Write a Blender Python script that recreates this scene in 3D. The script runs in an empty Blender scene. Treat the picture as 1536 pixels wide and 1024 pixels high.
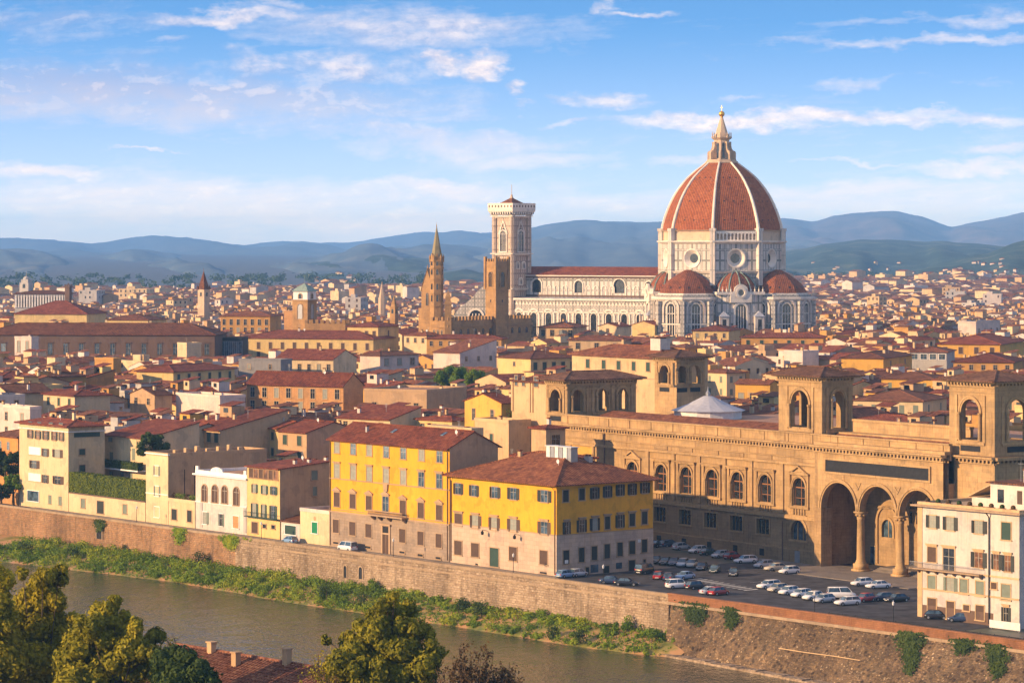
import bpy, math, random
from mathutils import Vector, noise as mnoise
R = math.radians
sin, cos, pi = math.sin, math.cos, math.pi
SC = bpy.context.scene
COL = SC.collection
random.seed(7)
# ---------------------------------------------------------------- camera
F_, HY, CZ = 4750.0, 365.0, 60.0
cam_d = bpy.data.cameras.new('camera')
cam = bpy.data.objects.new('camera', cam_d)
COL.objects.link(cam)
cam.location = (0, 0, CZ)
cam.rotation_euler = (R(90), 0, 0)
cam_d.sensor_width = 36.0
cam_d.lens = 36.0 * F_ / 1536
cam_d.shift_y = -(512 - HY) / 1536
cam_d.clip_start = 1.0
cam_d.clip_end = 90000.0
SC.camera = cam
# ---------------------------------------------------------------- light
HAZE_D = 6.2e-5
SUN_EL = 17.0
SUN_TO = Vector((0.935, 0.355))          # the way the sunlight travels over the ground
sun_az = math.atan2(-SUN_TO.x, -SUN_TO.y)  # clockwise from +Y, towards the sun
sd = bpy.data.lights.new('sun', 'SUN')
sd.energy = 4.8
sd.color = (1.0, 0.66, 0.34)
sd.angle = R(0.5)
so = bpy.data.objects.new('sun', sd)
COL.objects.link(so)
dv = Vector((SUN_TO.x * cos(R(SUN_EL)), SUN_TO.y * cos(R(SUN_EL)), -sin(R(SUN_EL))))
so.rotation_euler = dv.to_track_quat('-Z', 'Y').to_euler()
so.location = (-300, -100, 300)
vs = SC.view_settings
vs.view_transform = 'Standard'
vs.look = 'None'
vs.exposure = 0.68
vs.gamma = 1.0
vs.use_curve_mapping = False
SC.cycles.use_denoising = True
SC.cycles.max_bounces = 5
SC.cycles.diffuse_bounces = 2
SC.cycles.glossy_bounces = 2
SC.cycles.transmission_bounces = 2
SC.cycles.volume_bounces = 2
SC.cycles.use_adaptive_sampling = True

# ---------------------------------------------------------------- node helper
class NT:
    def __init__(s, tree):
        s.t = tree
        s.n = tree.nodes
        s.l = tree.links
    def node(s, typ, ins=None, **props):
        nd = s.n.new(typ)
        for k, v in props.items():
            setattr(nd, k, v)
        for k, v in (ins or {}).items():
            s.set(nd, k, v)
        return nd
    def set(s, nd, k, v):
        sock = nd.inputs[k]
        if isinstance(v, bpy.types.NodeSocket):
            s.l.new(v, sock)
        else:
            if isinstance(v, (tuple, list)) and len(v) == 3 and sock.type == 'RGBA':
                v = (*v, 1)
            sock.default_value = v
    def math(s, op, a, b=0.0, c=0.0, clamp=False):
        nd = s.node('ShaderNodeMath', {0: a, 1: b, 2: c}, operation=op)
        nd.use_clamp = clamp
        return nd.outputs[0]
    def vmath(s, op, a, b=(0, 0, 0)):
        nd = s.node('ShaderNodeVectorMath', {0: a, 1: b}, operation=op)
        return nd.outputs[0]
    def noise(s, vec, scale, detail=3, rough=0.55, dist=0.0):
        return s.node('ShaderNodeTexNoise', {'Vector': vec, 'Scale': scale, 'Detail': detail, 'Roughness': rough, 'Distortion': dist}).outputs[0]
    def ramp(s, fac, stops):
        nd = s.node('ShaderNodeValToRGB', {0: fac})
        cr = nd.color_ramp
        while len(cr.elements) < len(stops):
            cr.elements.new(0.5)
        for e, (p, c) in zip(cr.elements, stops):
            e.position = p
            e.color = (*c, 1) if len(c) == 3 else (c[0],) * 3 + (1,)
        return nd.outputs[0]
    def mapr(s, v, a, b, c=0.0, d=1.0):
        return s.node('ShaderNodeMapRange', {0: v, 1: a, 2: b, 3: c, 4: d}).outputs[0]
    def mix(s, fac, a, b, mode='MIX'):
        nd = s.node('ShaderNodeMix', data_type='RGBA', blend_type=mode)
        s.set(nd, 0, fac); s.set(nd, 6, a); s.set(nd, 7, b)
        return nd.outputs[2]
    def sep(s, v):
        return s.node('ShaderNodeSeparateXYZ', {0: v}).outputs
    def comb(s, x, y, z=0.0):
        return s.node('ShaderNodeCombineXYZ', {0: x, 1: y, 2: z}).outputs[0]

def new_mat(name):
    m = bpy.data.materials.new(name)
    m.use_nodes = True
    t = NT(m.node_tree)
    b = m.node_tree.nodes['Principled BSDF']
    b.inputs['Specular IOR Level'].default_value = 0.25
    return m, t, b

# ---------------------------------------------------------------- sky
wd = bpy.data.worlds.new('World')
SC.world = wd
wd.use_nodes = True
t = NT(wd.node_tree)
bg = wd.node_tree.nodes['Background']
gen = t.node('ShaderNodeTexCoord').outputs['Generated']
dx, dy, dz = t.sep(gen)
skyvec = t.node('ShaderNodeVectorMath', {0: t.comb(dx, dy, t.math('ADD', t.math('MULTIPLY', t.math('MAXIMUM', dz, 0.0), 9.0), 0.12))}, operation='NORMALIZE').outputs[0]
sky = t.node('ShaderNodeTexSky', sky_type='NISHITA')
sky.sun_disc = False
sky.sun_elevation = R(SUN_EL)
sky.sun_rotation = sun_az % (2 * pi)
sky.altitude = 100
sky.air_density = 1.15
sky.dust_density = 0.35
sky.ozone_density = 3.5
t.l.new(skyvec, sky.inputs['Vector'])
hs = t.node('ShaderNodeHueSaturation', {'Saturation': 1.16, 'Value': 1.5, 'Color': sky.outputs[0]})
# clouds: bearing (a) and height (e) of the view direction, in hundredths
hyp = t.math('SQRT', t.math('ADD', t.math('MULTIPLY', dx, dx), t.math('MULTIPLY', dy, dy)))
az = t.math('MULTIPLY', t.node('ShaderNodeMath', {0: dx, 1: dy}, operation='ARCTAN2').outputs[0], 100.0)
el = t.math('MULTIPLY', t.math('DIVIDE', dz, hyp), 100.0)
def pxel(px, py):
    return (px - 768) / 47.5, (HY - py) / 47.5
tilt = t.math('ADD', el, t.math('MULTIPLY', az, -0.035))
warp = t.noise(t.comb(t.math('MULTIPLY', az, 0.30), t.math('MULTIPLY', el, 0.55), 9.0), 1.0, 3)
wob = t.comb(t.math('MULTIPLY', t.math('SUBTRACT', warp, 0.5), 0.5), t.math('MULTIPLY', t.math('SUBTRACT', warp, 0.5), 1.0), 0.0)
cvw = t.vmath('ADD', t.comb(t.math('MULTIPLY', az, 0.22), t.math('MULTIPLY', tilt, 0.72), 3.3), wob)
n1 = t.noise(cvw, 1.0, 10, 0.64)
puff = t.noise(t.vmath('ADD', t.comb(t.math('MULTIPLY', az, 0.75), t.math('MULTIPLY', el, 1.25), 5.5), wob), 1.0, 9, 0.6)
fine = t.noise(t.comb(t.math('MULTIPLY', az, 0.30), t.math('MULTIPLY', t.math('ADD', el, t.math('MULTIPLY', az, -0.05)), 2.3), 1.0), 1.5, 8, 0.62)
# (px, py, half width px, half height px, weight, puffiness, how grey)
BLOBS = [(120, 135, 260, 46, 1.05, .4, 1), (350, 150, 330, 40, 1.0, .6, .8), (470, 105, 200, 30, 1.0, .8, .3), (330, 28, 150, 13, 1.0, .3, 0), (620, 42, 250, 32, .85, .2, .3), (420, 8, 70, 12, .8, .5, 0), (560, 195, 130, 17, .8, .8, .2), (680, 215, 170, 26, .95, .7, .4), (800, 240, 170, 16, .8, .3, .8),
         (670, 93, 34, 18, 1.35, 1, 0), (722, 104, 34, 20, 1.35, 1, .1), (795, 133, 28, 14, 1.05, 1, .1), (785, 158, 26, 6, .8, 1, .1), (905, 150, 70, 13, .95, .8, 0), (850, 186, 40, 6, .8, .5, 0), (300, 305, 420, 42, .9, .1, .1), (620, 290, 200, 18, .95, .2, 0), (550, 330, 420, 30, .85, .1, .1), (60, 258, 100, 14, 1.1, .3, 0),
         (1100, 183, 190, 12, 1.0, .2, 0), (1330, 180, 230, 12, 1.0, .1, 0), (1480, 255, 140, 14, 1.0, .2, .2), (1300, 290, 330, 22, .85, .1, .3), (1250, 310, 420, 28, .85, .1, .1), (1400, 68, 240, 9, .8, 0, 0), (1440, 30, 240, 14, .75, 0, 0), (1310, 122, 110, 9, .7, .4, 0), (1440, 128, 160, 12, .62, .1, 0), (1030, 243, 90, 10, .75, .3, 0), (1270, 243, 120, 5, .8, .1, 0),
         (970, 23, 45, 6, .9, .3, 0), (915, 10, 18, 9, .8, .7, 0), (60, 40, 190, 40, .8, .2, 1), (140, 85, 200, 30, .6, .2, .8), (900, 300, 200, 26, .75, .1, .1), (210, 226, 60, 3, .9, 0, 0), (430, 200, 200, 12, .6, .1, 0), (1500, 228, 60, 10, .8, .6, .8), (1120, 145, 50, 8, .7, .5, 0), (700, 172, 120, 14, .65, .4, .4), (260, 60, 50, 8, .65, .5, 0), (810, 45, 80, 14, .6, .3, 0)]
dens = pf = gr = None
w2 = t.noise(t.comb(t.math('MULTIPLY', az, 0.42), t.math('MULTIPLY', el, 0.9), 2.0), 1.0, 5, 0.6)
w3 = t.noise(t.comb(t.math('MULTIPLY', az, 0.42), t.math('MULTIPLY', el, 0.9), 7.0), 1.0, 5, 0.6)
az = t.math('ADD', az, t.math('MULTIPLY_ADD', w2, 4.0, -2.0))
el0 = el
el = t.math('ADD', el, t.math('MULTIPLY_ADD', w3, 1.7, -0.85))
for (px, py, sx, sy, wgt, pu, gy) in BLOBS:
    a0, e0 = pxel(px, py)
    u = t.math('MULTIPLY', t.math('SUBTRACT', az, a0), 47.5 / sx)
    v = t.math('MULTIPLY', t.math('SUBTRACT', el, e0), 47.5 / sy)
    r2 = t.math('MULTIPLY_ADD', u, u, t.math('MULTIPLY', v, v))
    g = t.math('MULTIPLY', t.math('POWER', 2.71828, t.math('MULTIPLY', r2, -0.55)), wgt)
    dens = g if dens is None else t.math('MAXIMUM', dens, g)
    if pu:
        q = t.math('MULTIPLY', g, pu); pf = q if pf is None else t.math('MAXIMUM', pf, q)
    if gy:
        q = t.math('MULTIPLY', g, gy); gr = q if gr is None else t.math('MAXIMUM', gr, q)
el = el0
dens = t.math('MAXIMUM', dens, t.math('MAXIMUM', t.mapr(el, 0.0, 8.0, 0.50, 0.24), t.mapr(el, 9.0, 60.0, 0.2, 0.68)))  # last term adds unseen cloud overhead to lift the fill light
nz = t.mix(t.math('MULTIPLY', pf, 0.9, clamp=True), t.math('MULTIPLY_ADD', n1, 0.62, t.math('MULTIPLY', fine, 0.38)), t.math('MULTIPLY_ADD', puff, 0.8, t.math('MULTIPLY', n1, 0.2)))
cl = t.math('MULTIPLY_ADD', t.math('SUBTRACT', nz, 0.5), 2.3, t.math('MULTIPLY_ADD', dens, 1.0, -0.46))
cl = t.math('POWER', t.mapr(cl, -0.03, 0.78, 0.0, 1.0), 0.95)
cl = t.math('MULTIPLY', cl, t.mapr(dens, 0.15, 0.8, 0.35, 0.95))
# lit tops, lilac undersides
below = t.noise(t.vmath('ADD', t.comb(t.math('MULTIPLY', az, 0.75), t.math('MULTIPLY', el, 1.25), 5.5), t.vmath('ADD', wob, (0.0, 0.22, 0.0))), 1.0, 6, 0.6)
shade = t.mapr(t.math('SUBTRACT', puff, below), -0.13, 0.10, 0.0, 1.0)
shade = t.math('SUBTRACT', t.math('MULTIPLY_ADD', shade, 0.6, 0.45), t.math('MULTIPLY', gr, t.mapr(shade, 0.0, 1.0, 1.2, 0.72)), clamp=True)
shade = t.math('MAXIMUM', shade, t.mapr(el, 2.6, 5.2, 0.82, 0.0))
SKY_S = 0.15
ccol = t.mix(shade, (0.27 / SKY_S, 0.30 / SKY_S, 0.46 / SKY_S), (0.74 / SKY_S, 0.62 / SKY_S, 0.58 / SKY_S))
ccol = t.mix(t.mapr(el, 26.0, 60.0), ccol, (1.0 / SKY_S, 0.74 / SKY_S, 0.50 / SKY_S))  # warm tint for the added overhead cloud, to warm the fill
# pale band of thick air above the horizon
low = t.math('POWER', t.mapr(el, 0.0, 7.0, 1.0, 0.0), 1.25)
skyc = t.mix(t.math('MULTIPLY', low, 0.96), hs.outputs[0], (0.43 / SKY_S, 0.435 / SKY_S, 0.53 / SKY_S))
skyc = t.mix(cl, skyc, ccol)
# the sky stands behind the long path of haze near the horizon, and is that much brighter there
tau = t.math('MULTIPLY', t.math('MINIMUM', t.math('DIVIDE', 27000.0, t.math('MAXIMUM', el, 0.2)), 32000.0), HAZE_D)
thru = t.math('POWER', 2.71828, t.math('MULTIPLY', tau, 0.74))
skyc = t.mix(1.0, skyc, t.comb(thru, t.math('POWER', thru, 0.9), t.math('POWER', thru, 0.62)), 'MULTIPLY')
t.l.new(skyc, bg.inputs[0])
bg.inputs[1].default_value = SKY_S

# ---------------------------------------------------------------- mesh builder
class MB:
    def __init__(s):
        s.v, s.f, s.m = [], [], []
    def poly(s, pts, m=0):
        i = len(s.v)
        s.v.extend(pts)
        s.f.append(tuple(range(i, i + len(pts))))
        s.m.append(m)
    def mesh(s, verts, faces, m=0):
        i = len(s.v)
        s.v.extend(verts)
        for f in faces:
            s.f.append(tuple(i + k for k in f))
            s.m.append(m)
    def box(s, x0, x1, y0, y1, z0, z1, m=0, skip=''):
        vs_ = [(x0, y0, z0), (x1, y0, z0), (x1, y1, z0), (x0, y1, z0), (x0, y0, z1), (x1, y0, z1), (x1, y1, z1), (x0, y1, z1)]
        fs = {'b': (3, 2, 1, 0), 't': (4, 5, 6, 7), 'f': (0, 1, 5, 4), 'r': (1, 2, 6, 5), 'k': (2, 3, 7, 6), 'l': (3, 0, 4, 7)}
        s.mesh(vs_, [f for k, f in fs.items() if k not in skip], m)
    def prism(s, poly, z0, z1, m=0, top=True, bot=False, poly2=None, mt=None):
        n = len(poly)
        p2 = poly2 or poly
        vs_ = [(x, y, z0) for x, y in poly] + [(x, y, z1) for x, y in p2]
        s.mesh(vs_, [(i, (i + 1) % n, n + (i + 1) % n, n + i) for i in range(n)], m)
        if top:
            s.poly([(x, y, z1) for x, y in p2], m if mt is None else mt)
        if bot:
            s.poly([(x, y, z0) for x, y in reversed(poly)], m)
    def cone(s, poly, z0, apex, m=0):
        n = len(poly)
        for i in range(n):
            a, b = poly[i], poly[(i + 1) % n]
            s.poly([(a[0], a[1], z0), (b[0], b[1], z0), apex], m)
    def lathe(s, prof, n=12, cx=0, cy=0, m=0, a0=0.0, a1=2 * pi):
        full = abs(a1 - a0 - 2 * pi) < 1e-6
        k = n if full else n + 1
        vs_ = []
        for (r, z) in prof:
            for i in range(k):
                a = a0 + (a1 - a0) * i / n
                vs_.append((cx + r * cos(a), cy + r * sin(a), z))
        fs = []
        for j in range(len(prof) - 1):
            for i in range(n):
                i2 = (i + 1) % k if full else i + 1
                fs.append((j * k + i, j * k + i2, (j + 1) * k + i2, (j + 1) * k + i))
        s.mesh(vs_, fs, m)
    def tube(s, pts, rads, n=6, m=0):
        rings = []
        for i, p in enumerate(pts):
            p = Vector(p)
            d = (Vector(pts[min(i + 1, len(pts) - 1)]) - Vector(pts[max(i - 1, 0)])).normalized()
            a = d.orthogonal().normalized()
            b = d.cross(a)
            rings.append([tuple(p + (a * cos(2 * pi * k / n) + b * sin(2 * pi * k / n)) * rads[i]) for k in range(n)])
        vs_ = [q for r in rings for q in r]
        fs = [(j * n + k, j * n + (k + 1) % n, (j + 1) * n + (k + 1) % n, (j + 1) * n + k) for j in range(len(pts) - 1) for k in range(n)]
        s.mesh(vs_, fs, m)
    def sphere(s, c, r, n=10, m=0, sz=1.0):
        prof = [(max(r * sin(pi * k / n), 1e-4), c[2] - r * sz * cos(pi * k / n)) for k in range(n + 1)]
        s.lathe(prof, n + 2, c[0], c[1], m)
    # a wall in the plane y = y0, running along x, with arched or square openings, t thick towards +y
    def arch_panel(s, x0, x1, z0, z1, ops, y0, t_, m=0, back=True, n=12):
        def q(xa, xb, za, zb):
            s.poly([(xa, y0, za), (xb, y0, za), (xb, y0, zb), (xa, y0, zb)], m)
            if back:
                s.poly([(xb, y0 + t_, za), (xa, y0 + t_, za), (xa, y0 + t_, zb), (xb, y0 + t_, zb)], m)
        x = x0
        for (cx, r, sill, spring, kind) in sorted(ops):
            if cx - r > x + 1e-5:
                q(x, cx - r, z0, z1)
            if sill > z0 + 1e-5:
                q(cx - r, cx + r, z0, sill)
                s.poly([(cx - r, y0, sill), (cx + r, y0, sill), (cx + r, y0 + t_, sill), (cx - r, y0 + t_, sill)], m)
            if kind == 'rect':
                arc = [(cx - r, spring), (cx + r, spring)]
            elif kind == 'point':
                arc = [(cx - r + 2 * r * (1 - cos(pi / 3 * k / 6)), spring + 2 * r * sin(pi / 3 * k / 6)) for k in range(7)]
                arc = arc + [(2 * cx - a, b) for a, b in reversed(arc[:-1])]
            else:
                arc = [(cx - r * cos(pi * k / n), spring + r * sin(pi * k / n)) for k in range(n + 1)]
            for (xa, za), (xb, zb) in zip(arc, arc[1:]):
                s.poly([(xa, y0, za), (xb, y0, zb), (xb, y0, z1), (xa, y0, z1)], m)
                if back:
                    s.poly([(xb, y0 + t_, zb), (xa, y0 + t_, za), (xa, y0 + t_, z1), (xb, y0 + t_, z1)], m)
                s.poly([(xb, y0, zb), (xa, y0, za), (xa, y0 + t_, za), (xb, y0 + t_, zb)], m)
            for xs in (cx - r, cx + r):
                s.poly([(xs, y0, sill), (xs, y0 + t_, sill), (xs, y0 + t_, spring), (xs, y0, spring)], m)
            x = cx + r
        if x < x1 - 1e-5:
            q(x, x1, z0, z1)
    def arch_ring(s, cx, r0, r1, spring, ya, yb, m=0, n=14, legs=0.0):
        arc = [(cos(pi * k / n), sin(pi * k / n)) for k in range(n + 1)]
        A = [(cx - r0 * c, spring + r0 * q) for c, q in arc]
        B = [(cx - r1 * c, spring + r1 * q) for c, q in arc]
        if legs:
            A = [(A[0][0], spring - legs)] + A + [(A[-1][0], spring - legs)]
            B = [(B[0][0], spring - legs)] + B + [(B[-1][0], spring - legs)]
        for i in range(len(A) - 1):
            a, b, c, d = A[i], A[i + 1], B[i + 1], B[i]
            s.poly([(a[0], ya, a[1]), (b[0], ya, b[1]), (c[0], ya, c[1]), (d[0], ya, d[1])], m)
            s.poly([(d[0], ya, d[1]), (c[0], ya, c[1]), (c[0], yb, c[1]), (d[0], yb, d[1])], m)
            s.poly([(b[0], ya, b[1]), (a[0], ya, a[1]), (a[0], yb, a[1]), (b[0], yb, b[1])], m)
    def arch_face(s, cx, r, z0, spring, y, m=0, n=12, point=False):
        if point:
            arc = [(cx - r + 2 * r * (1 - cos(pi / 3 * k / 6)), spring + 2 * r * sin(pi / 3 * k / 6)) for k in range(7)]
            arc = arc + [(2 * cx - a, b) for a, b in reversed(arc[:-1])]
        else:
            arc = [(cx - r * cos(pi * k / n), spring + r * sin(pi * k / n)) for k in range(n + 1)]
        s.poly([(cx - r, y, z0), (cx + r, y, z0)] + [(a, y, b) for a, b in reversed(arc)], m)
    def xform(s, i0, fn):
        for i in range(i0, len(s.v)):
            s.v[i] = fn(s.v[i])
    def data(s, name, mats, smooth=False):
        me = bpy.data.meshes.new(name)
        me.from_pydata([tuple(p) for p in s.v], [], s.f)
        for m in (mats if isinstance(mats, (list, tuple)) else [mats]):
            me.materials.append(m)
        me.polygons.foreach_set('material_index', s.m)
        if smooth:
            me.polygons.foreach_set('use_smooth', [True] * len(s.f))
        uv = []
        V = s.v
        for f in s.f:
            a, b, c = V[f[0]], V[f[1]], V[f[2]]
            e1 = (b[0] - a[0], b[1] - a[1], b[2] - a[2])
            e2 = (c[0] - a[0], c[1] - a[1], c[2] - a[2])
            nx, ny, nz_ = e1[1] * e2[2] - e1[2] * e2[1], e1[2] * e2[0] - e1[0] * e2[2], e1[0] * e2[1] - e1[1] * e2[0]
            L = math.sqrt(nx * nx + ny * ny + nz_ * nz_) or 1.0
            nx, ny, nz_ = nx / L, ny / L, nz_ / L
            h = math.hypot(nx, ny)
            if h < 1e-3:
                for i in f:
                    uv.extend((V[i][0], V[i][1]))
            else:
                tx, ty = -ny / h, nx / h
                sx, sy, sz = -nz_ * nx / h, -nz_ * ny / h, h
                for i in f:
                    p = V[i]
                    uv.extend((p[0] * tx + p[1] * ty, p[0] * sx + p[1] * sy + p[2] * sz))
        lay = me.uv_layers.new(name='UVMap')
        lay.data.foreach_set('uv', uv)
        return me
    def build(s, name, mats, parent=None, smooth=False):
        return link(name, s.data(name, mats, smooth), parent)

def link(name, me, parent=None, loc=None, rz=None):
    o = bpy.data.objects.new(name, me)
    COL.objects.link(o)
    if parent is not None:
        o.parent = parent
    if loc is not None:
        o.location = loc
    if rz is not None:
        o.rotation_euler = (0, 0, rz)
    return o

USED = {}
def tag(o, label=None, cat=None, group=None, kind=None):
    if label:
        o['label'] = label
        USED[label] = USED.get(label, 0) + 1
    if cat:
        o['category'] = cat
    if group:
        o['group'] = group
    if kind:
        o['kind'] = kind
    return o

def thing(name, label, cat, loc=(0, 0, 0), rz=0.0, group=None):
    o = bpy.data.objects.new(name, None)
    COL.objects.link(o)
    o.location = loc
    o.rotation_euler = (0, 0, rz)
    return tag(o, label, cat, group)

def zpy(Y, py):
    return CZ - (py - HY) * Y / F_
def ground_at(px, py, z=0.0):
    Y = (CZ - z) * F_ / (py - HY)
    return ((px - 768) * Y / F_, Y)

class Frame:
    def __init__(s, ox, oy, ang):
        s.ox, s.oy, s.ang = ox, oy, ang
        s.e = (cos(ang), sin(ang))
        s.n = (-sin(ang), cos(ang))
    def w(s, x, y, z=0.0):
        return Vector((s.ox + s.e[0] * x + s.n[0] * y, s.oy + s.e[1] * x + s.n[1] * y, z))
    def xat(s, px, y=0.0):
        t_ = (px - 768) / F_
        return (t_ * (s.oy + s.n[1] * y) - s.ox - s.n[0] * y) / (s.e[0] - t_ * s.e[1])
    def yat(s, px, x=0.0):
        t_ = (px - 768) / F_
        return (t_ * (s.oy + s.e[1] * x) - s.ox - s.e[0] * x) / (s.n[0] - t_ * s.n[1])
    def z(s, x, y, py):
        return zpy(s.oy + s.e[1] * x + s.n[1] * y, py)
    def sub(s, x, y, da=0.0):
        p = s.w(x, y)
        return Frame(p.x, p.y, s.ang + da)
    def inv(s, X, Y):
        a, b = X - s.ox, Y - s.oy
        return (a * s.e[0] + b * s.e[1], a * s.n[0] + b * s.n[1])

def proj(p):
    return (768 + F_ * p[0] / p[1], HY + F_ * (CZ - p[2]) / p[1])
# the river front: origin on the embankment wall, x along it (nearer to the right), y into the city
FR = Frame(27.2, 533.8, math.atan2(-0.789, 0.614))
# ---------------------------------------------------------------- materials
def _coords(t):
    tc = t.node('ShaderNodeTexCoord')
    rnd = t.node('ShaderNodeObjectInfo').outputs['Random']
    off = t.comb(t.math('MULTIPLY', rnd, 37.0), t.math('MULTIPLY', rnd, 91.0), t.math('MULTIPLY', rnd, 13.0))
    return tc, rnd, t.vmath('ADD', tc.outputs['Object'], off)

def plaster(name, col, var=0.30, rough=0.9, stain=(0.52, 0.42, 0.32), stain_amt=0.55, course=0.0):
    m, t, b = new_mat(name)
    tc, rnd, P = _coords(t)
    x, y, z = t.sep(P)
    big = t.noise(P, 0.16, 5, 0.6)
    streak = t.noise(t.comb(t.math('MULTIPLY', t.math('ADD', x, y), 1.6), t.math('MULTIPLY', t.math('SUBTRACT', x, y), 0.3), t.math('MULTIPLY', z, 0.14)), 1.0, 4, 0.6)
    small = t.noise(P, 2.2, 3, 0.6)
    k = t.math('ADD', t.math('MULTIPLY', big, 0.45), t.math('ADD', t.math('MULTIPLY', streak, 0.4), t.math('MULTIPLY', small, 0.15)))
    v = t.mapr(k, 0.32, 0.68, 1.0 - var, 1.0 + var * 0.55)
    v = t.math('MULTIPLY', v, t.mapr(rnd, 0.0, 1.0, 0.92, 1.06))
    c = t.mix(1.0, col, t.comb(v, v, v), 'MULTIPLY')
    pn = t.noise(P, 0.31, 3, 0.55)
    c = t.mix(t.math('MULTIPLY', t.mapr(pn, 0.56, 0.60), 0.8), c, t.mix(1.0, c, (0.80, 0.82, 0.86), 'MULTIPLY'))
    c = t.mix(t.math('MULTIPLY', t.mapr(pn, 0.42, 0.39), 0.6), c, t.mix(1.0, c, (1.10, 1.06, 0.98), 'MULTIPLY'))
    sm = t.math('MULTIPLY', t.mapr(streak, 0.55, 0.74, 0.0, 1.0), stain_amt)
    c = t.mix(sm, c, t.mix(1.0, c, stain, 'MULTIPLY'))
    h = small
    if course:
        br = t.node('ShaderNodeTexBrick', {'Vector': tc.outputs['UV'], 'Scale': 1.0, 'Mortar Size': 0.018, 'Brick Width': course * 2.3, 'Row Height': course, 'Color1': (1, 1, 1), 'Color2': (0.80, 0.80, 0.80), 'Mortar': (0.5, 0.5, 0.5)})
        c = t.mix(0.75, c, br.outputs['Color'], 'MULTIPLY')
        h = t.math('ADD', t.math('MULTIPLY', small, 0.3), br.outputs['Color'])
    t.l.new(c, b.inputs['Base Color'])
    bp = t.node('ShaderNodeBump', {'Strength': 0.35, 'Distance': 0.05, 'Height': h})
    t.l.new(bp.outputs[0], b.inputs['Normal'])
    b.inputs['Roughness'].default_value = rough
    return m

def roof_mat(name, dark, mid, light, pitch=0.6):
    m, t, b = new_mat(name)
    tc, rnd, P = _coords(t)
    u, v, _ = t.sep(tc.outputs['UV'])
    wave = t.math('ADD', t.math('MULTIPLY', t.math('SINE', t.math('MULTIPLY', u, 2 * pi / pitch)), 0.5), 0.5)
    row = t.math('FRACT', t.math('DIVIDE', v, 0.5))
    ruv = t.comb(t.math('FLOOR', t.math('DIVIDE', u, pitch)), t.math('FLOOR', t.math('DIVIDE', v, 0.5)), t.math('MULTIPLY', rnd, 50.0))
    cell = t.node('ShaderNodeTexWhiteNoise', {'Vector': ruv}, noise_dimensions='3D').outputs['Value']
    big = t.noise(P, 0.28, 5, 0.65)
    med = t.noise(P, 1.4, 4, 0.6)
    k = t.math('ADD', t.math('MULTIPLY', big, 0.55), t.math('ADD', t.math('MULTIPLY', cell, 0.22), t.math('MULTIPLY', med, 0.25)))
    c = t.ramp(t.mapr(k, 0.30, 0.72), [(0.0, dark), (0.5, mid), (1.0, light)])
    f = t.mapr(rnd, 0.0, 1.0, 0.66, 1.08)
    c = t.mix(1.0, c, t.comb(f, f, f), 'MULTIPLY')
    pt = t.noise(P, 0.5, 4, 0.6)
    c = t.mix(t.math('MULTIPLY', t.mapr(pt, 0.56, 0.64), 0.6), c, t.mix(1.0, c, (0.55, 0.62, 0.70), 'MULTIPLY'))
    c = t.mix(t.math('MULTIPLY', t.mapr(pt, 0.42, 0.36), 0.5), c, t.mix(1.0, c, (1.35, 1.4, 1.4), 'MULTIPLY'))
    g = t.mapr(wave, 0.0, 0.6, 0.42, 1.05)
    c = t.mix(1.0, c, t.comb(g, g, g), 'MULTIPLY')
    t.l.new(c, b.inputs['Base Color'])
    hgt = t.math('ADD', t.math('MULTIPLY', wave, 1.0), t.math('MULTIPLY', row, 0.35))
    bp = t.node('ShaderNodeBump', {'Strength': 0.75, 'Distance': 0.07, 'Height': hgt})
    t.l.new(bp.outputs[0], b.inputs['Normal'])
    b.inputs['Roughness'].default_value = 0.9
    return m

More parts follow.
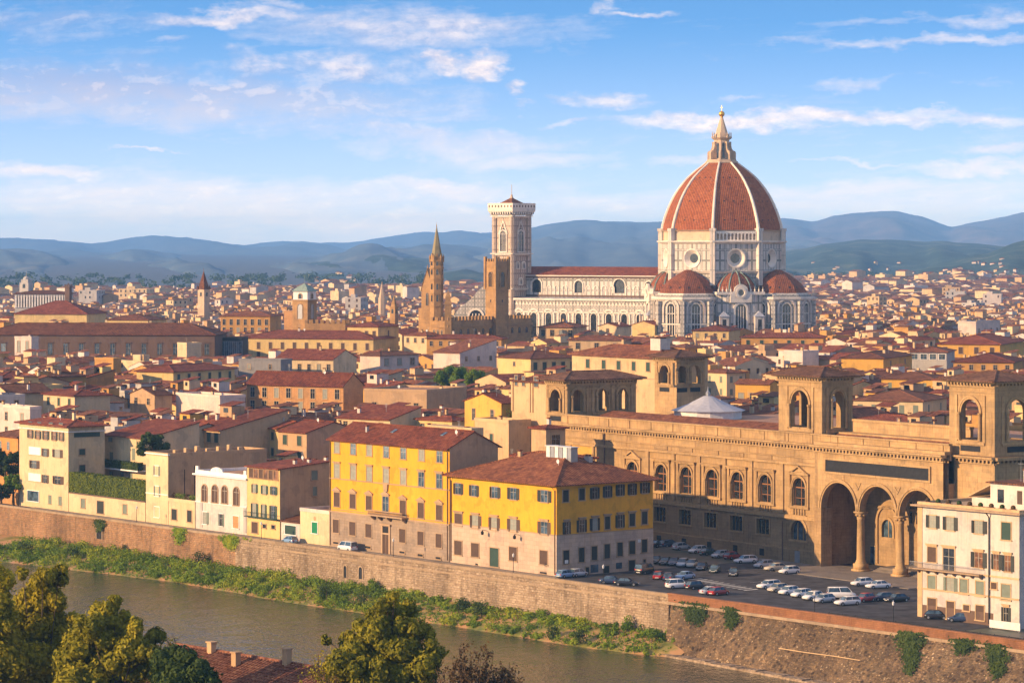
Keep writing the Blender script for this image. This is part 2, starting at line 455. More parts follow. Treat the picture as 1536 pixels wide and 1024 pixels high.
def marble_mat(name, base, line, bw, bh, ms, pink=(0.55, 0.36, 0.30), off=0.0, grime=0.5):
    """White marble faced with framed panels of dark green and rose stone."""
    m, t, b = new_mat(name)
    tc, rnd, P = _coords(t)
    u, v, _ = t.sep(tc.outputs['UV'])
    def frame(w, h, o, mrg, thick):
        fx = t.math('MULTIPLY', t.math('ABSOLUTE', t.math('SUBTRACT', t.math('FRACT', t.math('DIVIDE', t.math('ADD', u, o), w)), 0.5)), w)
        fy = t.math('MULTIPLY', t.math('ABSOLUTE', t.math('SUBTRACT', t.math('FRACT', t.math('DIVIDE', t.math('ADD', v, o), h)), 0.5)), h)
        d = t.math('MAXIMUM', t.math('SUBTRACT', fx, w / 2 - mrg), t.math('SUBTRACT', fy, h / 2 - mrg))
        ln = t.math('LESS_THAN', t.math('ABSOLUTE', d), thick)
        ins = t.math('LESS_THAN', d, -thick * 3.2)
        return ln, ins
    ln, ins = frame(bw, bh, off, ms * 2.2, ms)
    ln2, _ = frame(bw * 3.0, bh * 2.0, off, 0.0, ms * 0.9)
    nz_ = t.noise(P, 0.35, 5, 0.65)
    c = t.mix(t.mapr(nz_, 0.3, 0.7), base, tuple(x * 0.78 for x in base))
    cellv = t.comb(t.math('FLOOR', t.math('DIVIDE', t.math('ADD', u, off), bw)), t.math('FLOOR', t.math('DIVIDE', t.math('ADD', v, off), bh)), 0.0)
    cell = t.node('ShaderNodeTexWhiteNoise', {'Vector': cellv}, noise_dimensions='3D').outputs['Value']
    c = t.mix(t.math('MULTIPLY', ins, t.mapr(cell, 0.55, 1.0, 0.0, 0.55)), c, pink)
    c = t.mix(t.math('MULTIPLY', t.math('MAXIMUM', ln, ln2), 0.85), c, line)
    x, y, z = t.sep(P)
    streak = t.noise(t.comb(t.math('MULTIPLY', t.math('ADD', x, y), 0.8), t.math('SUBTRACT', x, y), t.math('MULTIPLY', z, 0.1)), 1.0, 4)
    c = t.mix(t.math('MULTIPLY', t.mapr(streak, 0.52, 0.75), grime), c, (0.16, 0.13, 0.10))
    t.l.new(c, b.inputs['Base Color'])
    b.inputs['Roughness'].default_value = 0.7
    return m

def rubble_mat(name, c1, c2, c3, sc=1.0, mort=(0.30, 0.23, 0.16), spots=False):
    """Rough stone wall: uneven blocks with damp and dark patches."""
    m, t, b = new_mat(name)
    tc, rnd, P = _coords(t)
    u, v, _ = t.sep(tc.outputs['UV'])
    wob = t.noise(P, 1.1, 3)
    br = t.node('ShaderNodeTexBrick', {'Vector': t.vmath('ADD', tc.outputs['UV'], t.comb(t.math('MULTIPLY', wob, 0.6), t.math('MULTIPLY', wob, 0.35))), 'Scale': sc, 'Mortar Size': 0.035, 'Mortar Smooth': 0.5, 'Bias': 0.1, 'Brick Width': 0.95, 'Row Height': 0.42, 'Color1': c1, 'Color2': c2, 'Mortar': mort})
    vo = t.node('ShaderNodeTexVoronoi', {'Vector': P, 'Scale': 2.1, 'Randomness': 1.0})
    big = t.noise(P, 0.11, 6, 0.62)
    med = t.noise(P, 0.7, 5, 0.65)
    c = t.mix(t.mapr(med, 0.42, 0.66), br.outputs['Color'], c3)
    c = t.mix(t.math('MULTIPLY', t.mapr(vo.outputs['Distance'], 0.1, 0.5), 0.35), c, tuple(q * 0.45 for q in c3))
    if spots:
        v2 = t.node('ShaderNodeTexVoronoi', {'Vector': P, 'Scale': 0.95, 'Randomness': 1.0})
        cl_ = t.noise(P, 0.45, 5, 0.7)
        sp = t.math('MULTIPLY', t.mapr(v2.outputs['Distance'], 0.22, 0.42, 1.0, 0.0), t.mapr(cl_, 0.38, 0.55))
        c = t.mix(t.math('MULTIPLY', sp, 0.9), c, (0.035, 0.024, 0.016))
        v3 = t.node('ShaderNodeTexVoronoi', {'Vector': P, 'Scale': 1.5, 'Randomness': 1.0})
        c = t.mix(t.math('MULTIPLY', t.mapr(v3.outputs['Distance'], 0.15, 0.3, 1.0, 0.0), t.mapr(cl_, 0.55, 0.42, 0.0, 0.75)), c, (0.62, 0.46, 0.28))
    st = t.noise(t.comb(t.math('MULTIPLY', u, 0.8), t.math('MULTIPLY', v, 0.12)), 1.0, 5)
    c = t.mix(t.math('MULTIPLY', t.mapr(st, 0.48, 0.70), 0.55), c, (0.10, 0.078, 0.05))
    k = t.mapr(big, 0.3, 0.7, 0.62, 1.28)
    c = t.mix(1.0, c, t.comb(k, k, k), 'MULTIPLY')
    t.l.new(c, b.inputs['Base Color'])
    h = t.math('ADD', t.math('MULTIPLY', br.outputs['Fac'], -0.8), t.math('ADD', t.math('MULTIPLY', med, 1.2), vo.outputs['Distance']))
    bp = t.node('ShaderNodeBump', {'Strength': 0.9, 'Distance': 0.22, 'Height': h})
    t.l.new(bp.outputs[0], b.inputs['Normal'])
    b.inputs['Roughness'].default_value = 0.95
    return m

def flat_mat(name, col, rough=0.6, metal=0.0, spec=0.3, var=0.12, sc=1.5):
    m, t, b = new_mat(name)
    tc, rnd, P = _coords(t)
    n_ = t.noise(P, sc, 4)
    k = t.mapr(n_, 0.3, 0.7, 1 - var, 1 + var)
    t.l.new(t.mix(1.0, col, t.comb(k, k, k), 'MULTIPLY'), b.inputs['Base Color'])
    b.inputs['Roughness'].default_value = rough
    b.inputs['Metallic'].default_value = metal
    b.inputs['Specular IOR Level'].default_value = spec
    return m

def glass_mat(name, col=(0.02, 0.022, 0.025), rough=0.12, spec=0.5):
    m, t, b = new_mat(name)
    tc, rnd, P = _coords(t)
    k = t.mapr(t.noise(P, 0.9, 2), 0.35, 0.65, 0.5, 1.7)
    t.l.new(t.mix(1.0, col, t.comb(k, k, k), 'MULTIPLY'), b.inputs['Base Color'])
    b.inputs['Roughness'].default_value = rough
    b.inputs['Specular IOR Level'].default_value = spec
    return m

def leaf_mat(name, c1, c2, c3, sc=0.35, trans=0.3):
    m, t, b = new_mat(name)
    tc, rnd, P = _coords(t)
    n1_ = t.noise(P, sc, 4, 0.6)
    n2_ = t.noise(P, sc * 9, 2, 0.6)
    k = t.math('ADD', t.math('MULTIPLY', n1_, 0.6), t.math('MULTIPLY', n2_, 0.4))
    c = t.ramp(t.mapr(k, 0.34, 0.66), [(0.0, c1), (0.5, c2), (1.0, c3)])
    t.l.new(c, b.inputs['Base Color'])
    b.inputs['Roughness'].default_value = 0.65
    b.inputs['Specular IOR Level'].default_value = 0.15
    tr = t.node('ShaderNodeBsdfTranslucent', {'Color': c})
    mx = t.node('ShaderNodeMixShader', {0: trans, 1: b.outputs[0], 2: tr.outputs[0]})
    t.l.new(mx.outputs[0], m.node_tree.nodes['Material Output'].inputs[0])
    return m

M = {}
WALLS = {
    'cream': (0.68, 0.52, 0.31), 'pale yellow': (0.70, 0.51, 0.22), 'yellow': (0.66, 0.37, 0.075), 'ochre': (0.54, 0.29, 0.085), 'tan': (0.52, 0.34, 0.19), 'white': (0.64, 0.56, 0.50),
    'pinkish white': (0.68, 0.55, 0.47), 'orange': (0.60, 0.26, 0.075), 'grey': (0.26, 0.25, 0.25), 'buff': (0.58, 0.40, 0.22), 'brown': (0.36, 0.22, 0.13), 'light grey': (0.48, 0.45, 0.42)}
for k_, c_ in WALLS.items():
    M[k_] = plaster('plaster ' + k_, c_)
M['gold'] = plaster('plaster strong yellow', (0.71, 0.355, 0.027), var=0.28, stain_amt=0.5)
M['rustic'] = plaster('grey rusticated stone', (0.40, 0.30, 0.22), var=0.25, course=0.55)
M['pinkstone'] = plaster('pinkish grey render', (0.58, 0.43, 0.32), var=0.2, course=0.75, stain_amt=0.4)
M['trim'] = plaster('stone trim', (0.42, 0.29, 0.18), var=0.2)
M['whitetrim'] = plaster('white stucco trim', (0.82, 0.78, 0.74), var=0.1)
M['sand'] = plaster('golden sandstone', (0.50, 0.325, 0.155), var=0.45, stain=(0.34, 0.26, 0.19), stain_amt=0.85, course=0.95)
M['sandr'] = plaster('coursed sandstone', (0.40, 0.26, 0.13), var=0.45, stain=(0.34, 0.26, 0.19), stain_amt=0.85, course=0.6)
M['brownstone'] = plaster('brown stone', (0.47, 0.275, 0.115), var=0.38, stain_amt=0.6, course=0.7)
M['darkstone'] = plaster('dark brown stone', (0.15, 0.095, 0.07), var=0.25, stain_amt=0.4)
M['roofF'] = roof_mat('muted far tiles', (0.12, 0.056, 0.036), (0.25, 0.12, 0.075), (0.36, 0.205, 0.135))  # less saturated tile colours, used on the distant roofs
M['brick'] = plaster('orange brick', (0.58, 0.31, 0.13), var=0.25, course=0.35)
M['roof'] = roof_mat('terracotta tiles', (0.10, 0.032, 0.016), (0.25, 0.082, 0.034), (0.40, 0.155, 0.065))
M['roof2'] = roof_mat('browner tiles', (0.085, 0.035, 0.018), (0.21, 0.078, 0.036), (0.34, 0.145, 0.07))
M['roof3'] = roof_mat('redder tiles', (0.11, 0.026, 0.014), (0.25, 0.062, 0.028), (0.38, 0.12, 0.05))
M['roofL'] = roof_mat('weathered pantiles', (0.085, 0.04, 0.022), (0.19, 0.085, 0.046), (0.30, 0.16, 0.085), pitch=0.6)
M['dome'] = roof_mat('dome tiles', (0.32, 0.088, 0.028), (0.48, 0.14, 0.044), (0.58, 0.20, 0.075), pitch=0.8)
M['marble'] = marble_mat('panelled marble', (0.68, 0.62, 0.55), (0.10, 0.11, 0.095), 2.3, 4.4, 0.13)
M['marble2'] = marble_mat('striped marble', (0.62, 0.57, 0.51), (0.13, 0.135, 0.12), 1.5, 1.9, 0.10, pink=(0.50, 0.36, 0.31))
M['marble3'] = marble_mat('plain marble', (0.74, 0.66, 0.57), (0.32, 0.30, 0.27), 4.2, 6.1, 0.09)
M['campanile'] = marble_mat('rose and white marble', (0.70, 0.55, 0.43), (0.20, 0.15, 0.12), 1.35, 2.6, 0.10, pink=(0.50, 0.29, 0.22))
M['whitemarble'] = plaster('white marble', (0.78, 0.70, 0.60), var=0.15)
M['lantern'] = plaster('weathered lantern marble', (0.60, 0.44, 0.30), var=0.25)
M['rubble'] = rubble_mat('embankment stone', (0.56, 0.42, 0.29), (0.30, 0.20, 0.125), (0.46, 0.34, 0.23))
M['rubbler'] = rubble_mat('reddish embankment stone', (0.50, 0.25, 0.115), (0.28, 0.16, 0.09), (0.46, 0.28, 0.15))
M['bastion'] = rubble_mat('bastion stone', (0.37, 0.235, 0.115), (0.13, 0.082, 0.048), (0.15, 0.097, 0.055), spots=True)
M['coping'] = plaster('parapet stone', (0.36, 0.26, 0.17), var=0.35, stain_amt=0.6)
M['brickpar'] = plaster('brick parapet', (0.31, 0.14, 0.068), var=0.45, course=0.3, stain_amt=0.75)
M['glass'] = glass_mat('dark window glass')
M['bluegl'] = glass_mat('sky reflecting glass', (0.05, 0.08, 0.11), 0.05, 0.8)
M['amber'] = glass_mat('warm glass', (0.16, 0.07, 0.025), 0.2)
M['green'] = flat_mat('green shutters', (0.028, 0.06, 0.045), 0.6)
M['brownsh'] = flat_mat('brown shutters', (0.085, 0.048, 0.030), 0.6)
M['darksh'] = flat_mat('black green shutters', (0.026, 0.030, 0.026), 0.6)
M['greysh'] = flat_mat('grey green shutters', (0.17, 0.20, 0.16), 0.7)
M['curtain'] = flat_mat('pale curtain', (0.27, 0.28, 0.24), 0.8)
M['frame'] = flat_mat('pale window frame', (0.38, 0.34, 0.28), 0.6)
M['metal'] = flat_mat('grey metal', (0.30, 0.31, 0.33), 0.45, 0.4)
M['dish'] = flat_mat('pale metal', (0.65, 0.64, 0.62), 0.5)
M['gilt'] = flat_mat('gilded copper', (0.80, 0.45, 0.08), 0.35, 0.8)
M['spire'] = plaster('greenish tan stone', (0.31, 0.26, 0.15))
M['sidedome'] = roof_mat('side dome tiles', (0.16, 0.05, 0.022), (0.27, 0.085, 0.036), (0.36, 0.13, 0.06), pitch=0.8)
M['copper'] = flat_mat('green copper', (0.22, 0.29, 0.25), 0.7, var=0.3)
M['slate'] = flat_mat('dark slate panel', (0.02, 0.021, 0.025), 0.8, var=0.3)
M['lead'] = flat_mat('grey lead sheet', (0.40, 0.41, 0.45), 0.5, var=0.2)
M['tent'] = flat_mat('white canvas', (0.42, 0.42, 0.46), 0.8, var=0.12)
M['asphalt'] = flat_mat('asphalt', (0.050, 0.048, 0.052), 0.9, var=0.6, sc=0.3)
M['paint'] = flat_mat('road paint', (0.55, 0.54, 0.50), 0.8, var=0.3)
M['paving'] = plaster('stone paving', (0.24, 0.20, 0.165), var=0.3, course=0.8)
M['terrace'] = plaster('terracotta terrace', (0.42, 0.24, 0.15), var=0.3)
M['rubber'] = flat_mat('tyre rubber', (0.02, 0.02, 0.022), 0.85)
M['chrome'] = flat_mat('wheel alloy', (0.45, 0.46, 0.48), 0.35, 0.7)
M['lamp'] = flat_mat('headlamp lens', (0.6, 0.62, 0.65), 0.15, 0.0, 0.6)
M['tail'] = flat_mat('tail lamp lens', (0.40, 0.02, 0.02), 0.25, 0.0, 0.5)
M['bark'] = flat_mat('bark', (0.10, 0.07, 0.045), 0.9, var=0.35)
M['twig'] = flat_mat('bare twigs', (0.12, 0.075, 0.045), 0.9)
M['leafgold'] = leaf_mat('golden leaves', (0.11, 0.11, 0.008), (0.32, 0.275, 0.016), (0.56, 0.44, 0.026), trans=0.35)
M['leafolive'] = leaf_mat('olive leaves', (0.08, 0.09, 0.009), (0.24, 0.225, 0.015), (0.44, 0.36, 0.023), trans=0.3)
M['leafdark'] = leaf_mat('dark green leaves', (0.018, 0.034, 0.008), (0.045, 0.075, 0.014), (0.09, 0.125, 0.02), trans=0.2)
M['leafgreen'] = leaf_mat('green leaves', (0.05, 0.11, 0.010), (0.13, 0.22, 0.016), (0.28, 0.34, 0.024), trans=0.3)
M['leafbank'] = leaf_mat('bank scrub leaves', (0.04, 0.09, 0.009), (0.18, 0.27, 0.018), (0.48, 0.47, 0.03), sc=0.09, trans=0.3)
M['hedge'] = leaf_mat('hedge leaves', (0.06, 0.09, 0.010), (0.13, 0.165, 0.016), (0.22, 0.23, 0.02), trans=0.2)
M['brush'] = leaf_mat('dry brush leaves', (0.05, 0.032, 0.014), (0.10, 0.062, 0.025), (0.17, 0.10, 0.035), trans=0.25)
PAINTS = {'white': (0.75, 0.75, 0.75), 'silver': (0.46, 0.48, 0.51), 'dark blue': (0.03, 0.05, 0.11), 'black': (0.015, 0.015, 0.018), 'grey': (0.16, 0.17, 0.18), 'red': (0.32, 0.02, 0.02), 'pale blue': (0.20, 0.33, 0.52), 'dark green': (0.03, 0.055, 0.045), 'beige': (0.50, 0.44, 0.35)}
for k_, c_ in PAINTS.items():
    m_ = flat_mat('car paint ' + k_, c_, 0.28, 0.0, 0.5, var=0.04)
    m_.node_tree.nodes['Principled BSDF'].inputs['Coat Weight'].default_value = 0.5
    m_.node_tree.nodes['Principled BSDF'].inputs['Coat Roughness'].default_value = 0.08
    M['car ' + k_] = m_
# ---------------------------------------------------------------- ground, river, hills
def structure(name, mb, mats, smooth=False):
    return tag(mb.build(name, mats, None, smooth), kind='structure')

def fbm(x, y, z=0.0, o=5):
    return mnoise.fractal(Vector((x, y, z)), 1.0, 2.0, o)

m_, t_, b_ = new_mat('city ground')
tc_, rnd_, P_ = _coords(t_)
t_.l.new(t_.ramp(t_.noise(P_, 0.02, 6, 0.7), [(0.3, (0.09, 0.075, 0.06)), (0.5, (0.14, 0.12, 0.095)), (0.6, (0.05, 0.075, 0.055))]), b_.inputs['Base Color'])
M['ground'] = m_
mb = MB()
mb.poly([(-9000, 31500, -0.004), (-9000, 900, -0.004), tuple(FR.w(-420, 0.0, -0.004)), tuple(FR.w(190, 0.0, -0.004)), (4800, 300, -0.004), (9000, 31500, -0.004)])
structure('ground', mb, M['ground'])
mb = MB()
def fquad(mb, u0, u1, v0, v1, z, m=0):
    mb.poly([tuple(FR.w(u0, v0, z)), tuple(FR.w(u1, v0, z)), tuple(FR.w(u1, v1, z)), tuple(FR.w(u0, v1, z))], m)
fquad(mb, -420, 190, 0.0, 7.2, 0.004)
structure('embankment_road', mb, M['asphalt'])
mb = MB()
fquad(mb, -40.0, 60, 7.0, 70, 0.010)
structure('piazza_road', mb, M['asphalt'])

# river water
m_, t_, b_ = new_mat('river water')
tc_, rnd_, P_ = _coords(t_)
x_, y_, z_ = t_.sep(tc_.outputs['Object'])
big_ = t_.noise(P_, 0.02, 4)
t_.l.new(t_.ramp(t_.mapr(big_, 0.35, 0.65), [(0.0, (0.012, 0.026, 0.016)), (1.0, (0.026, 0.044, 0.030))]), b_.inputs['Base Color'])
n1_ = t_.noise(t_.comb(t_.math('MULTIPLY', x_, 0.35), t_.math('MULTIPLY', y_, 0.11), 0.0), 1.0, 5, 0.65)
n2_ = t_.noise(t_.comb(t_.math('MULTIPLY', x_, 1.6), t_.math('MULTIPLY', y_, 0.5), 4.0), 1.0, 3, 0.6)
bp_ = t_.node('ShaderNodeBump', {'Strength': 1.0, 'Distance': 0.5, 'Height': t_.math('ADD', n1_, t_.math('MULTIPLY', n2_, 0.35))})
t_.l.new(bp_.outputs[0], b_.inputs['Normal'])
b_.inputs['Roughness'].default_value = 0.07
b_.inputs['Specular IOR Level'].default_value = 0.22
M['water'] = m_
mb = MB()
fquad(mb, -420, 190, -330, 4.0, -8.5)
structure('river_water', mb, M['water'])

# near slope under the trees by the viewpoint
mb = MB()
rows, cols = 16, 30
vs_, fs_ = [], []
for j in range(rows + 1):
    Y = 120 + 310 * j / rows
    for i in range(cols + 1):
        X = -190 + 380 * i / cols
        vs_.append((X, Y, min(30.0, 50.5 - 0.139 * Y) + 0.8 * fbm(X * 0.03, Y * 0.03)))
for j in range(rows):
    for i in range(cols):
        a = j * (cols + 1) + i
        fs_.append((a, a + 1, a + cols + 2, a + cols + 1))
mb.mesh(vs_, fs_)
M['slope'] = flat_mat('dry grass slope', (0.10, 0.09, 0.035), 0.95, var=0.4, sc=0.3)
structure('hillside', mb, M['slope'], True)

# river bank below the wall
EDGE = [(-430, -26), (-201, -17), (-147, -9.5), (-96, -11.5), (-47, -9.2), (-18, -10), (2, -8.2), (9, -5.2), (40, -8)]
def lerp_tab(tab, x):
    if x <= tab[0][0]:
        return tab[0][1]
    for (a, va), (b, vb) in zip(tab, tab[1:]):
        if x <= b:
            return va + (vb - va) * (x - a) / (b - a)
    return tab[-1][1]
def bank_z(u, v):
    e = lerp_tab(EDGE, u)
    k = max(0.0, min(1.0, v / e))
    return -5.7 - 2.7 * k ** 1.4 + 0.35 * fbm(u * 0.11, v * 0.2) * (1 - k * 0.5)
mb = MB()
vs_, fs_ = [], []
nu, nv = 240, 14
for i in range(nu + 1):
    u = -300 + 308 * i / nu
    for j in range(nv + 1):
        k = j / nv * 1.25
        v = lerp_tab(EDGE, u) * k + 0.9 * fbm(u * 0.15, j * 0.3, 5.0) * min(k, 1)
        p = FR.w(u, v)
        vs_.append((p.x, p.y, (bank_z(u, v) if k <= 1 else -8.45 - 1.6 * (k - 1) * 4 + 0.15 * fbm(u * 0.3, v))))
for i in range(nu):
    for j in range(nv):
        a = i * (nv + 1) + j
        fs_.append((a, a + nv + 1, a + nv + 2, a + 1))
mb.mesh(vs_, fs_)
m_, t_, b_ = new_mat('bank earth')
tc_, rnd_, P_ = _coords(t_)
k_ = t_.noise(P_, 0.25, 5, 0.65)
t_.l.new(t_.ramp(k_, [(0.34, (0.10, 0.12, 0.02)), (0.48, (0.24, 0.20, 0.05)), (0.58, (0.42, 0.23, 0.10))]), b_.inputs['Base Color'])
M['bankearth'] = m_
structure('river_bank', mb, M['bankearth'], True)

# hills: crest traced as (bearing, height above the eye), each a solid ridge with its own distance
def hill(name, crest, D, Dn, mat, rough, seed, rows=26, step=7):
    mb = MB()
    xs = list(range(-260, 1800, step))
    vs_, fs_ = [], []
    for px in xs:
        zc = zpy(D, lerp_tab(crest, px)) + rough * 0.3 * fbm(px * 0.02, seed)
        for r in range(rows + 3):
            k = min(r / rows, 1.0)
            Y = Dn + (D - Dn) * r / rows
            s = k * k * (3 - 2 * k) * 0.55 + k * 0.45
            X = (px - 768) / F_ * Y
            z = -6 + (zc + 6) * s if r <= rows else zc - (r - rows) * (zc * 0.25)
            z += rough * 1.9 * fbm(px * 0.009 + k * 0.9, k * 2.2, seed, 6) * sin(pi * min(k, 0.93)) * (1.0 if k < 1 else 0.0)
            vs_.append((X, Y, z))
    n = rows + 3
    for i in range(len(xs) - 1):
        for j in range(n - 1):
            a = i * n + j
            fs_.append((a, a + n, a + n + 1, a + 1))
    mb.mesh(vs_, fs_)
    return structure(name, mb, mat, True)

def hill_mat(name, c1, c2, c3, sc):
    m, t, b = new_mat(name)
    tc = t.node('ShaderNodeTexCoord')
    x, y, z = t.sep(tc.outputs['Object'])
    P = t.comb(t.math('MULTIPLY', x, sc), t.math('MULTIPLY', y, sc * 0.3), t.math('MULTIPLY', z, sc * 2))
    a = t.noise(P, 1.0, 7, 0.7)
    f = t.noise(P, 28.0, 4, 0.75)
    k = t.math('ADD', t.math('MULTIPLY', a, 0.65), t.math('MULTIPLY', f, 0.35))
    t.l.new(t.ramp(k, [(0.40, c1), (0.52, c2), (0.66, c3)]), b.inputs['Base Color'])
    b.inputs['Roughness'].default_value = 1.0
    return m
M['forest'] = hill_mat('wooded hill', (0.018, 0.042, 0.046), (0.040, 0.080, 0.072), (0.20, 0.20, 0.13), 0.010)
M['farhill'] = hill_mat('far ridge', (0.075, 0.125, 0.18), (0.115, 0.16, 0.20), (0.23, 0.23, 0.21), 0.004)  # distant haze put into the base colours: lightened and blued
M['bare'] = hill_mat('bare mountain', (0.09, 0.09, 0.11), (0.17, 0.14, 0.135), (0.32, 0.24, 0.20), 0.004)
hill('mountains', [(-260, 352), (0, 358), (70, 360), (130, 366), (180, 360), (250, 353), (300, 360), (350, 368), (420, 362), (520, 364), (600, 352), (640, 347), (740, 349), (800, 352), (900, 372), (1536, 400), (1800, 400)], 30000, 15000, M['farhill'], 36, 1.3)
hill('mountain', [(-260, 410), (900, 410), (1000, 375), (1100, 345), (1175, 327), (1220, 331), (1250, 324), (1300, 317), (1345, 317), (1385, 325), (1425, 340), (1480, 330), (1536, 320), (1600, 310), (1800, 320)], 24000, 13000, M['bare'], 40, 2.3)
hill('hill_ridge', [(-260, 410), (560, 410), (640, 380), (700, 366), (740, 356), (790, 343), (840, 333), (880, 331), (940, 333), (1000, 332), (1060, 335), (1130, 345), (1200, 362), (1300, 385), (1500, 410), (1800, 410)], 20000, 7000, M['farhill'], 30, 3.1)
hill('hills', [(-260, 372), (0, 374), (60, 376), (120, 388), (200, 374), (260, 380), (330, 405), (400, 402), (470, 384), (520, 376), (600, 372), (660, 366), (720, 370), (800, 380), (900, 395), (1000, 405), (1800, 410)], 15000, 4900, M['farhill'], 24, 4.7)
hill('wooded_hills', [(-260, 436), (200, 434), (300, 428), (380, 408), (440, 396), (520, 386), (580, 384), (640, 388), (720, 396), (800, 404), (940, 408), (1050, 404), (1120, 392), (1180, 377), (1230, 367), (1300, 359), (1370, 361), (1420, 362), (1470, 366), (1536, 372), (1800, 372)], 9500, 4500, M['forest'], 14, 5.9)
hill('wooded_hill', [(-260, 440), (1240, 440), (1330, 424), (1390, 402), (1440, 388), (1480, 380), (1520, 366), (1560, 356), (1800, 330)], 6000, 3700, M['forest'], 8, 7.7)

# ---------------------------------------------------------------- embankment walls
mb = MB()
def uvx(px, v=0.0):
    return FR.xat(px, v)
def wall_piece(mb, u0, u1, z0, z1, y0=-0.6, y1=0.0, m=0):
    mb.box(u0, u1, y0, y1, z0, z1, m)
FRZ = FR.ang
FLOC = (FR.ox, FR.oy, 0)
u_red = uvx(357)
w1 = thing('river_wall', 'reddish brick and stone stretch of river wall above the bushy green bank', 'wall', FLOC, FRZ)
mb = MB(); wall_piece(mb, -300, u_red, -9.5, 0.55); mb.build('wall_face', M['rubbler'], w1)
mb = MB()
for k in range(60):
    u0 = -300 + (u_red + 300) * k / 60; u1 = -300 + (u_red + 300) * (k + 1) / 60
    mb.box(u0, u1 - 0.04, -0.72, 0.06, 0.552, 1.0 + random.uniform(-.03, .03))
mb.build('coping', M['coping'], w1)
w2 = thing('river_wall', 'pale grey stone stretch of river wall below the two yellow palazzos', 'wall', FLOC, FRZ)
mb = MB(); wall_piece(mb, u_red, -0.5, -9.5, 0.45, -0.65, -0.02); mb.build('wall_face', M['rubble'], w2)
mb = MB()
for k in range(44):
    u0 = u_red + (-0.5 - u_red) * k / 44; u1 = u_red + (-0.5 - u_red) * (k + 1) / 44
    mb.box(u0, u1 - 0.03, -0.78, 0.08, 0.452, 1.0 + random.uniform(-.03, .03))
mb.build('coping', M['coping'], w2)
mb = MB(); mb.box(u_red, -0.5, -0.74, -0.652, -0.75, -0.45); mb.build('string_course', M['coping'], w2)
# drain outlets in the wall
for (px, py0, py1, wd_, par) in [(149, 783, 808, 2.2, w1), (518, 848, 866, 1.0, w2), (541, 850, 868, 1.1, w2)]:
    u = uvx(px, -0.7); z0 = FR.z(u, -0.7, py1); z1 = FR.z(u, -0.7, py0)
    mb = MB()
    mb.arch_face(u, wd_ / 2, z0, z1 - wd_ / 2, -0.665 if par is w2 else -0.615, 1)
    mb.arch_ring(u, wd_ / 2, wd_ / 2 + 0.3, z1 - wd_ / 2, -0.78, -0.5, 0, legs=z1 - wd_ / 2 - z0)
    mb.build('drain_arch', [M['coping'], M['slate']], par)
# bastion with battered face
b1 = thing('bastion_wall', 'battered rough stone bastion under the car park with brick parapet', 'wall', FLOC, FRZ)
mb = MB()
vs_, fs_ = [], []
nu, nv = 150, 26
def foot_v(u):
    return -5.0 - 0.09 * max(u - 3, 0)
for i in range(nu + 1):
    f = i / nu
    for j in range(nv + 1):
        k = j / nv
        u = 3.0 * k * (1 - f) + 110 * f
        v = -0.35 + (foot_v(u) + 0.35) * k
        bump = 0.22 * fbm(u * 0.42, k * 6.5, 2.0, 7) * min(1, k * 6)
        vs_.append((u, v + bump, -0.25 - 9.2 * k + bump * 0.5))
for i in range(nu):
    for j in range(nv):
        a = i * (nv + 1) + j
        fs_.append((a, a + 1, a + nv + 2, a + nv + 1))
mb.mesh(vs_, fs_)
mb.mesh([(0, -0.35, -0.25), (3, foot_v(3), -9.45), (3, 3, -9.45), (0, 3, -0.25)], [(0, 1, 2, 3)])
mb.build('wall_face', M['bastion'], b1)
mb = MB()
mb.box(-0.5, 110, -0.72, 0.02, -0.27, 0.95)
mb.build('parapet', M['brickpar'], b1)
mb = MB()
for k in range(40):
    u0 = -0.7 + 110 * k / 40
    mb.box(u0, u0 + 2.73, -0.80, 0.10, 0.952, 1.12 + random.uniform(-0.02, 0.02))
mb.build('coping', M['brickpar'], b1)
mb = MB()
mb.box(-0.4, 110, -1.0, -0.3, -0.75, -0.28)
mb.build('string_course', M['coping'], b1)
mb = MB()
for i in range(60):
    u0 = 3 + i * 1.7
    mb.box(u0, u0 + 1.69, foot_v(u0) - 1.5 + 0.2 * fbm(u0 * .2, 1), foot_v(u0) + 0.5, -9.4, -8.1 + 0.2 * fbm(u0 * .3, 7))
mb.build('footing', M['rubble'], b1)
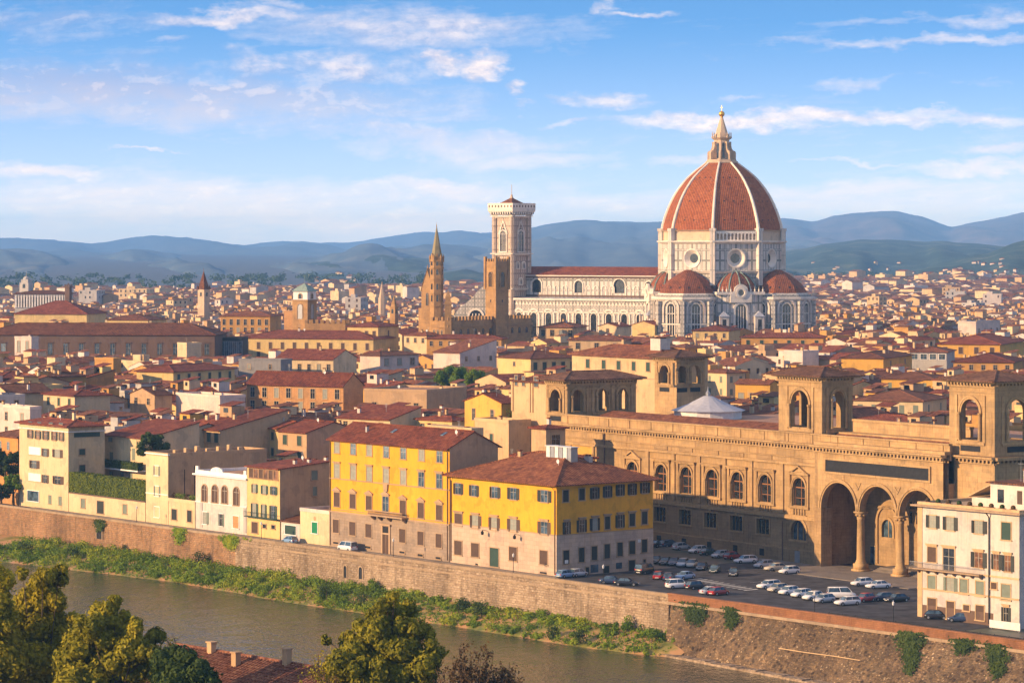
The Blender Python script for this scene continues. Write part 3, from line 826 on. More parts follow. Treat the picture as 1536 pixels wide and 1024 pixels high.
# ---------------------------------------------------------------- windows
WIN = {}
def window_meshes(w, h, pane, trim, shut, hood, mode):
    key = (round(w, 2), round(h, 2), pane, trim, shut, hood, mode)
    if key in WIN:
        return WIN[key]
    mb = MB()
    if mode == 'arch':
        r = w / 2
        mb.arch_face(0, r, 0, h - r, -0.02, 1)
        mb.arch_ring(0, r, r + 0.22, h - r, -0.14, 0.0, 0, legs=h - r)
        mb.box(-0.05, 0.05, -0.06, -0.021, 0, h - 0.05, 2)
        mb.box(-r + .02, r - .02, -0.055, -0.021, h - r - .05, h - r + .05, 2)
        mb.box(-r - 0.35, r + 0.35, -0.22, 0, -0.2, 0, 0)
    else:
        mb.poly([(-w / 2, -0.02, 0), (w / 2, -0.02, 0), (w / 2, -0.02, h), (-w / 2, -0.02, h)], 1)
        if trim:
            fw = 0.16
            mb.box(-w / 2 - fw, -w / 2, -0.09, 0, 0, h + fw, 0)
            mb.box(w / 2, w / 2 + fw, -0.09, 0, 0, h + fw, 0)
            mb.box(-w / 2, w / 2, -0.09, 0, h, h + fw, 0)
            mb.box(-w / 2 - fw - .1, w / 2 + fw + .1, -0.2, 0, -0.16, -0.002, 0)
        else:
            mb.box(-w / 2 - .1, w / 2 + .1, -0.12, 0, -0.1, 0, 0)
        if shut != 'closed':
            mb.box(-0.04, 0.04, -0.05, -0.021, 0.0, h, 2)
            mb.box(-w / 2, w / 2, -0.045, -0.021, h * .62, h * .62 + .06, 2)
            for s in (-1, 1):
                mb.box(s * w / 2 - .05, s * w / 2 + .05, -0.05, -0.021, 0.0, h, 2)
        if hood == 'corn':
            mb.box(-w / 2 - .35, w / 2 + .35, -0.32, 0, h + .34, h + .5, 0)
            mb.box(-w / 2 - .25, w / 2 + .25, -0.2, 0, h + .17, h + .338, 0)
        elif hood == 'ped':
            mb.box(-w / 2 - .4, w / 2 + .4, -0.34, 0, h + .34, h + .48, 0)
            mb.box(-w / 2 - .2, w / 2 + .2, -0.16, 0, h + .17, h + .338, 0)
            a, b = w / 2 + .42, h + .482
            for yy in (-0.30,):
                mb.mesh([(-a, yy, b), (a, yy, b), (0, yy, b + .62), (-a, 0, b), (a, 0, b), (0, 0, b + .62)], [(0, 1, 2), (1, 4, 5, 2), (3, 0, 2, 5)], 0)
    me = mb.data('window', [M[trim or 'trim'], M[pane], M['frame']])
    sh = None
    if shut and shut not in ('closed',):
        sb = MB()
        sw = w * 0.5
        sb.box(-sw / 2, sw / 2, -0.05, 0, 0, h)
        n = max(5, int(h / 0.22))
        for k in range(n):
            z0 = 0.08 + (h - 0.16) * k / n
            sb.mesh([(-sw / 2 + .06, -.052, z0), (sw / 2 - .06, -.052, z0), (sw / 2 - .06, -.085, z0 + .03), (-sw / 2 + .06, -.085, z0 + .03), (-sw / 2 + .06, -.052, z0 + .15), (sw / 2 - .06, -.052, z0 + .15)], [(0, 1, 2, 3), (3, 2, 5, 4)])
        sh = sb.data('shutter', [M[shut]])
    WIN[key] = (me, sh)
    return WIN[key]

class Bld:
    """A building in its own frame: x along the front to the right, y into the block, z up."""
    def __init__(s, name, label, cat, fr, w, d, group=None):
        s.F, s.w, s.d = fr, w, d
        s.root = thing(name, label, cat, (fr.ox, fr.oy, 0), fr.ang, group)
    def lx(s, px, y=0.0):
        return s.F.xat(px, y)
    def ly(s, px, x=None):
        return s.F.yat(px, s.w if x is None else x)
    def lz(s, px, py, y=0.0):
        return s.F.z(s.F.xat(px, y), y, py)
    def rz(s, px, py):
        return s.F.z(s.w, s.F.yat(px, s.w), py)
    def part(s, name, mb, mats, smooth=False, parent=None):
        return mb.build(name, mats, parent or s.root, smooth)
    def box(s, name, x0, x1, y0, y1, z0, z1, mat, skip='', parent=None):
        mb = MB(); mb.box(x0, x1, y0, y1, z0, z1, 0, skip)
        return s.part(name, mb, M[mat], parent=parent)
    def win(s, pos, z, w, h, face='F', pane='glass', trim='trim', shut=None, hood=None, mode='rect', label=None, name='window', ajar=None):
        if face in 'FR' and pane == 'curtain' and random.random() < .35:
            pane = 'bluegl'
        elif pane == 'glass' and mode == 'rect' and random.random() < .18:
            pane = 'curtain'
        ajar = ajar or .4
        me, sh = window_meshes(w, h, pane, trim, shut, hood, mode)
        loc, rz = {'F': ((pos, 0, z), 0), 'R': ((s.w, pos, z), pi / 2), 'L': ((0, pos, z), -pi / 2), 'B': ((pos, s.d, z), pi)}[face]
        o = link(name, me, s.root, loc, rz)
        if sh is not None:
            for k in (-1, 1):
                c = link('shutter', sh, o, (k * (w * 0.77), -0.03, 0))
                if ajar:
                    c.rotation_euler = (0, 0, k * random.uniform(0, ajar))
        return o
    def roof(s, kind, h, mat='roof', over=0.6, rise=None, x0=0, x1=None, y0=0, y1=None, parent=None, th=0.2, name='roof'):
        x1 = s.w if x1 is None else x1
        y1 = s.d if y1 is None else y1
        s.rk = (kind, h, x0, x1, y0, y1)
        w, d = x1 - x0, y1 - y0
        mb = MB()
        o = over
        if kind == 'hip':
            L, S = max(w, d), min(w, d)
            rise = rise if rise is not None else S / 2 * 0.27
            ax, bx, ay, by = x0 - o, x1 + o, y0 - o, y1 + o
            if w >= d:
                r1, r2 = (x0 + d / 2, (y0 + y1) / 2), (x1 - d / 2, (y0 + y1) / 2)
            else:
                r1, r2 = ((x0 + x1) / 2, y0 + w / 2), ((x0 + x1) / 2, y1 - w / 2)
            if abs(w - d) < 0.3:
                c = ((x0 + x1) / 2, (y0 + y1) / 2)
                r1 = (c[0] - (0.2 if w >= d else 0), c[1] - (0 if w >= d else 0.2)); r2 = (c[0] + (0.2 if w >= d else 0), c[1] + (0 if w >= d else 0.2))
            z0, zt = h - 0.03, h + rise
            E = [(ax, ay), (bx, ay), (bx, by), (ax, by)]
            mb.prism(E, z0, z0 + th, 0, top=False, bot=True)
            e = [(x, y, z0 + th) for x, y in E]
            A, B = (*r1, zt), (*r2, zt)
            if w >= d:
                mb.poly([e[0], e[1], B, A]); mb.poly([e[1], e[2], B]); mb.poly([e[2], e[3], A, B]); mb.poly([e[3], e[0], A])
            else:
                mb.poly([e[0], e[1], A]); mb.poly([e[1], e[2], B, A]); mb.poly([e[2], e[3], B]); mb.poly([e[3], e[0], A, B])
            # ridge tiles
            for p, q in [(A, B)] + [(e[i], (A if (i in (0, 3) if w >= d else i in (0, 1)) else B)) for i in range(4)]:
                mb.tube([p, q], [0.16, 0.16], 5)
        elif kind in ('gx', 'gy', 'shed'):
            def prof(ya, yb, half):
                ym = (ya + yb) / 2
                return ym
            if kind == 'gx':
                rise = rise if rise is not None else d / 2 * 0.27
                ym = (y0 + y1) / 2
                sl = rise / (d / 2)
                P = [(y0 - o, h - o * sl), (ym, h + rise), (y1 + o, h - o * sl)]
                xa, xb = x0 - 0.25, x1 + 0.25
                up = [(y, z + th) for y, z in P]
                mb.poly([(xa, up[0][0], up[0][1]), (xb, up[0][0], up[0][1]), (xb, up[1][0], up[1][1]), (xa, up[1][0], up[1][1])])
                mb.poly([(xb, up[2][0], up[2][1]), (xa, up[2][0], up[2][1]), (xa, up[1][0], up[1][1]), (xb, up[1][0], up[1][1])])
                for xx in (xa, xb):
                    mb.poly([(xx, *P[0]), (xx, *up[0]), (xx, *up[1]), (xx, *P[1])]); mb.poly([(xx, *P[1]), (xx, *up[1]), (xx, *up[2]), (xx, *P[2])])
                mb.poly([(xa, *P[0]), (xb, *P[0]), (xb, *up[0]), (xa, *up[0])]); mb.poly([(xb, *P[2]), (xa, *P[2]), (xa, *up[2]), (xb, *up[2])])
                mb.poly([(xb, *P[0]), (xa, *P[0]), (xa, *P[1]), (xb, *P[1])]); mb.poly([(xa, *P[2]), (xb, *P[2]), (xb, *P[1]), (xa, *P[1])])
                mb.tube([(xa, *up[1]), (xb, *up[1])], [0.17, 0.17], 5)
            elif kind == 'gy':
                rise = rise if rise is not None else w / 2 * 0.27
                xm = (x0 + x1) / 2
                sl = rise / (w / 2)
                P = [(x0 - o, h - o * sl), (xm, h + rise), (x1 + o, h - o * sl)]
                ya, yb = y0 - 0.25, y1 + 0.25
                up = [(x, z + th) for x, z in P]
                for i, j in ((0, 1), (1, 2)):
                    mb.poly([(up[i][0], ya, up[i][1]), (up[j][0], ya, up[j][1]), (up[j][0], yb, up[j][1]), (up[i][0], yb, up[i][1])])
                    mb.poly([(P[j][0], ya, P[j][1]), (P[i][0], ya, P[i][1]), (P[i][0], yb, P[i][1]), (P[j][0], yb, P[j][1])])
                    for yy in (ya, yb):
                        mb.poly([(P[i][0], yy, P[i][1]), (P[j][0], yy, P[j][1]), (up[j][0], yy, up[j][1]), (up[i][0], yy, up[i][1])])
                for i in (0, 2):
                    mb.poly([(P[i][0], ya, P[i][1]), (P[i][0], yb, P[i][1]), (up[i][0], yb, up[i][1]), (up[i][0], ya, up[i][1])])
                mb.tube([(up[1][0], ya, up[1][1]), (up[1][0], yb, up[1][1])], [0.17, 0.17], 5)
            else:  # shed, rising to the back
                rise = rise if rise is not None else d * 0.22
                sl = rise / d
                A, B = (y0 - o, h - o * sl), (y1 + 0.2, h + rise + 0.2 * sl)
                xa, xb = x0 - 0.25, x1 + 0.25
                for zz, rev in ((th, False), (0, True)):
                    q = [(xa, A[0], A[1] + zz), (xb, A[0], A[1] + zz), (xb, B[0], B[1] + zz), (xa, B[0], B[1] + zz)]
                    mb.poly(q[::-1] if rev else q)
                mb.poly([(xa, *A), (xb, *A), (xb, A[0], A[1] + th), (xa, A[0], A[1] + th)])
                mb.poly([(xb, *B), (xa, *B), (xa, B[0], B[1] + th), (xb, B[0], B[1] + th)])
                for xx in (xa, xb):
                    mb.poly([(xx, *A), (xx, *B), (xx, B[0], B[1] + th), (xx, A[0], A[1] + th)])
        elif kind == 'flat':
            p = 0.3
            zt = h + 0.7
            mb.box(x0 - .08, x1 + .08, y0 - .08, y0 + p, h - .002, zt, 1); mb.box(x0 - .08, x1 + .08, y1 - p, y1 + .08, h - .002, zt, 1)
            mb.box(x0 - .08, x0 + p, y0 + p, y1 - p, h - .002, zt - .003, 1); mb.box(x1 - p, x1 + .08, y0 + p, y1 - p, h - .002, zt - .003, 1)
            mb.poly([(x0, y0, h + .1), (x1, y0, h + .1), (x1, y1, h + .1), (x0, y1, h + .1)], 0)
            rise = 0.7
        s.rise = rise
        mats = [M[mat]] if kind != 'flat' else [M['terrace'], M[mat]]
        s.roof_o = mb.build(name, mats, parent or s.root)
        return s.roof_o
    def walls(s, kind, h, mat, x0=0, x1=None, y0=0, y1=None, z0=0.0, rise=None, name='wall'):
        x1 = s.w if x1 is None else x1
        y1 = s.d if y1 is None else y1
        w, d = x1 - x0, y1 - y0
        mb = MB()
        mb.box(x0, x1, y0, y1, z0, h, 0, skip='tb')
        if kind == 'gx':
            r = rise if rise is not None else d / 2 * 0.27
            for xx in (x0, x1):
                mb.poly([(xx, y0, h), (xx, y1, h), (xx, (y0 + y1) / 2, h + r)])
        elif kind == 'gy':
            r = rise if rise is not None else w / 2 * 0.27
            for yy in (y0, y1):
                mb.poly([(x0, yy, h), (x1, yy, h), ((x0 + x1) / 2, yy, h + r)])
        elif kind == 'shed':
            r = rise if rise is not None else d * 0.22
            for xx in (x0, x1):
                mb.poly([(xx, y0, h), (xx, y1, h), (xx, y1, h + r)])
            mb.poly([(x0, y1, h), (x1, y1, h), (x1, y1, h + r), (x0, y1, h + r)])
        return s.part(name, mb, M[mat])
    def roof_z(s, x, y):
        kind, h, x0, x1, y0, y1 = s.rk
        w, d = x1 - x0, y1 - y0
        if kind == 'flat':
            return h
        if kind == 'gx':
            return h + s.rise * (1 - abs(y - (y0 + y1) / 2) / (d / 2))
        if kind == 'gy':
            return h + s.rise * (1 - abs(x - (x0 + x1) / 2) / (w / 2))
        if kind == 'shed':
            return h + s.rise * (y - y0) / d
        m = min(x - x0, x1 - x, y - y0, y1 - y)
        return h + s.rise * m / (min(w, d) / 2)
    def chimney(s, x, y, hh=1.3, mat='buff', w=0.8, d=0.55):
        z = s.roof_z(x, y)
        mb = MB()
        mb.box(x - w / 2, x + w / 2, y - d / 2, y + d / 2, z - 0.4, z + hh, 0)
        for k in (-1, 1):
            mb.box(x + k * w * .28 - .1, x + k * w * .28 + .1, y - d * .3, y + d * .3, z + hh - .002, z + hh + .22, 1)
        mb.box(x - w / 2 - .1, x + w / 2 + .1, y - d / 2 - .1, y + d / 2 + .1, z + hh + .22, z + hh + .32, 1)
        return mb.build('chimney', [M[mat], M['roof']], s.roof_o)
    def dish(s, x, y):
        z = s.roof_z(x, y)
        mb = MB()
        mb.tube([(x, y, z - .1), (x, y, z + .9)], [.04, .04], 5)
        i0 = len(mb.v)
        mb.lathe([(0.02, 0), (.25, .04), (.42, .13)], 10)
        mb.xform(i0, lambda p: (x + p[0], y - .05 - p[2], z + .95 + p[1]))
        return mb.build('satellite_dish', M['dish'], s.roof_o)
    def aerial(s, x, y, hh=2.2):
        z = s.roof_z(x, y)
        mb = MB()
        mb.tube([(x, y, z - .1), (x, y, z + hh)], [.035, .025], 4)
        for k in range(4):
            mb.box(x - .5 + .06 * k, x + .5 - .06 * k, y - .02, y + .02, z + hh - .25 * k - .02, z + hh - .25 * k + .02)
        return mb.build('aerial', M['metal'], s.roof_o)
    def skylight(s, x, y, dy=0.0):
        z = s.roof_z(x, y)
        z2 = s.roof_z(x, y + 1.1)
        mb = MB()
        a, b = .45, .12
        mb.mesh([(x - a, y, z + .2 + b), (x + a, y, z + .2 + b), (x + a, y + 1.1, z2 + .2 + b), (x - a, y + 1.1, z2 + .2 + b), (x - a, y, z), (x + a, y, z), (x + a, y + 1.1, z2), (x - a, y + 1.1, z2)],
                [(0, 1, 2, 3), (4, 5, 1, 0), (5, 6, 2, 1), (7, 4, 0, 3), (6, 7, 3, 2)])
        return mb.build('skylight', M['bluegl'], s.roof_o)

# footprints already taken, as boxes in the river-front frame
TAKEN = []
def take(fr, w, d, x0=0, y0=0, pad=0.0):
    c = [FR.inv(*fr.w(x, y).xy) for x, y in ((x0, y0), (w, y0), (w, d), (x0, d))]
    TAKEN.append((min(p[0] for p in c) - pad, max(p[0] for p in c) + pad, min(p[1] for p in c) - pad, max(p[1] for p in c) + pad))
def free(u0, u1, v0, v1):
    return not any(u0 < b and u1 > a and v0 < d and v1 > c for a, b, c, d in TAKEN)
# ---------------------------------------------------------------- the row of buildings along the river
ZK = 3.9375
def front(name, label, cat, pl, pr, V, ps=None, d=None, group=None, fr=FR):
    u0 = fr.xat(pl, V)
    f = fr.sub(u0, V)
    w = f.xat(pr, 0)
    if d is None:
        d = f.yat(ps, w)
    take(f, w, d, pad=0.5)
    return Bld(name, label, cat, f, w, d, group)

def zwin(B, ox, oy, items, face='F', k=ZK, **kw):
    """items: (x0, x1, y0, y1[, options]) measured on an enlargement whose corner is (ox, oy)."""
    out = []
    for it in items:
        x0, x1, y0, y1 = it[:4]
        o = dict(kw)
        if len(it) > 4:
            o.update(it[4])
        pa, pb, qa, qb = ox + x0 / k, ox + x1 / k, oy + y0 / k, oy + y1 / k
        pm = (pa + pb) / 2
        if face == 'F':
            a, b = B.lx(pa), B.lx(pb); z0, z1 = B.lz(pm, qb), B.lz(pm, qa)
        else:
            a, b = B.ly(pa), B.ly(pb); z0, z1 = B.rz(pm, qb), B.rz(pm, qa)
        w = abs(b - a)
        if o.get('shut') and o['shut'] != 'closed':
            w *= 0.48
        out.append(B.win((a + b) / 2, z0, round(w, 1), round(z1 - z0, 1), face, **o))
    return out

ROW = 'buildings along the river front'
# tall cream block at the far end
B = front('apartment_block', 'tall cream apartment block beside the box hedge terrace, red hipped roof', 'building', 29, 102.5, 7.4, 157)
h = B.lz(29, 634)
B.walls('hip', h, 'cream'); B.roof('hip', h, 'roof3', 0.9)
B.box('cornice', -0.2, B.w + 0.2, -0.2, B.d + .2, h - 1.15, h - 0.95, 'whitetrim', skip='')
zwin(B, 0, 600, [(160, 200, 175, 222), (205, 245, 180, 228), (250, 292, 182, 232), (300, 342, 187, 236), (346, 383, 190, 238)], pane='amber', shut='darksh')
zwin(B, 0, 600, [(245, 292, 285, 332), (305, 378, 290, 338), (168, 235, 355, 402), (245, 292, 440, 488), (305, 378, 447, 495)], trim=None, shut='brownsh')
zwin(B, 0, 600, [(170, 240, 274, 322), (168, 240, 430, 478)], pane='whitetrim', trim=None, shut='closed')
zwin(B, 0, 600, [(163, 230, 535, 595)], pane='bluegl', trim='whitetrim', name='garage_door', shut='closed')
zwin(B, 0, 600, [(285, 305, 560, 612), (345, 365, 567, 620)], pane='greysh', trim=None, shut='closed')
for zx in (178, 232, 300, 360):
    zwin(B, 0, 600, [(zx - 11, zx + 11, 116 + zx * .045, 127 + zx * .045)], trim=None, shut='closed')
zwin(B, 0, 600, [(437, 590, 190, 216)], 'R', pane='green', trim=None, shut='closed')
zwin(B, 0, 600, [(468, 502, 288, 322), (468, 502, 382, 422)], 'R', pane='green', shut='closed')
B.chimney(B.w * .75, B.d * .5, 1.6, 'cream'); B.chimney(B.w * .3, B.d * .7, 1.0, 'tan'); B.dish(B.w * .55, B.d * .4)

# low terrace wing under the hedge
B = front('terrace_wing', 'low cream wing under the long box hedge, dark blue door', 'building', 103.2, 218, 7.4, d=11)
h = B.lz(103.5, 739)
B.walls('flat', h, 'cream')
mb = MB(); mb.box(0, B.w, -.15, B.d, h, h + .25); B.part('terrace_slab', mb, M['darkstone'])
zwin(B, 0, 600, [(480, 503, 583, 635), (727, 750, 615, 670)], pane='greysh', shut='closed')
zwin(B, 0, 600, [(575, 613, 596, 668)], pane='darksh', shut='closed', name='door')
HEDGE_AT = (B, h + .25)

# house set back behind the terrace
B = front('terrace_house', 'cream stepped house with planted balcony behind the box hedge', 'house', 156, 219, 21, d=14)
h = B.lz(157, 652)
B.walls('shed', h, 'cream'); B.roof('shed', h, 'roof3')
zwin(B, 0, 600, [(648, 668, 305, 350), (780, 798, 285, 352), (648, 668, 418, 458), (712, 730, 425, 466), (765, 783, 430, 472), (640, 664, 220, 245)], pane='greysh', trim=None, shut='closed')
zb = B.lz(180, 701)
B.box('balcony', 0, B.w, -2.2, -0.002, zb - .3, zb, 'whitetrim')
BALC = (B, zb)

# narrow tan house with the long blank flank
B = front('town_house', 'narrow tan town house with two blue shuttered windows and long blank flank', 'house', 219.3, 252.3, 7.4, 400)
h = B.lz(219, 681)
B.walls('flat', h, 'tan'); B.roof('flat', h, 'tan')
B.box('front_render', -.03, B.w + .03, -.04, 0, 0, h, 'cream', skip='k')
B.box('cornice', -.25, B.w + .25, -.3, .3, h + .2, h + .45, 'whitetrim')
B.box('string_course', -.05, B.w + .05, -.12, -.041, h * .43, h * .43 + .2, 'whitetrim')
zwin(B, 0, 600, [(902, 951, 388, 443), (905, 951, 508, 565)], trim='whitetrim', shut='greysh')
zwin(B, 0, 600, [(913, 942, 630, 690)], trim='whitetrim', pane='greysh', shut='closed')
for k in range(7):
    y = B.d * (0.2 + .11 * k)
    mb = MB(); mb.box(B.w * .3, B.w * .3 + 1.0, y, y + .8, h + .1, h + .9 + .3 * (k % 3)); mb.build('roof_vent', M['buff'], B.roof_o)
mb = MB(); mb.box(B.w, B.w + .12, B.d * .16, B.d * .16 + .12, h * .35, h * .8); mb.box(B.w, B.w + .12, B.d * .26, B.d * .26 + .12, h * .35, h * .85); B.part('drainpipe', mb, M['slate'])

B = front('garden_wing', 'low cream wing with potted plants on its roof terrace, two shuttered windows', 'building', 252.8, 292.5, 7.42, d=9)
h = B.lz(253, 751)
B.walls('flat', h, 'cream'); B.roof('flat', h, 'cream')
zwin(B, 0, 600, [(1015, 1045, 643, 705), (1107, 1133, 652, 718)], pane='darksh', shut='closed')
GARDEN = (B, h + .1)

# white house with the arched windows
B = front('villa', 'white stuccoed villa with four arched windows and scalloped parapet', 'house', 293.5, 370.3, 7.4, d=13)
h = B.lz(294, 709)
B.walls('flat', h, 'white'); B.roof('flat', h, 'whitetrim')
B.box('cornice', -.5, B.w + .4, -.55, .2, h - .35, h - .02, 'whitetrim')
mb = MB()
n = 16
c, r = B.w * .42, 2.3
pts = [(c - r - 1, h + .7)] + [(c - r * cos(pi * k / n), h + .7 + .95 * sin(pi * k / n)) for k in range(n + 1)] + [(c + r + 1, h + .7)]
mb.poly([(x, -.1, z) for x, z in pts]); mb.poly([(x, .2, z) for x, z in pts[::-1]])
for a, b in zip(pts, pts[1:]):
    mb.poly([(a[0], -.1, a[1]), (b[0], -.1, b[1]), (b[0], .2, b[1]), (a[0], .2, a[1])])
for x in (.1, B.w - 1.1):
    mb.box(x, x + 1.0, -.12, .22, h + .69, h + 1.5)
B.part('scalloped_parapet', mb, M['whitetrim'])
zs = B.lz(300, 753)
B.box('string_course', -.05, B.w + .05, -.14, -.002, zs, zs + .28, 'whitetrim')
zwin(B, 250, 600, [(209, 240, 497, 597), (269, 303, 501, 603), (327, 360, 507, 608), (396, 429, 515, 620)], mode='arch', pane='brownsh', trim='trim')
zwin(B, 250, 600, [(203, 250, 660, 730), (303, 343, 672, 742)], trim='whitetrim', shut='greysh')
zwin(B, 250, 600, [(392, 427, 683, 755)], trim='whitetrim', pane='brick', shut='closed', name='door')
for zx in (205, 463):
    a = B.lx(250 + zx / ZK)
    B.box('pilaster', a - .5, a + .5, -.1, -.003, 0.5, zs, 'light grey')

# pale yellow house
B = front('house', 'pale yellow house with green shutters and a wooden loggia under a dark red roof', 'house', 371, 420, 7.4, 494.3)
h = B.lz(371, 699)
B.walls('shed', h, 'tan', rise=1.0); B.roof('shed', h, 'roof3', .7, rise=1.0)
B.box('front_render', -.02, B.w + .03, -.05, 0, 0, h - .1, 'pale yellow', skip='k')
for k in range(6):
    a = B.w * (.06 + .15 * k)
    B.win(a + B.w * .075, h - 2.15, B.w * .12, 1.8, 'F', pane='amber' if k % 2 else 'brownsh', trim='brown', shut='closed').location.y = -.06
for o in zwin(B, 250, 600, [(499, 543, 497, 545), (557, 601, 503, 553), (613, 656, 510, 557), (496, 545, 610, 690), (557, 594, 618, 695), (607, 656, 625, 705)], shut='green', pane='curtain'):
    o.location.y = -.06
for o in zwin(B, 250, 600, [(505, 540, 720, 783, {'pane': 'brownsh'}), (570, 590, 733, 753), (622, 642, 737, 758)], shut='closed'):
    o.location.y = -.06
zb = B.lz(390, 776)
mb = MB(); mb.box(.1, B.w - .1, -1.0, -.051, zb, zb + .15)
for k in range(24):
    x = .15 + (B.w - .3) * k / 23
    mb.box(x - .02, x + .02, -1.0, -.96, zb + .15, zb + 1.05)
mb.box(.1, B.w - .1, -1.02, -.95, zb + 1.05, zb + 1.11)
B.part('balcony', mb, M['green'])
zwin(B, 250, 600, [(855, 890, 415, 470), (862, 887, 512, 563)], 'R', pane='greysh', shut='closed')
B.chimney(B.w * .7, B.d * .5, .9, 'white'); B.chimney(B.w * .8, B.d * .72, .8, 'white'); B.dish(B.w * .5, B.d * .8); B.aerial(B.w * .4, B.d * .85)

B = front('garage', 'small white garage with green door beside the pale yellow house', 'garage', 421.5, 450, 7.6, d=8)
h = B.lz(422, 781)
B.walls('flat', h, 'white'); B.roof('shed', h, 'roof2', .3)
zwin(B, 250, 600, [(700, 765, 740, 792)], pane='green', trim='whitetrim', shut='closed', name='garage_door')
B = front('cottage', 'low cream cottage with a bright green door, wedged against the yellow palazzo', 'house', 450.3, 494.3, 7.4, d=14)
h = B.lz(451, 766)
B.walls('flat', h, 'cream'); B.roof('flat', h, 'pinkish white')
m_ = flat_mat('bright green door', (0.01, 0.19, 0.075), .5); M['bgreen'] = m_
zwin(B, 250, 600, [(858, 892, 720, 785)], pane='bgreen', trim='whitetrim', shut='closed', name='door')
mb = MB(); mb.lathe([(.01, -.02), (.45, -.02)], 12); mb.xform(0, lambda p: (p[0] + B.lx(250 + 875 / ZK), p[2], p[1] + B.lz(470, 777)))
B.part('roundel', mb, M['tan'])

# big yellow palazzo
B = front('palazzo', 'large yellow palazzo with seven pedimented windows above a grey stone ground floor', 'palazzo', 494.9, 674.6, 7.4, d=22)
GP = B
h = B.lz(495, 656.5)
dr = B.ly(711)
rise = B.F.z(B.w, dr, 648) - h
B.d = dr * 2
take(B.F, B.w, B.d)
B.walls('gx', h, 'tan', rise=rise); B.roof('gx', h, 'roof3', .9, rise=rise)
zg = B.lz(495, 766.5)
B.box('front_render', -.02, B.w + .02, -.06, 0, zg, h - .12, 'gold', skip='k')
B.box('ground_storey', -.05, B.w + .03, -.12, 0, 0, zg - .002, 'rustic', skip='k')
B.box('string_course', -.06, B.w + .05, -.26, -.13, zg - .05, zg + .25, 'trim')
z2 = B.lz(495, 716)
B.box('string_course', -.04, B.w + .04, -.2, -.063, z2 - .15, z2 + .06, 'trim')
z3 = B.lz(495, 762)
B.box('sill_course', -.04, B.w + .04, -.16, -.063, z3 - .1, z3 + .02, 'trim')
def grow(B, ox, oy, xs, yref, wz, hood, pane, shut=None, y=-.06, face='F', curt=(), k=ZK):
    x0 = xs[0]
    zt = B.lz(ox + x0 / k, oy + yref[0] / k); zb = B.lz(ox + x0 / k, oy + yref[1] / k)
    w = abs(B.lx(ox + (x0 + wz / 2) / k) - B.lx(ox + (x0 - wz / 2) / k))
    for i, x in enumerate(xs):
        o = B.win(B.lx(ox + x / k), zb, round(w, 2), round(zt - zb, 2), 'F', pane=('curtain' if i in curt else pane), trim='trim', shut=shut, hood=hood)
        o.location.y = y
grow(B, 470, 620, [142, 238, 333, 433, 534, 642, 748], (170, 232), 30, None, 'bluegl', curt=(0, 1, 2, 3, 5))
grow(B, 470, 620, [142, 238, 333, 432, 534, 640, 746], (298, 378), 31, 'corn', 'curtain', curt=())
grow(B, 470, 620, [141, 235, 331], (465, 548), 33, 'ped', 'brownsh', 'closed')
grow(B, 470, 620, [429], (490, 588), 36, 'ped', 'curtain')
for x, a, b in [(532, 513, 603), (638, 526, 616), (746, 540, 628)]:
    grow(B, 470, 620, [x], (a, b), 35, 'ped', 'brownsh', 'closed')
for x, a, b in [(138, 625, 703), (235, 639, 718), (330, 652, 730), (530, 681, 760), (638, 696, 775), (745, 710, 790)]:
    grow(B, 470, 620, [x], (a, b), 35, None, 'brownsh', 'closed', y=-.12)
for x, a, b in [(137, 757, 768), (328, 782, 795), (528, 812, 824), (636, 829, 842), (742, 846, 858)]:
    grow(B, 470, 620, [x], (a, b), 30, None, 'slate', 'closed', y=-.12)
zd0, zd1 = B.lz(470 + 433 / ZK, 620 + 808 / ZK), B.lz(470 + 433 / ZK, 620 + 664 / ZK)
xd = B.lx(470 + 433 / ZK)
mb = MB()
mb.box(xd - 1.0, xd + 1.0, -.16, -.121, 0.1, zd1 - 1.6, 1); mb.box(xd - 1.0, xd + 1.0, -.16, -.121, zd1 - 1.3, zd1 - .1, 2)
for s in (-1, 1):
    mb.box(xd + s * 1.25 - .25, xd + s * 1.25 + .25, -.3, -.121, 0, zd1 + .1, 0)
mb.box(xd - 1.0, xd + 1.0, -.3, -.121, zd1 - 1.6, zd1 - 1.3, 0); mb.box(xd - 1.7, xd + 1.7, -.5, -.121, zd1 + .1, zd1 + .4, 0)
mb.box(xd - .03, xd + .03, -.19, -.161, .1, zd1 - 1.62, 0)
B.part('door', mb, [M['trim'], M['brownsh'], M['slate']])
xb0, xb1 = B.lx(470 + 355 / ZK), B.lx(470 + 560 / ZK)
zb = zg + .3
mb = MB(); mb.box(xb0, xb1, -1.5, -.27, zb, zb + .25)
n = 30
for k in range(n + 1):
    x = xb0 + .15 + (xb1 - xb0 - .3) * k / n
    mb.lathe([(.05, zb + .25), (.10, zb + .5), (.05, zb + .8), (.07, zb + 1.0)], 6, x, -1.38)
mb.box(xb0, xb1, -1.5, -1.26, zb + 1.0, zb + 1.15)
for x in (xb0 + .6, xd - 1.5, xd + 1.5, xb1 - .6):
    mb.mesh([(x - .2, -.27, zb), (x + .2, -.27, zb), (x + .2, -.27, zb - .9), (x - .2, -.27, zb - .9), (x - .2, -1.3, zb), (x + .2, -1.3, zb), (x + .2, -1.2, zb - .25), (x - .2, -1.2, zb - .25)],
            [(4, 5, 6, 7), (7, 6, 2, 3), (0, 4, 7, 3), (5, 1, 2, 6)])
B.part('balcony', mb, M['trim'])
mb = MB(); xs = B.lx(470 + 433 / ZK); zs = B.lz(470 + 433 / ZK, 620 + 432 / ZK)
mb.prism([(xs - .55, -.35), (xs + .55, -.35), (xs + .55, -.07), (xs - .55, -.07)], zs - .9, zs + .5, bot=True, poly2=[(xs - .75, -.4), (xs + .75, -.4), (xs + .75, -.07), (xs - .75, -.07)])
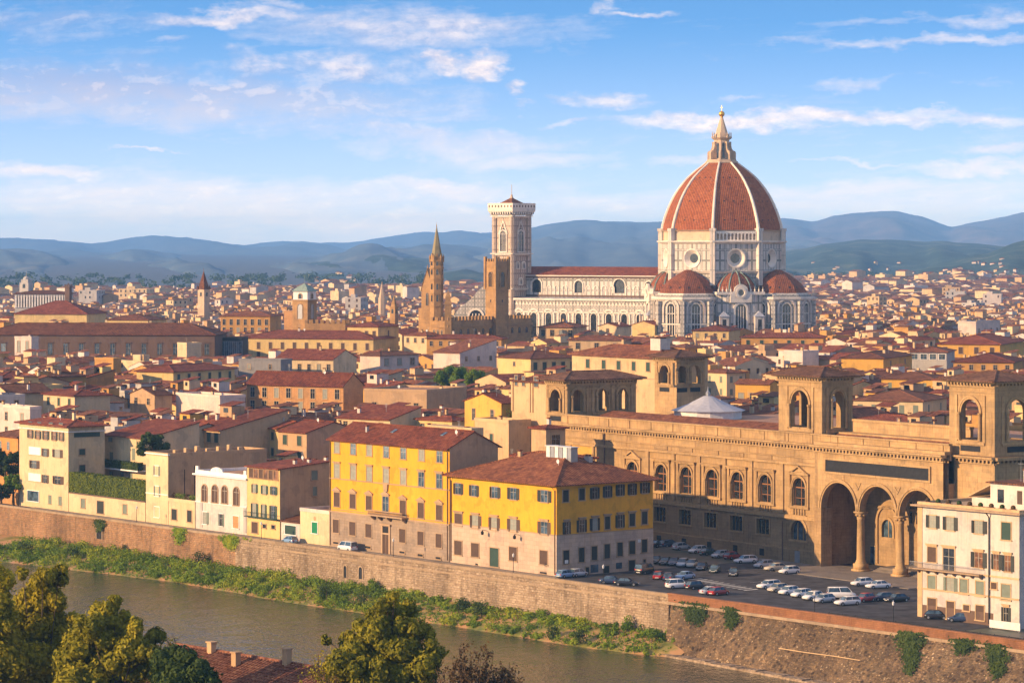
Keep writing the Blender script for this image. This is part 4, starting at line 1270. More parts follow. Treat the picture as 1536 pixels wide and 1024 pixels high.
B.part('coat_of_arms', mb, M['trim'])
mb = MB()
for x in (.35, B.w - .5):
    mb.tube([(x, -.75, h - .25), (x, -.2, h - .8), (x, -.2, .4)], [.09, .09, .09], 6)
B.part('drainpipe', mb, M['darkstone'])
B.skylight(B.w * .42, B.d * .27); B.skylight(B.w * .82, B.d * .30)
B.chimney(B.w * .22, B.d * .25, 1.1, 'light grey', .5, .5); B.chimney(B.w * .6, B.d * .6, 1.2); B.chimney(B.w * .9, B.d * .62, 1.2)
B.dish(B.w * .93, B.d * .33); B.aerial(B.w * .9, B.d * .45)
mb = MB(); z = B.roof_z(0, B.d * .47)
mb.box(B.w * .62, B.w * .98, B.d * .5, B.d * .75, z - 1.5, z + .9); B.part('roof_room', mb, M['buff'])

# corner palazzo
B = front('corner_palazzo', 'yellow corner palazzo with dark shutters on the car park corner, hipped red roof', 'palazzo', 675.9, 835, 7.3, 979.4)
CP = B
h = B.lz(835, 728.5)
B.walls('hip', h, 'gold'); B.roof('hip', h, 'roof', 1.2, rise=4.6)
zg = B.lz(835, 620 + 722 / ZK)
B.box('ground_storey', -.02, B.w + .06, -.06, B.d + .05, 0, zg, 'pinkstone', skip='b')
B.box('string_course', -.03, B.w + .1, -.1, B.d + .06, zg, zg + .18, 'trim', skip='')
for o in zwin(B, 470, 620, [(820, 892, 412, 475), (920, 982, 422, 487), (1033, 1112, 432, 497), (1143, 1222, 440, 507), (1323, 1407, 455, 522)], shut='darksh', pane='bluegl', ajar=.5):
    pass
zwin(B, 470, 620, [(918, 997, 602, 674), (1032, 1108, 612, 687), (1143, 1222, 622, 697), (1323, 1407, 640, 714)], shut='brownsh', pane='curtain', hood='corn', ajar=.5)
zwin(B, 470, 620, [(836, 880, 592, 660)], shut='closed', pane='brownsh', hood='corn')
for o in zwin(B, 470, 620, [(836, 880, 750, 833), (936, 980, 765, 845), (1160, 1205, 787, 868), (1340, 1385, 808, 890)], shut='closed', pane='brownsh') + zwin(B, 470, 620, [(1046, 1096, 793, 902)], shut='closed', pane='green', name='door'):
    o.location.y = -.06
for o in zwin(B, 470, 620, [(1340, 1380, 934, 944), (958, 974, 884, 893)], shut='closed', pane='slate', trim=None):
    o.location.y = -.06
RW = dict(face='R')
zwin(B, 650, 640, [(923, 983, 357, 423), (1000, 1058, 350, 415), (1075, 1131, 342, 405), (1146, 1204, 335, 400), (1220, 1280, 328, 390)], 'R', shut='darksh', pane='glass')
zwin(B, 650, 640, [(765, 798, 373, 442), (860, 893, 365, 432)], 'R', shut='closed', pane='darksh')
zwin(B, 650, 640, [(845, 910, 547, 620), (923, 985, 540, 610), (1075, 1131, 520, 593), (762, 812, 560, 633)], 'R', shut='darksh', pane='glass', hood='corn')
zwin(B, 650, 640, [(1012, 1043, 530, 603), (1157, 1190, 512, 585), (1230, 1263, 500, 573)], 'R', shut='closed', pane='darksh', hood='corn')
for o in zwin(B, 650, 640, [(765, 800, 727, 810), (858, 890, 712, 797), (933, 965, 705, 785), (1008, 1041, 692, 775), (1084, 1116, 682, 762), (1155, 1189, 672, 750), (1229, 1260, 662, 740), (897, 918, 827, 873), (1004, 1037, 818, 868), (1152, 1190, 785, 850), (1238, 1252, 782, 803)], 'R', shut='closed', pane='darksh'):
    o.location.x = B.w + .06
for px_, py_, a in [(650 + 950 / ZK, 640 + 835 / ZK, .9), (650 + 1095 / ZK, 640 + 818 / ZK, .7), (650 + 1215 / ZK, 640 + 672 / ZK, .35), (650 + 785 / ZK, 640 + 795 / ZK, .4)]:
    y, z = B.ly(px_), B.rz(px_, py_)
    B.box('poster', B.w + .061, B.w + .09, y - a, y + a, z - a * .8, z + a * .8, 'bluegl' if a > .5 else 'dish')
mb = MB()
for x in (.3, B.w - .4):
    mb.tube([(x, -1.0, h - .1), (x, -.15, h - .9), (x, -.15, .4)], [.09] * 3, 6)
B.part('drainpipe', mb, M['darkstone'])
mb = MB()
for px_, py_ in [(548 - 548 + 470 + 1025 / ZK, 620 + 700 / ZK), (470 + 1215 / ZK, 620 + 725 / ZK)]:
    x, z = B.lx(px_), B.lz(px_, py_)
    mb.tube([(x, -.06, z + .3), (x + .3, -1.3, z + .5)], [.05, .05], 5)
    mb.lathe([(.04, z + .45), (.3, z + .1), (.25, z - .35), (.02, z - .4)], 8, x + .3, -1.3)
B.part('wall_lantern', mb, M['slate'])
B.skylight(B.w * .33, B.d * .17); B.chimney(B.w * .74, B.d * .62, 1.0, 'white', 1.6, .8); B.dish(B.w * .75, B.d * .3)
B.chimney(B.w * .3, B.d * .4, 1.0); B.aerial(B.w * .6, B.d * .45)
# louvred plant boxes on that roof
TAKEN.append((-80, -38, 30, 63))
zr = B.roof_z(B.w * .7, B.d * .42)
mb = MB()
for k in range(6):
    x0 = B.w * .52 + k * 1.25
    mb.box(x0, x0 + 1.05, B.d * .43, B.d * .43 + 1.6, zr - .6, zr + 2.2, k % 2)
mb.box(B.w * .52 - .2, B.w * .52 + 7.6, B.d * .43 - .2, B.d * .43 + 1.8, zr + 2.2, zr + 2.32, 0)
B.part('plant_box', mb, [M['dish'], M['metal']])
# mint rooftop room behind the ridge
m_ = plaster('mint render', (0.46, 0.52, 0.40)); M['mint'] = m_
ym = B.d * .55
xa, xb = B.F.xat(772, ym), B.F.xat(846, ym)
hm = B.F.z(xa, ym, 640 + 172 / ZK)
keep = (B.rk, B.roof_o, B.rise)
B.box('roof_room', xa, xb, ym, ym + 7, h, hm, 'mint', skip='b')
B.roof('hip', hm, 'roof3', .8, x0=xa, x1=xb, y0=ym, y1=ym + 7, name='roof_room_roof')
B.rk, B.roof_o, B.rise = keep
for k in range(3):
    x = xa + (xb - xa) * (.2 + .28 * k)
    B.box('roof_room_window', x - .5, x + .5, ym - .05, ym, hm - 2.0, hm - .8, 'greysh')

# white house at the near end of the car park
KD = 1293 / 384
B = front('white_house', 'white river house with blue grey shutters and a long iron balcony beside the car park', 'house', 1377, 1529, 15.5, d=13)
h = B.lz(1377, 758)
B.walls('flat', h, 'white'); B.roof('flat', h, 'buff')
B.box('cornice', -.9, B.w + .9, -.9, B.d + .3, h - .02, h + .25, 'trim')
B.box('quoin', -.05, 1.0, -.08, 0, 0, h - .05, 'buff', skip='k')
zwin(B, 1152, 720, [(797, 868, 177, 240), (880, 962, 185, 252), (1022, 1108, 203, 268)], k=KD, shut='darksh', pane='curtain', hood=None, trim='buff')
zwin(B, 1152, 720, [(1180, 1228, 213, 300)], k=KD, pane='green', trim='buff', shut='closed')
zwin(B, 1152, 720, [(808, 850, 337, 412, {'pane': 'brownsh', 'shut': 'closed'}), (885, 943, 345, 455, {'pane': 'glass', 'shut': None})], k=KD, trim='buff', hood='corn')
zwin(B, 1152, 720, [(1022, 1108, 362, 440), (1127, 1180, 372, 450), (1180, 1245, 380, 460)], k=KD, trim='buff', hood='corn', shut='darksh', pane='amber')
zwin(B, 1152, 720, [(808, 848, 480, 547), (970, 1010, 500, 572), (1050, 1093, 510, 583), (1180, 1225, 525, 603)], k=KD, pane='greysh', trim='buff', shut='closed')
zwin(B, 1152, 720, [(883, 962, 490, 560)], k=KD, pane='curtain', trim='buff', shut='greysh')
zwin(B, 1152, 720, [(808, 850, 597, 668), (1050, 1093, 630, 705), (988, 1018, 628, 658), (1128, 1157, 515, 548)], k=KD, pane='brownsh', trim='buff', shut='closed')
zwin(B, 1152, 720, [(903, 943, 610, 700)], k=KD, pane='brownsh', trim='buff', shut='closed', name='door')
zwin(B, 1152, 720, [(1178, 1228, 640, 722)], k=KD, pane='glass', trim='buff', shut='darksh', hood='corn')
zs = B.lz(1400, 720 + 552 / KD)
B.box('string_course', -.06, B.w + .06, -.16, -.002, zs - .1, zs + .15, 'buff')
zs = B.lz(1385, 720 + 445 / KD)
B.box('string_course', -.06, B.w + .06, -.16, -.002, zs - .1, zs + .15, 'buff')
xb1 = B.lx(1152 + 1090 / KD)
mb = MB(); mb.box(-.8, xb1, -1.1, -.161, zs - .1, zs + .12, 0); mb.box(-1.0, -.06, -1.1, 2.0, zs - .1, zs + .12, 0)
for k in range(60):
    x = -.75 + (xb1 + .75) * k / 59
    mb.box(x - .018, x + .018, -1.06, -1.02, zs + .12, zs + 1.1, 1)
mb.box(-.8, xb1, -1.08, -1.0, zs + 1.1, zs + 1.16, 1)
for k in range(8):
    x = .4 + (xb1 - .8) * k / 7
    mb.mesh([(x - .12, -.161, zs - .1), (x + .12, -.161, zs - .1), (x + .12, -.161, zs - .7), (x - .12, -.161, zs - .7), (x - .12, -1.0, zs - .1), (x + .12, -1.0, zs - .1)], [(4, 5, 2, 3), (0, 4, 3), (5, 1, 2)])
B.part('balcony', mb, [M['trim'], M['metal']])
mb = MB(); x = B.lx(1152 + 1120 / KD); mb.tube([(x, -.9, h), (x, -.2, h - .8), (x, -.2, .3)], [.1] * 3, 6); B.part('drainpipe', mb, M['slate'])
mb = MB(); mb.box(.5, B.w * .75, -.03, -.002, 0, 2.0); B.part('plinth', mb, M['darkstone'])
# penthouse and clutter on its roof
mb = MB()
x0 = B.lx(1152 + 1030 / KD)
mb.box(x0, B.w - .3, 4.2, 11.5, h + .1, h + 4.2, 0)
mb.box(x0 - 5, x0 - .02, 5.2, 11.0, h + .1, h + 1.6, 0)
B.part('penthouse', mb, M['white'])
B.box('penthouse_roof', x0 - .5, B.w + .1, 3.6, 12, h + 4.2, h + 4.4, 'roof2')
mb = MB(); mb.mesh([(x0 - 5.4, 4.6, h + 1.6), (x0 - .02, 4.6, h + 3.9), (x0 - .02, 11.4, h + 3.9), (x0 - 5.4, 11.4, h + 1.6), (x0 - 5.4, 4.6, h + 1.8), (x0 - .02, 4.6, h + 4.1), (x0 - .02, 11.4, h + 4.1), (x0 - 5.4, 11.4, h + 1.8)],
                   [(0, 3, 2, 1), (4, 5, 6, 7), (0, 1, 5, 4), (2, 3, 7, 6), (3, 0, 4, 7)])
B.part('sloping_roof', mb, M['buff'])
for k in range(3):
    x = x0 + 1.6 + k * 4.2
    mb = MB(); mb.box(x, x + (1.0 if k else 1.3), 4.12, 4.199, h + 1.2, h + 3.3); B.part('penthouse_window', mb, M['brownsh' if k == 1 else 'glass'])
for k in range(9):
    x = 1.0 + k * B.w / 9.5
    mb = MB(); mb.box(x, x + 1.2, .35, .9, h + .12, h + .75, 0); mb.sphere((x + .6, .62, h + .95), .42, 6, 1); B.part('planter', mb, [M['brickpar'], M['leafdark' if k % 2 else 'brush']])
for k in range(2):
    mb = MB(); x = x0 + 4.5 + 5 * k
    mb.box(x, x + 1.2, 7, 7.9, h + 4.4, h + 6.3 + k * .5, 0); mb.box(x - .1, x + 1.3, 6.9, 8.0, h + 6.3 + k * .5, h + 6.5 + k * .5, 1); B.part('chimney', mb, [M['white'], M['brickpar']])
mb = MB(); mb.tube([(x0 + 3, 8, h + 4.4), (x0 + 3, 8, h + 7.5)], [.05, .03], 5); mb.tube([(x0 + 2.4, 8, h + 7.2), (x0 + 3.6, 8, h + 7.2)], [.03, .03], 4); B.part('aerial', mb, M['metal'])

# orange shed at the left edge
B = front('garden_house', 'low orange garden house with red roof half hidden by dark trees at the river wall', 'house', -14, 27, 22, d=14)
h = B.lz(10, 655)
B.walls('hip', h, 'orange'); B.roof('hip', h, 'roof2')
B.win(B.w * .35, h - 3, 1.2, 1.8, 'F', pane='bluegl'); B.win(B.w * .65, h - 3, 1.2, 1.8, 'F', pane='bluegl')
B = front('garden_wall', 'low brick garden wall below the dark trees next to the cream block', 'wall', -30, 28.3, 7.4, d=.5)
h = B.lz(10, 738)
B.walls('flat', h, 'brick'); mb = MB(); mb.box(-.1, B.w + .1, -.1, .6, h, h + .2); B.part('coping', mb, M['coping'])
# ---------------------------------------------------------------- sandstone library on the car park
LU = FR.xat(985, 62)
LF = FR.sub(LU, 62, -R(4))
B = Bld('library', 'long sandstone library with arched windows and a three arched loggia on the car park', 'library', LF, 1, 60)
LIB = B
X0, XW, X1 = LF.xat(842), LF.xat(1232), LF.xat(1424)
B.w = X1
take(LF, X1, 62, X0, -4)
ZC = (LF.z(LF.xat(850), 0, 640) + LF.z(LF.xat(1421), 0, 693)) / 2   # underside of the main cornice
def LX(px):
    return LF.xat(px)
def LZ(px, py):
    return LF.z(LF.xat(px), 0, py)
lz = lambda zx, zy: LZ(840 + zx / ZK, 600 + zy / ZK)
zs_up, zt_up = (lz(600, 530) + lz(1215, 605)) / 2, (lz(600, 378) + lz(1215, 440)) / 2
zs_lo, zt_lo = (lz(597, 710) + lz(1205, 795)) / 2, (lz(597, 625) + lz(1205, 705)) / 2
ups = [LX(840 + z / ZK) for z in (430, 600, 748, 900, 1050, 1215, 1415)]
SPC = ups[2] - ups[1]
rw = .225 * SPC
ops = [(x, rw, zs_up, zt_up - rw, 'arch') for x in ups]
xl = LX(840 + 120 / ZK)
mb = MB()
mb.arch_panel(X0, XW, zs_up - 2.2, ZC, ops, 0, 1.1, 0)
B.part('upper_wall', mb, M['sand'])
lw = .235 * SPC
los = [LX(840 + z / ZK) for z in (430, 597, 745, 895, 1048, 1205)]
ops = [(x, lw, zs_lo, zt_lo, 'rect') for x in los]
xq = ups[-1]
ops.append((xq, 2.2, zs_lo - .3, zs_lo + 1.2, 'arch'))
mb = MB()
mb.arch_panel(X0, XW, 2.4, zs_up - 2.2, ops, -.25, 1.0, 0)
mb.poly([(X0, -.25, zs_up - 2.2), (XW, -.25, zs_up - 2.2), (XW, 0, zs_up - 2.2), (X0, 0, zs_up - 2.2)], 0)
B.part('lower_wall', mb, M['sandr'])
mb = MB()
mb.box(X0, XW, -.55, .5, 0, 2.38)
B.part('plinth', mb, M['sandr'])
for i, x in enumerate(los):
    me = MB(); me.box(x - lw, x + lw, .45, .5, zs_lo, zt_lo, 0); me.box(x - .06, x + .06, .38, .449, zs_lo, zt_lo, 1); me.box(x - lw * .6 - .05, x - lw * .6 + .05, .38, .449, zs_lo, zt_lo, 1); me.box(x + lw * .6 - .05, x + lw * .6 + .05, .38, .449, zs_lo, zt_lo, 1)
    w_ = me.build('window', [M['glass'], M['sand']], B.root)
    me = MB()
    me.box(x - lw - .3, x + lw + .3, -.42, -.251, zs_lo - .3, zs_lo)
    for s in (-1, 1):
        me.box(x + s * (lw + .15) - .14, x + s * (lw + .15) + .14, -.36, -.251, zs_lo, zt_lo)
    me.box(x - .3, x + .3, -.46, -.251, zt_lo + .02, zt_lo + .95); me.box(x - lw - .3, x + lw + .3, -.34, -.251, zt_lo, zt_lo + .3)
    me.build('window_surround', M['sand'], w_)
    if i:
        me = MB(); me.box(x - .7, x + .7, -.58, -.551, .6, 1.9); me.build('cellar_window', M['slate'], B.root)
# three light window and door under the pedimented bay
me = MB(); me.arch_face(xq, 2.2, zs_lo - .3, zs_lo + 1.2, .4, 0)
for s in (-1, 1):
    me.box(xq + s * .85 - .12, xq + s * .85 + .12, .2, .399, zs_lo - .3, zs_lo + 2.9, 1)
w_ = me.build('three_light_window', [M['bluegl'], M['sand']], B.root)
me = MB(); me.arch_ring(xq, 2.2, 2.75, zs_lo + 1.2, -.42, -.25, 0, legs=.2); me.box(xq - 2.7, xq + 2.7, -.5, -.251, zs_lo - .65, zs_lo - .302); me.build('window_surround', M['sand'], w_)
me = MB(); me.box(xq - .75, xq + .75, -.6, -.551, .1, 2.3); me.build('door', M['metal'], B.root)
# upper windows
for i, x in enumerate(ups):
    sp = zt_up - rw
    me = MB(); me.arch_face(x, rw, zs_up, sp, .55, 0)
    me.box(x - .07, x + .07, .45, .549, zs_up, zt_up - .03, 1); me.box(x - rw, x + rw, .45, .549, sp - .1, sp + .1, 1)
    me.box(x - rw, x + rw, .45, .549, zs_up + 1.35, zs_up + 1.45, 1)
    for s in (-1, 1):
        me.box(x + s * (rw - .07) - .07, x + s * (rw - .07) + .07, .45, .549, zs_up, sp, 1)
    M.setdefault('lightwood', flat_mat('window timber', (0.30, 0.13, 0.05), .6))
    w_ = me.build('arched_window', [M['glass'], M['lightwood']], B.root)
    me = MB()
    me.arch_ring(x, rw, rw + .22, sp, -.22, 0, 0); me.arch_ring(x, rw + .24, rw + .5, sp, -.32, 0, 0)
    for s in (-1, 1):
        me.lathe([(.26, zs_up - .1), (.24, zs_up + .3), (.2, zs_up + .4), (.18, sp - .4), (.25, sp - .3), (.25, sp)], 8, x + s * (rw + .28), -.2)
        me.box(x + s * (rw + .8) - .22, x + s * (rw + .8) + .22, -.3, -.001, zs_up - .1, zt_up + .55)
    me.box(x - rw - 1.1, x + rw + 1.1, -.4, -.001, zs_up - .55, zs_up - .101)
    hz = zt_up + .56
    me.box(x - rw - 1.15, x + rw + 1.15, -.5, -.001, hz, hz + .35)
    if i in (0, 6):
        a = 2.6
        me.mesh([(x - a, -.55, hz + .351), (x + a, -.55, hz + .351), (x, -.55, hz + 1.75), (x - a, 0, hz + .351), (x + a, 0, hz + .351), (x, 0, hz + 1.75)], [(0, 1, 4, 3), (1, 4, 5, 2), (3, 0, 2, 5)])
        me.mesh([(x - a + .7, -.2, hz + .4), (x + a - .7, -.2, hz + .4), (x, -.2, hz + 1.4)], [(0, 1, 2)])
        for s in (-1, 1):
            me.mesh([(x - s * a, -.56, hz + .36), (x - s * (a - .55), -.56, hz + .36), (x, -.56, hz + 1.45), (x, -.56, hz + 1.76)], [(0, 1, 2, 3)])
        me.box(x - a, x + a, -.56, -.2, hz + .351, hz + .55)
    else:
        me.box(x - rw - 1.3, x + rw + 1.3, -.68, -.001, hz + .351, hz + .52)
    for k in range(5):
        xx = x - 1.6 + .8 * k
        me.lathe([(.12, zs_up - 1.75), (.16, zs_up - 1.4), (.08, zs_up - .95), (.12, zs_up - .6)], 6, xx, -.15)
    me.box(x - 2.2, x + 2.2, -.35, -.001, zs_up - 2.05, zs_up - 1.75)
    me.build('window_surround', M['sand'], w_)
mids = [(a + b) / 2 for a, b in zip(ups[1:], ups[2:])]
for x in [LX(840 + 520 / ZK)] + mids + [XW - .9]:
    B.box('pilaster', x - .5, x + .5, -.28, -.001, zs_up - 1.6, zt_up + 2.4, 'sand')
zz = zs_up - 2.2
for (z0, z1, pr) in [(zz - .35, zz + .15, .55), (zz + .15, zz + .35, .4), (zt_up + 2.4, zt_up + 2.75, .4), (zt_up + 2.75, zt_up + 2.9, .25), (zt_up + 3.75, zt_up + 3.95, .2), (2.38, 2.6, .62)]:
    B.box('string_course', X0, XW, -pr, -.002, z0, z1, 'sand')
mb = MB()
for k in range(5):
    xa = ups[1 + k] - 2.4 if k < 5 else 0
    mb.box(xa, xa + 4.4, -.16, -.002, zt_up + 2.95, zt_up + 3.7)
B.part('frieze_panel', mb, M['sandr'])
# main cornice with dentils, parapet
def cornice(B, x0, x1, y, z, name='cornice', side=None):
    mb = MB()
    mb.box(x0, x1, y - .35, y, z - .3, z, 0)
    mb.box(x0 - .1, x1 + .1, y - .7, y + .3, z + .5, z + .75, 0)
    mb.box(x0 - .2, x1 + .2, y - 1.1, y + .3, z + .75, z + 1.05, 0)
    n = int((x1 - x0) / .95)
    for k in range(n):
        x = x0 + (k + .5) * (x1 - x0) / n
        mb.box(x - .22, x + .22, y - .65, y - .001, z + .02, z + .499, 0)
    B.part(name, mb, M['sand'])
cornice(B, X0, XW - .3, 0, ZC)
mb = MB(); mb.box(X0, X1, .1, .6, ZC, ZC + 2.7)
for k in range(17):
    x = X0 + 2 + (X1 - X0 - 4) * k / 16
    mb.box(x - .35, x + .35, -.05, .099, ZC + 1.06, ZC + 2.6)
mb.box(X0, X1, -.15, .75, ZC + 2.7, ZC + 2.95)
B.part('parapet', mb, M['sand'])
mb = MB(); mb.poly([(X0, .6, ZC + 1.2), (X1, .6, ZC + 1.2), (X1, 58, ZC + 1.2), (X0, 58, ZC + 1.2)])
B.part('flat_roof', mb, M['terrace'])
mb = MB(); mb.mesh([(X0 + 6, 3.5, ZC + 2.2), (LX(1175), 3.5, ZC + 2.2), (LX(1175), 9, ZC + 3.6), (X0 + 6, 9, ZC + 3.6), (LX(1175), 9, ZC + 1.2), (X0 + 6, 9, ZC + 1.2)], [(0, 1, 2, 3), (3, 2, 4, 5)])
mb.box(X0 + 6, LX(1175), 3.3, 3.5, ZC + 1.2, ZC + 2.2)
B.part('roof', mb, M['roof'])
mb = MB(); mb.box(X0, X0 + .6, 0, 58, 0, ZC + 1.2); mb.box(X0, X1, 57.4, 58, 0, ZC + 1.2); B.part('back_wall', mb, M['sandr'])
mb = MB(); xd = LX(840 + 266 / ZK); mb.tube([(xd, -.2, ZC), (xd, -.2, 1)], [.1, .1], 6); xd = LX(840 + 1330 / ZK); mb.tube([(xd, -.7, zs_lo + 3), (xd, -.7, .2)], [.1, .1], 6); B.part('drainpipe', mb, M['darkstone'])
# bricked yellow bay at the left
xa, xb, za, zb = LX(840 + 60 / ZK), LX(840 + 205 / ZK), ZC - 9, LZ(870, 665)
mb = MB(); mb.box(xa + .6, xb - .6, -.06, -.001, za, zb - .4, 1); mb.box(xa, xa + .6, -.3, -.001, za, zb, 0); mb.box(xb - .6, xb, -.3, -.001, za, zb, 0); mb.box(xa, xb, -.35, -.001, zb - .4, zb + .2, 0)
B.part('blind_bay', mb, [M['sand'], M['yellow']])
# loggia
YL = -1.3
LFx = lambda px: LF.xat(px, YL)
c1, c2 = LFx(1287), LFx(1346.5)
span = c2 - c1
xs0 = c1 - span
xs3 = c2 + span
ra = span / 2 - .55
zsp = LF.z(c1, YL, 767)
mb = MB()
ops = [((xs0 + c1) / 2, ra, zsp, zsp, 'arch'), ((c1 + c2) / 2, ra, zsp, zsp, 'arch'), ((c2 + xs3) / 2, ra, zsp, zsp, 'arch')]
mb.arch_panel(xs0 - 1.2, xs3 + 1.2, zsp, ZC, ops, YL, 1.3, 0, n=18)
B.part('loggia_wall', mb, M['sand'])
for (cx, *_r) in ops:
    mb = MB(); mb.arch_ring(cx, ra, ra + .3, zsp, YL - .15, YL, 0, 18); mb.arch_ring(cx, ra + .32, ra + .7, zsp, YL - .28, YL, 0, 18)
    B.part('archivolt', mb, M['sand'])
for cx in ((xs0 + c1) / 2 + span / 2, (c1 + c2) / 2 + span / 2):
    za = zsp + ra * .85
    mb = MB()
    a = .95
    P = [(cx - a, za + 1.1), (cx + a, za + 1.1), (cx, za - .35)]
    Q = [(cx - a + .35, za + .92), (cx + a - .35, za + .92), (cx, za + .1)]
    for i in range(3):
        j = (i + 1) % 3
        mb.poly([(P[i][0], YL - .12, P[i][1]), (P[j][0], YL - .12, P[j][1]), (Q[j][0], YL - .12, Q[j][1]), (Q[i][0], YL - .12, Q[i][1])])
        mb.poly([(P[i][0], YL, P[i][1]), (P[j][0], YL, P[j][1]), (P[j][0], YL - .12, P[j][1]), (P[i][0], YL - .12, P[i][1])])
        mb.poly([(Q[i][0], YL, Q[i][1]), (Q[j][0], YL, Q[j][1]), (Q[j][0], YL - .12, Q[j][1]), (Q[i][0], YL - .12, Q[i][1])])
    B.part('spandrel_panel', mb, M['sand'])
for cx in (c1, c2):
    mb = MB()
    cy = YL + .65
    mb.box(cx - 1.25, cx + 1.25, cy - 1.25, cy + 1.25, 0, .5); mb.box(cx - 1.0, cx + 1.0, cy - 1.0, cy + 1.0, .5, 1.5)
    zt = zsp - 1.5
    mb.lathe([(1.0, 1.5), (1.02, 1.75), (.85, 1.9), (.9, 2.05), (.76, 2.2), (.74, zt * .4), (.64, zt), (.74, zt + .1), (.7, zt + .25), (.78, zt + .8), (1.0, zt + 1.2)], 20, cx, cy)
    mb.box(cx - 1.0, cx + 1.0, cy - .9, cy + .9, zt + 1.2, zsp)
    for k in range(8):
        a = 2 * pi * k / 8
        mb.sphere((cx + .86 * cos(a), cy + .86 * sin(a), zt + .85), .24, 5)
    B.part('column', mb, M['sand'], True)
mb = MB(); mb.box(xs0 - 1.4, xs0 + .55, YL - .1, 1.2, 0, zsp); mb.box(xs0 - 1.5, xs0 + .75, YL - .25, 1.2, zsp - .6, zsp - .001); mb.box(xs0 - 1.4, xs0 - .6, YL - .02, .05, zsp, ZC); B.part('pier', mb, M['sandr'])
mb = MB(); mb.box(xs3 - .55, xs3 + 1.4, YL - .1, 1.2, 0, zsp); B.part('pier', mb, M['sandr'])
cornice(B, xs0 - 1.6, xs3 + 1.6, YL - .02, ZC)
mb = MB(); mb.box(xs0 - 1.6, xs3 + 1.6, YL, .1, ZC + 1.05, ZC + 1.6, 0); B.part('attic_step', mb, M['sand'])
xa, xb = LFx(1239.6), LFx(1394.5)
za, zb = (LF.z(xa, YL, 703) + LF.z(xb, YL, 724)) / 2, (LF.z(xa, YL, 689) + LF.z(xb, YL, 702.5)) / 2
mb = MB(); mb.box(xa, xb, YL - .1, YL - .001, za, zb, 1)
for q in ((xa - .4, xb + .4, zb, zb + .4), (xa - .4, xb + .4, za - .4, za), (xa - .4, xa, za, zb), (xb, xb + .4, za, zb)):
    mb.box(q[0], q[1], YL - .28, YL - .001, q[2], q[3], 0)
B.part('inscription_panel', mb, [M['sand'], M['slate']])
# inside of the loggia
mb = MB()
yb = 9.5
bops = [((xs0 + c1) / 2 + 1.2, 1.5, 5.4, 7.2, 'arch'), ((c1 + c2) / 2 + 1.6, .7, 8.2, 12.0, 'rect'), ((c1 + c2) / 2 + 2.5, 1.0, .3, 3.0, 'rect')]
mb.arch_panel(xs0 - 1.2, xs3 + 1.2, 0, zsp + ra + 1.5, [bops[0]], yb, .6, 0)
mb.poly([(xs0 - 1.2, YL + 1.3, 0), (xs0 - 1.2, yb, 0), (xs0 - 1.2, yb, zsp + ra + 1.5), (xs0 - 1.2, YL + 1.3, zsp + ra + 1.5)])
mb.poly([(xs3 + 1.2, YL + 1.3, 0), (xs3 + 1.2, yb, 0), (xs3 + 1.2, yb, zsp + ra + 1.5), (xs3 + 1.2, YL + 1.3, zsp + ra + 1.5)])
mb.poly([(xs0 - 1.2, 0, zsp + ra + 1.5), (xs3 + 1.2, 0, zsp + ra + 1.5), (xs3 + 1.2, yb, zsp + ra + 1.5), (xs0 - 1.2, yb, zsp + ra + 1.5)])
mb.box(xs0 - 1.2, xs3 + 1.2, yb - .3, yb - .001, zsp - .3, zsp + .2)
B.part('loggia_back_wall', mb, M['sandr'])
me = MB(); cx = bops[0][0]; me.arch_face(cx, 1.5, 5.4, 7.2, yb + .3, 0); me.box(cx - .08, cx + .08, yb + .2, yb + .299, 5.4, 8.6, 1); w_ = me.build('arched_window', [M['bluegl'], M['sand']], B.root)
me = MB(); me.arch_ring(cx, 1.5, 2.0, 7.2, yb - .2, yb, 0, legs=1.8); me.arch_ring(cx, 2.6, 2.9, 8.4, yb - .3, yb, 0, legs=8); me.build('window_surround', M['sand'], w_)
for (x, w_, z0, z1, mt) in [(c1 + 2.4, .7, 8.5, 12.5, 'glass'), (c1 + 4.2, .7, 8.5, 12.5, 'glass'), (c1 + 6.6, .6, 5, 6.3, 'glass'), (c1 + 5.2, 1.0, .2, 2.8, 'slate'), (c2 + 3.6, 1.4, 1.0, 9.5, 'glass'), (xs0 + 2.6, 1.3, .2, 3.4, 'bluegl'), (c1 + 8.2, .5, .2, 2.6, 'slate')]:
    me = MB(); me.box(x - w_ / 2 - .2, x + w_ / 2 + .2, yb - .12, yb - .001, z0, z1 + .2, 0); me.box(x - w_ / 2, x + w_ / 2, yb - .16, yb - .121, z0, z1, 1); me.build('window', [M['sand'], M[mt]], B.root)
for k in range(5):
    B.box('step', c1 + 1 + k * .1, xs3 + 1.1, YL + 1.8 + k * .45, yb - .4, .02 + .16 * k, .02 + .16 * (k + 1), 'paving')
# block to the right of the loggia, carrying the second tower
xB0, xB1 = xs3 + 1.4, LF.xat(1492, 1.5)
mb = MB(); mb.box(xB0 - .5, xB1, 1.5, 40, 0, ZC, 0, skip='t'); B.part('side_block', mb, M['sand'])
mb = MB(); mb.poly([(xB0 - .5, 1.5, ZC + 1.1), (xB1, 1.5, ZC + 1.1), (xB1, 40, ZC + 1.1), (xB0 - .5, 40, ZC + 1.1)]); B.part('side_roof', mb, M['terrace'])
cornice(B, xB0, xB1 + .2, 1.5, ZC)
mb = MB()
n = 38
for k in range(n):
    y = 1.9 + 38 * k / n
    mb.box(xB1, xB1 + .65, y, y + .45, ZC + .02, ZC + .5)
mb.box(xB1, xB1 + .35, 1.51, 40, ZC - .3, ZC - .001); mb.box(xB1 + .21, xB1 + 1.1, 1.2, 40, ZC + .52, ZC + 1.04)
B.part('cornice', mb, M['sand'])
take(LF, xB1 + 2, 42, xB0)
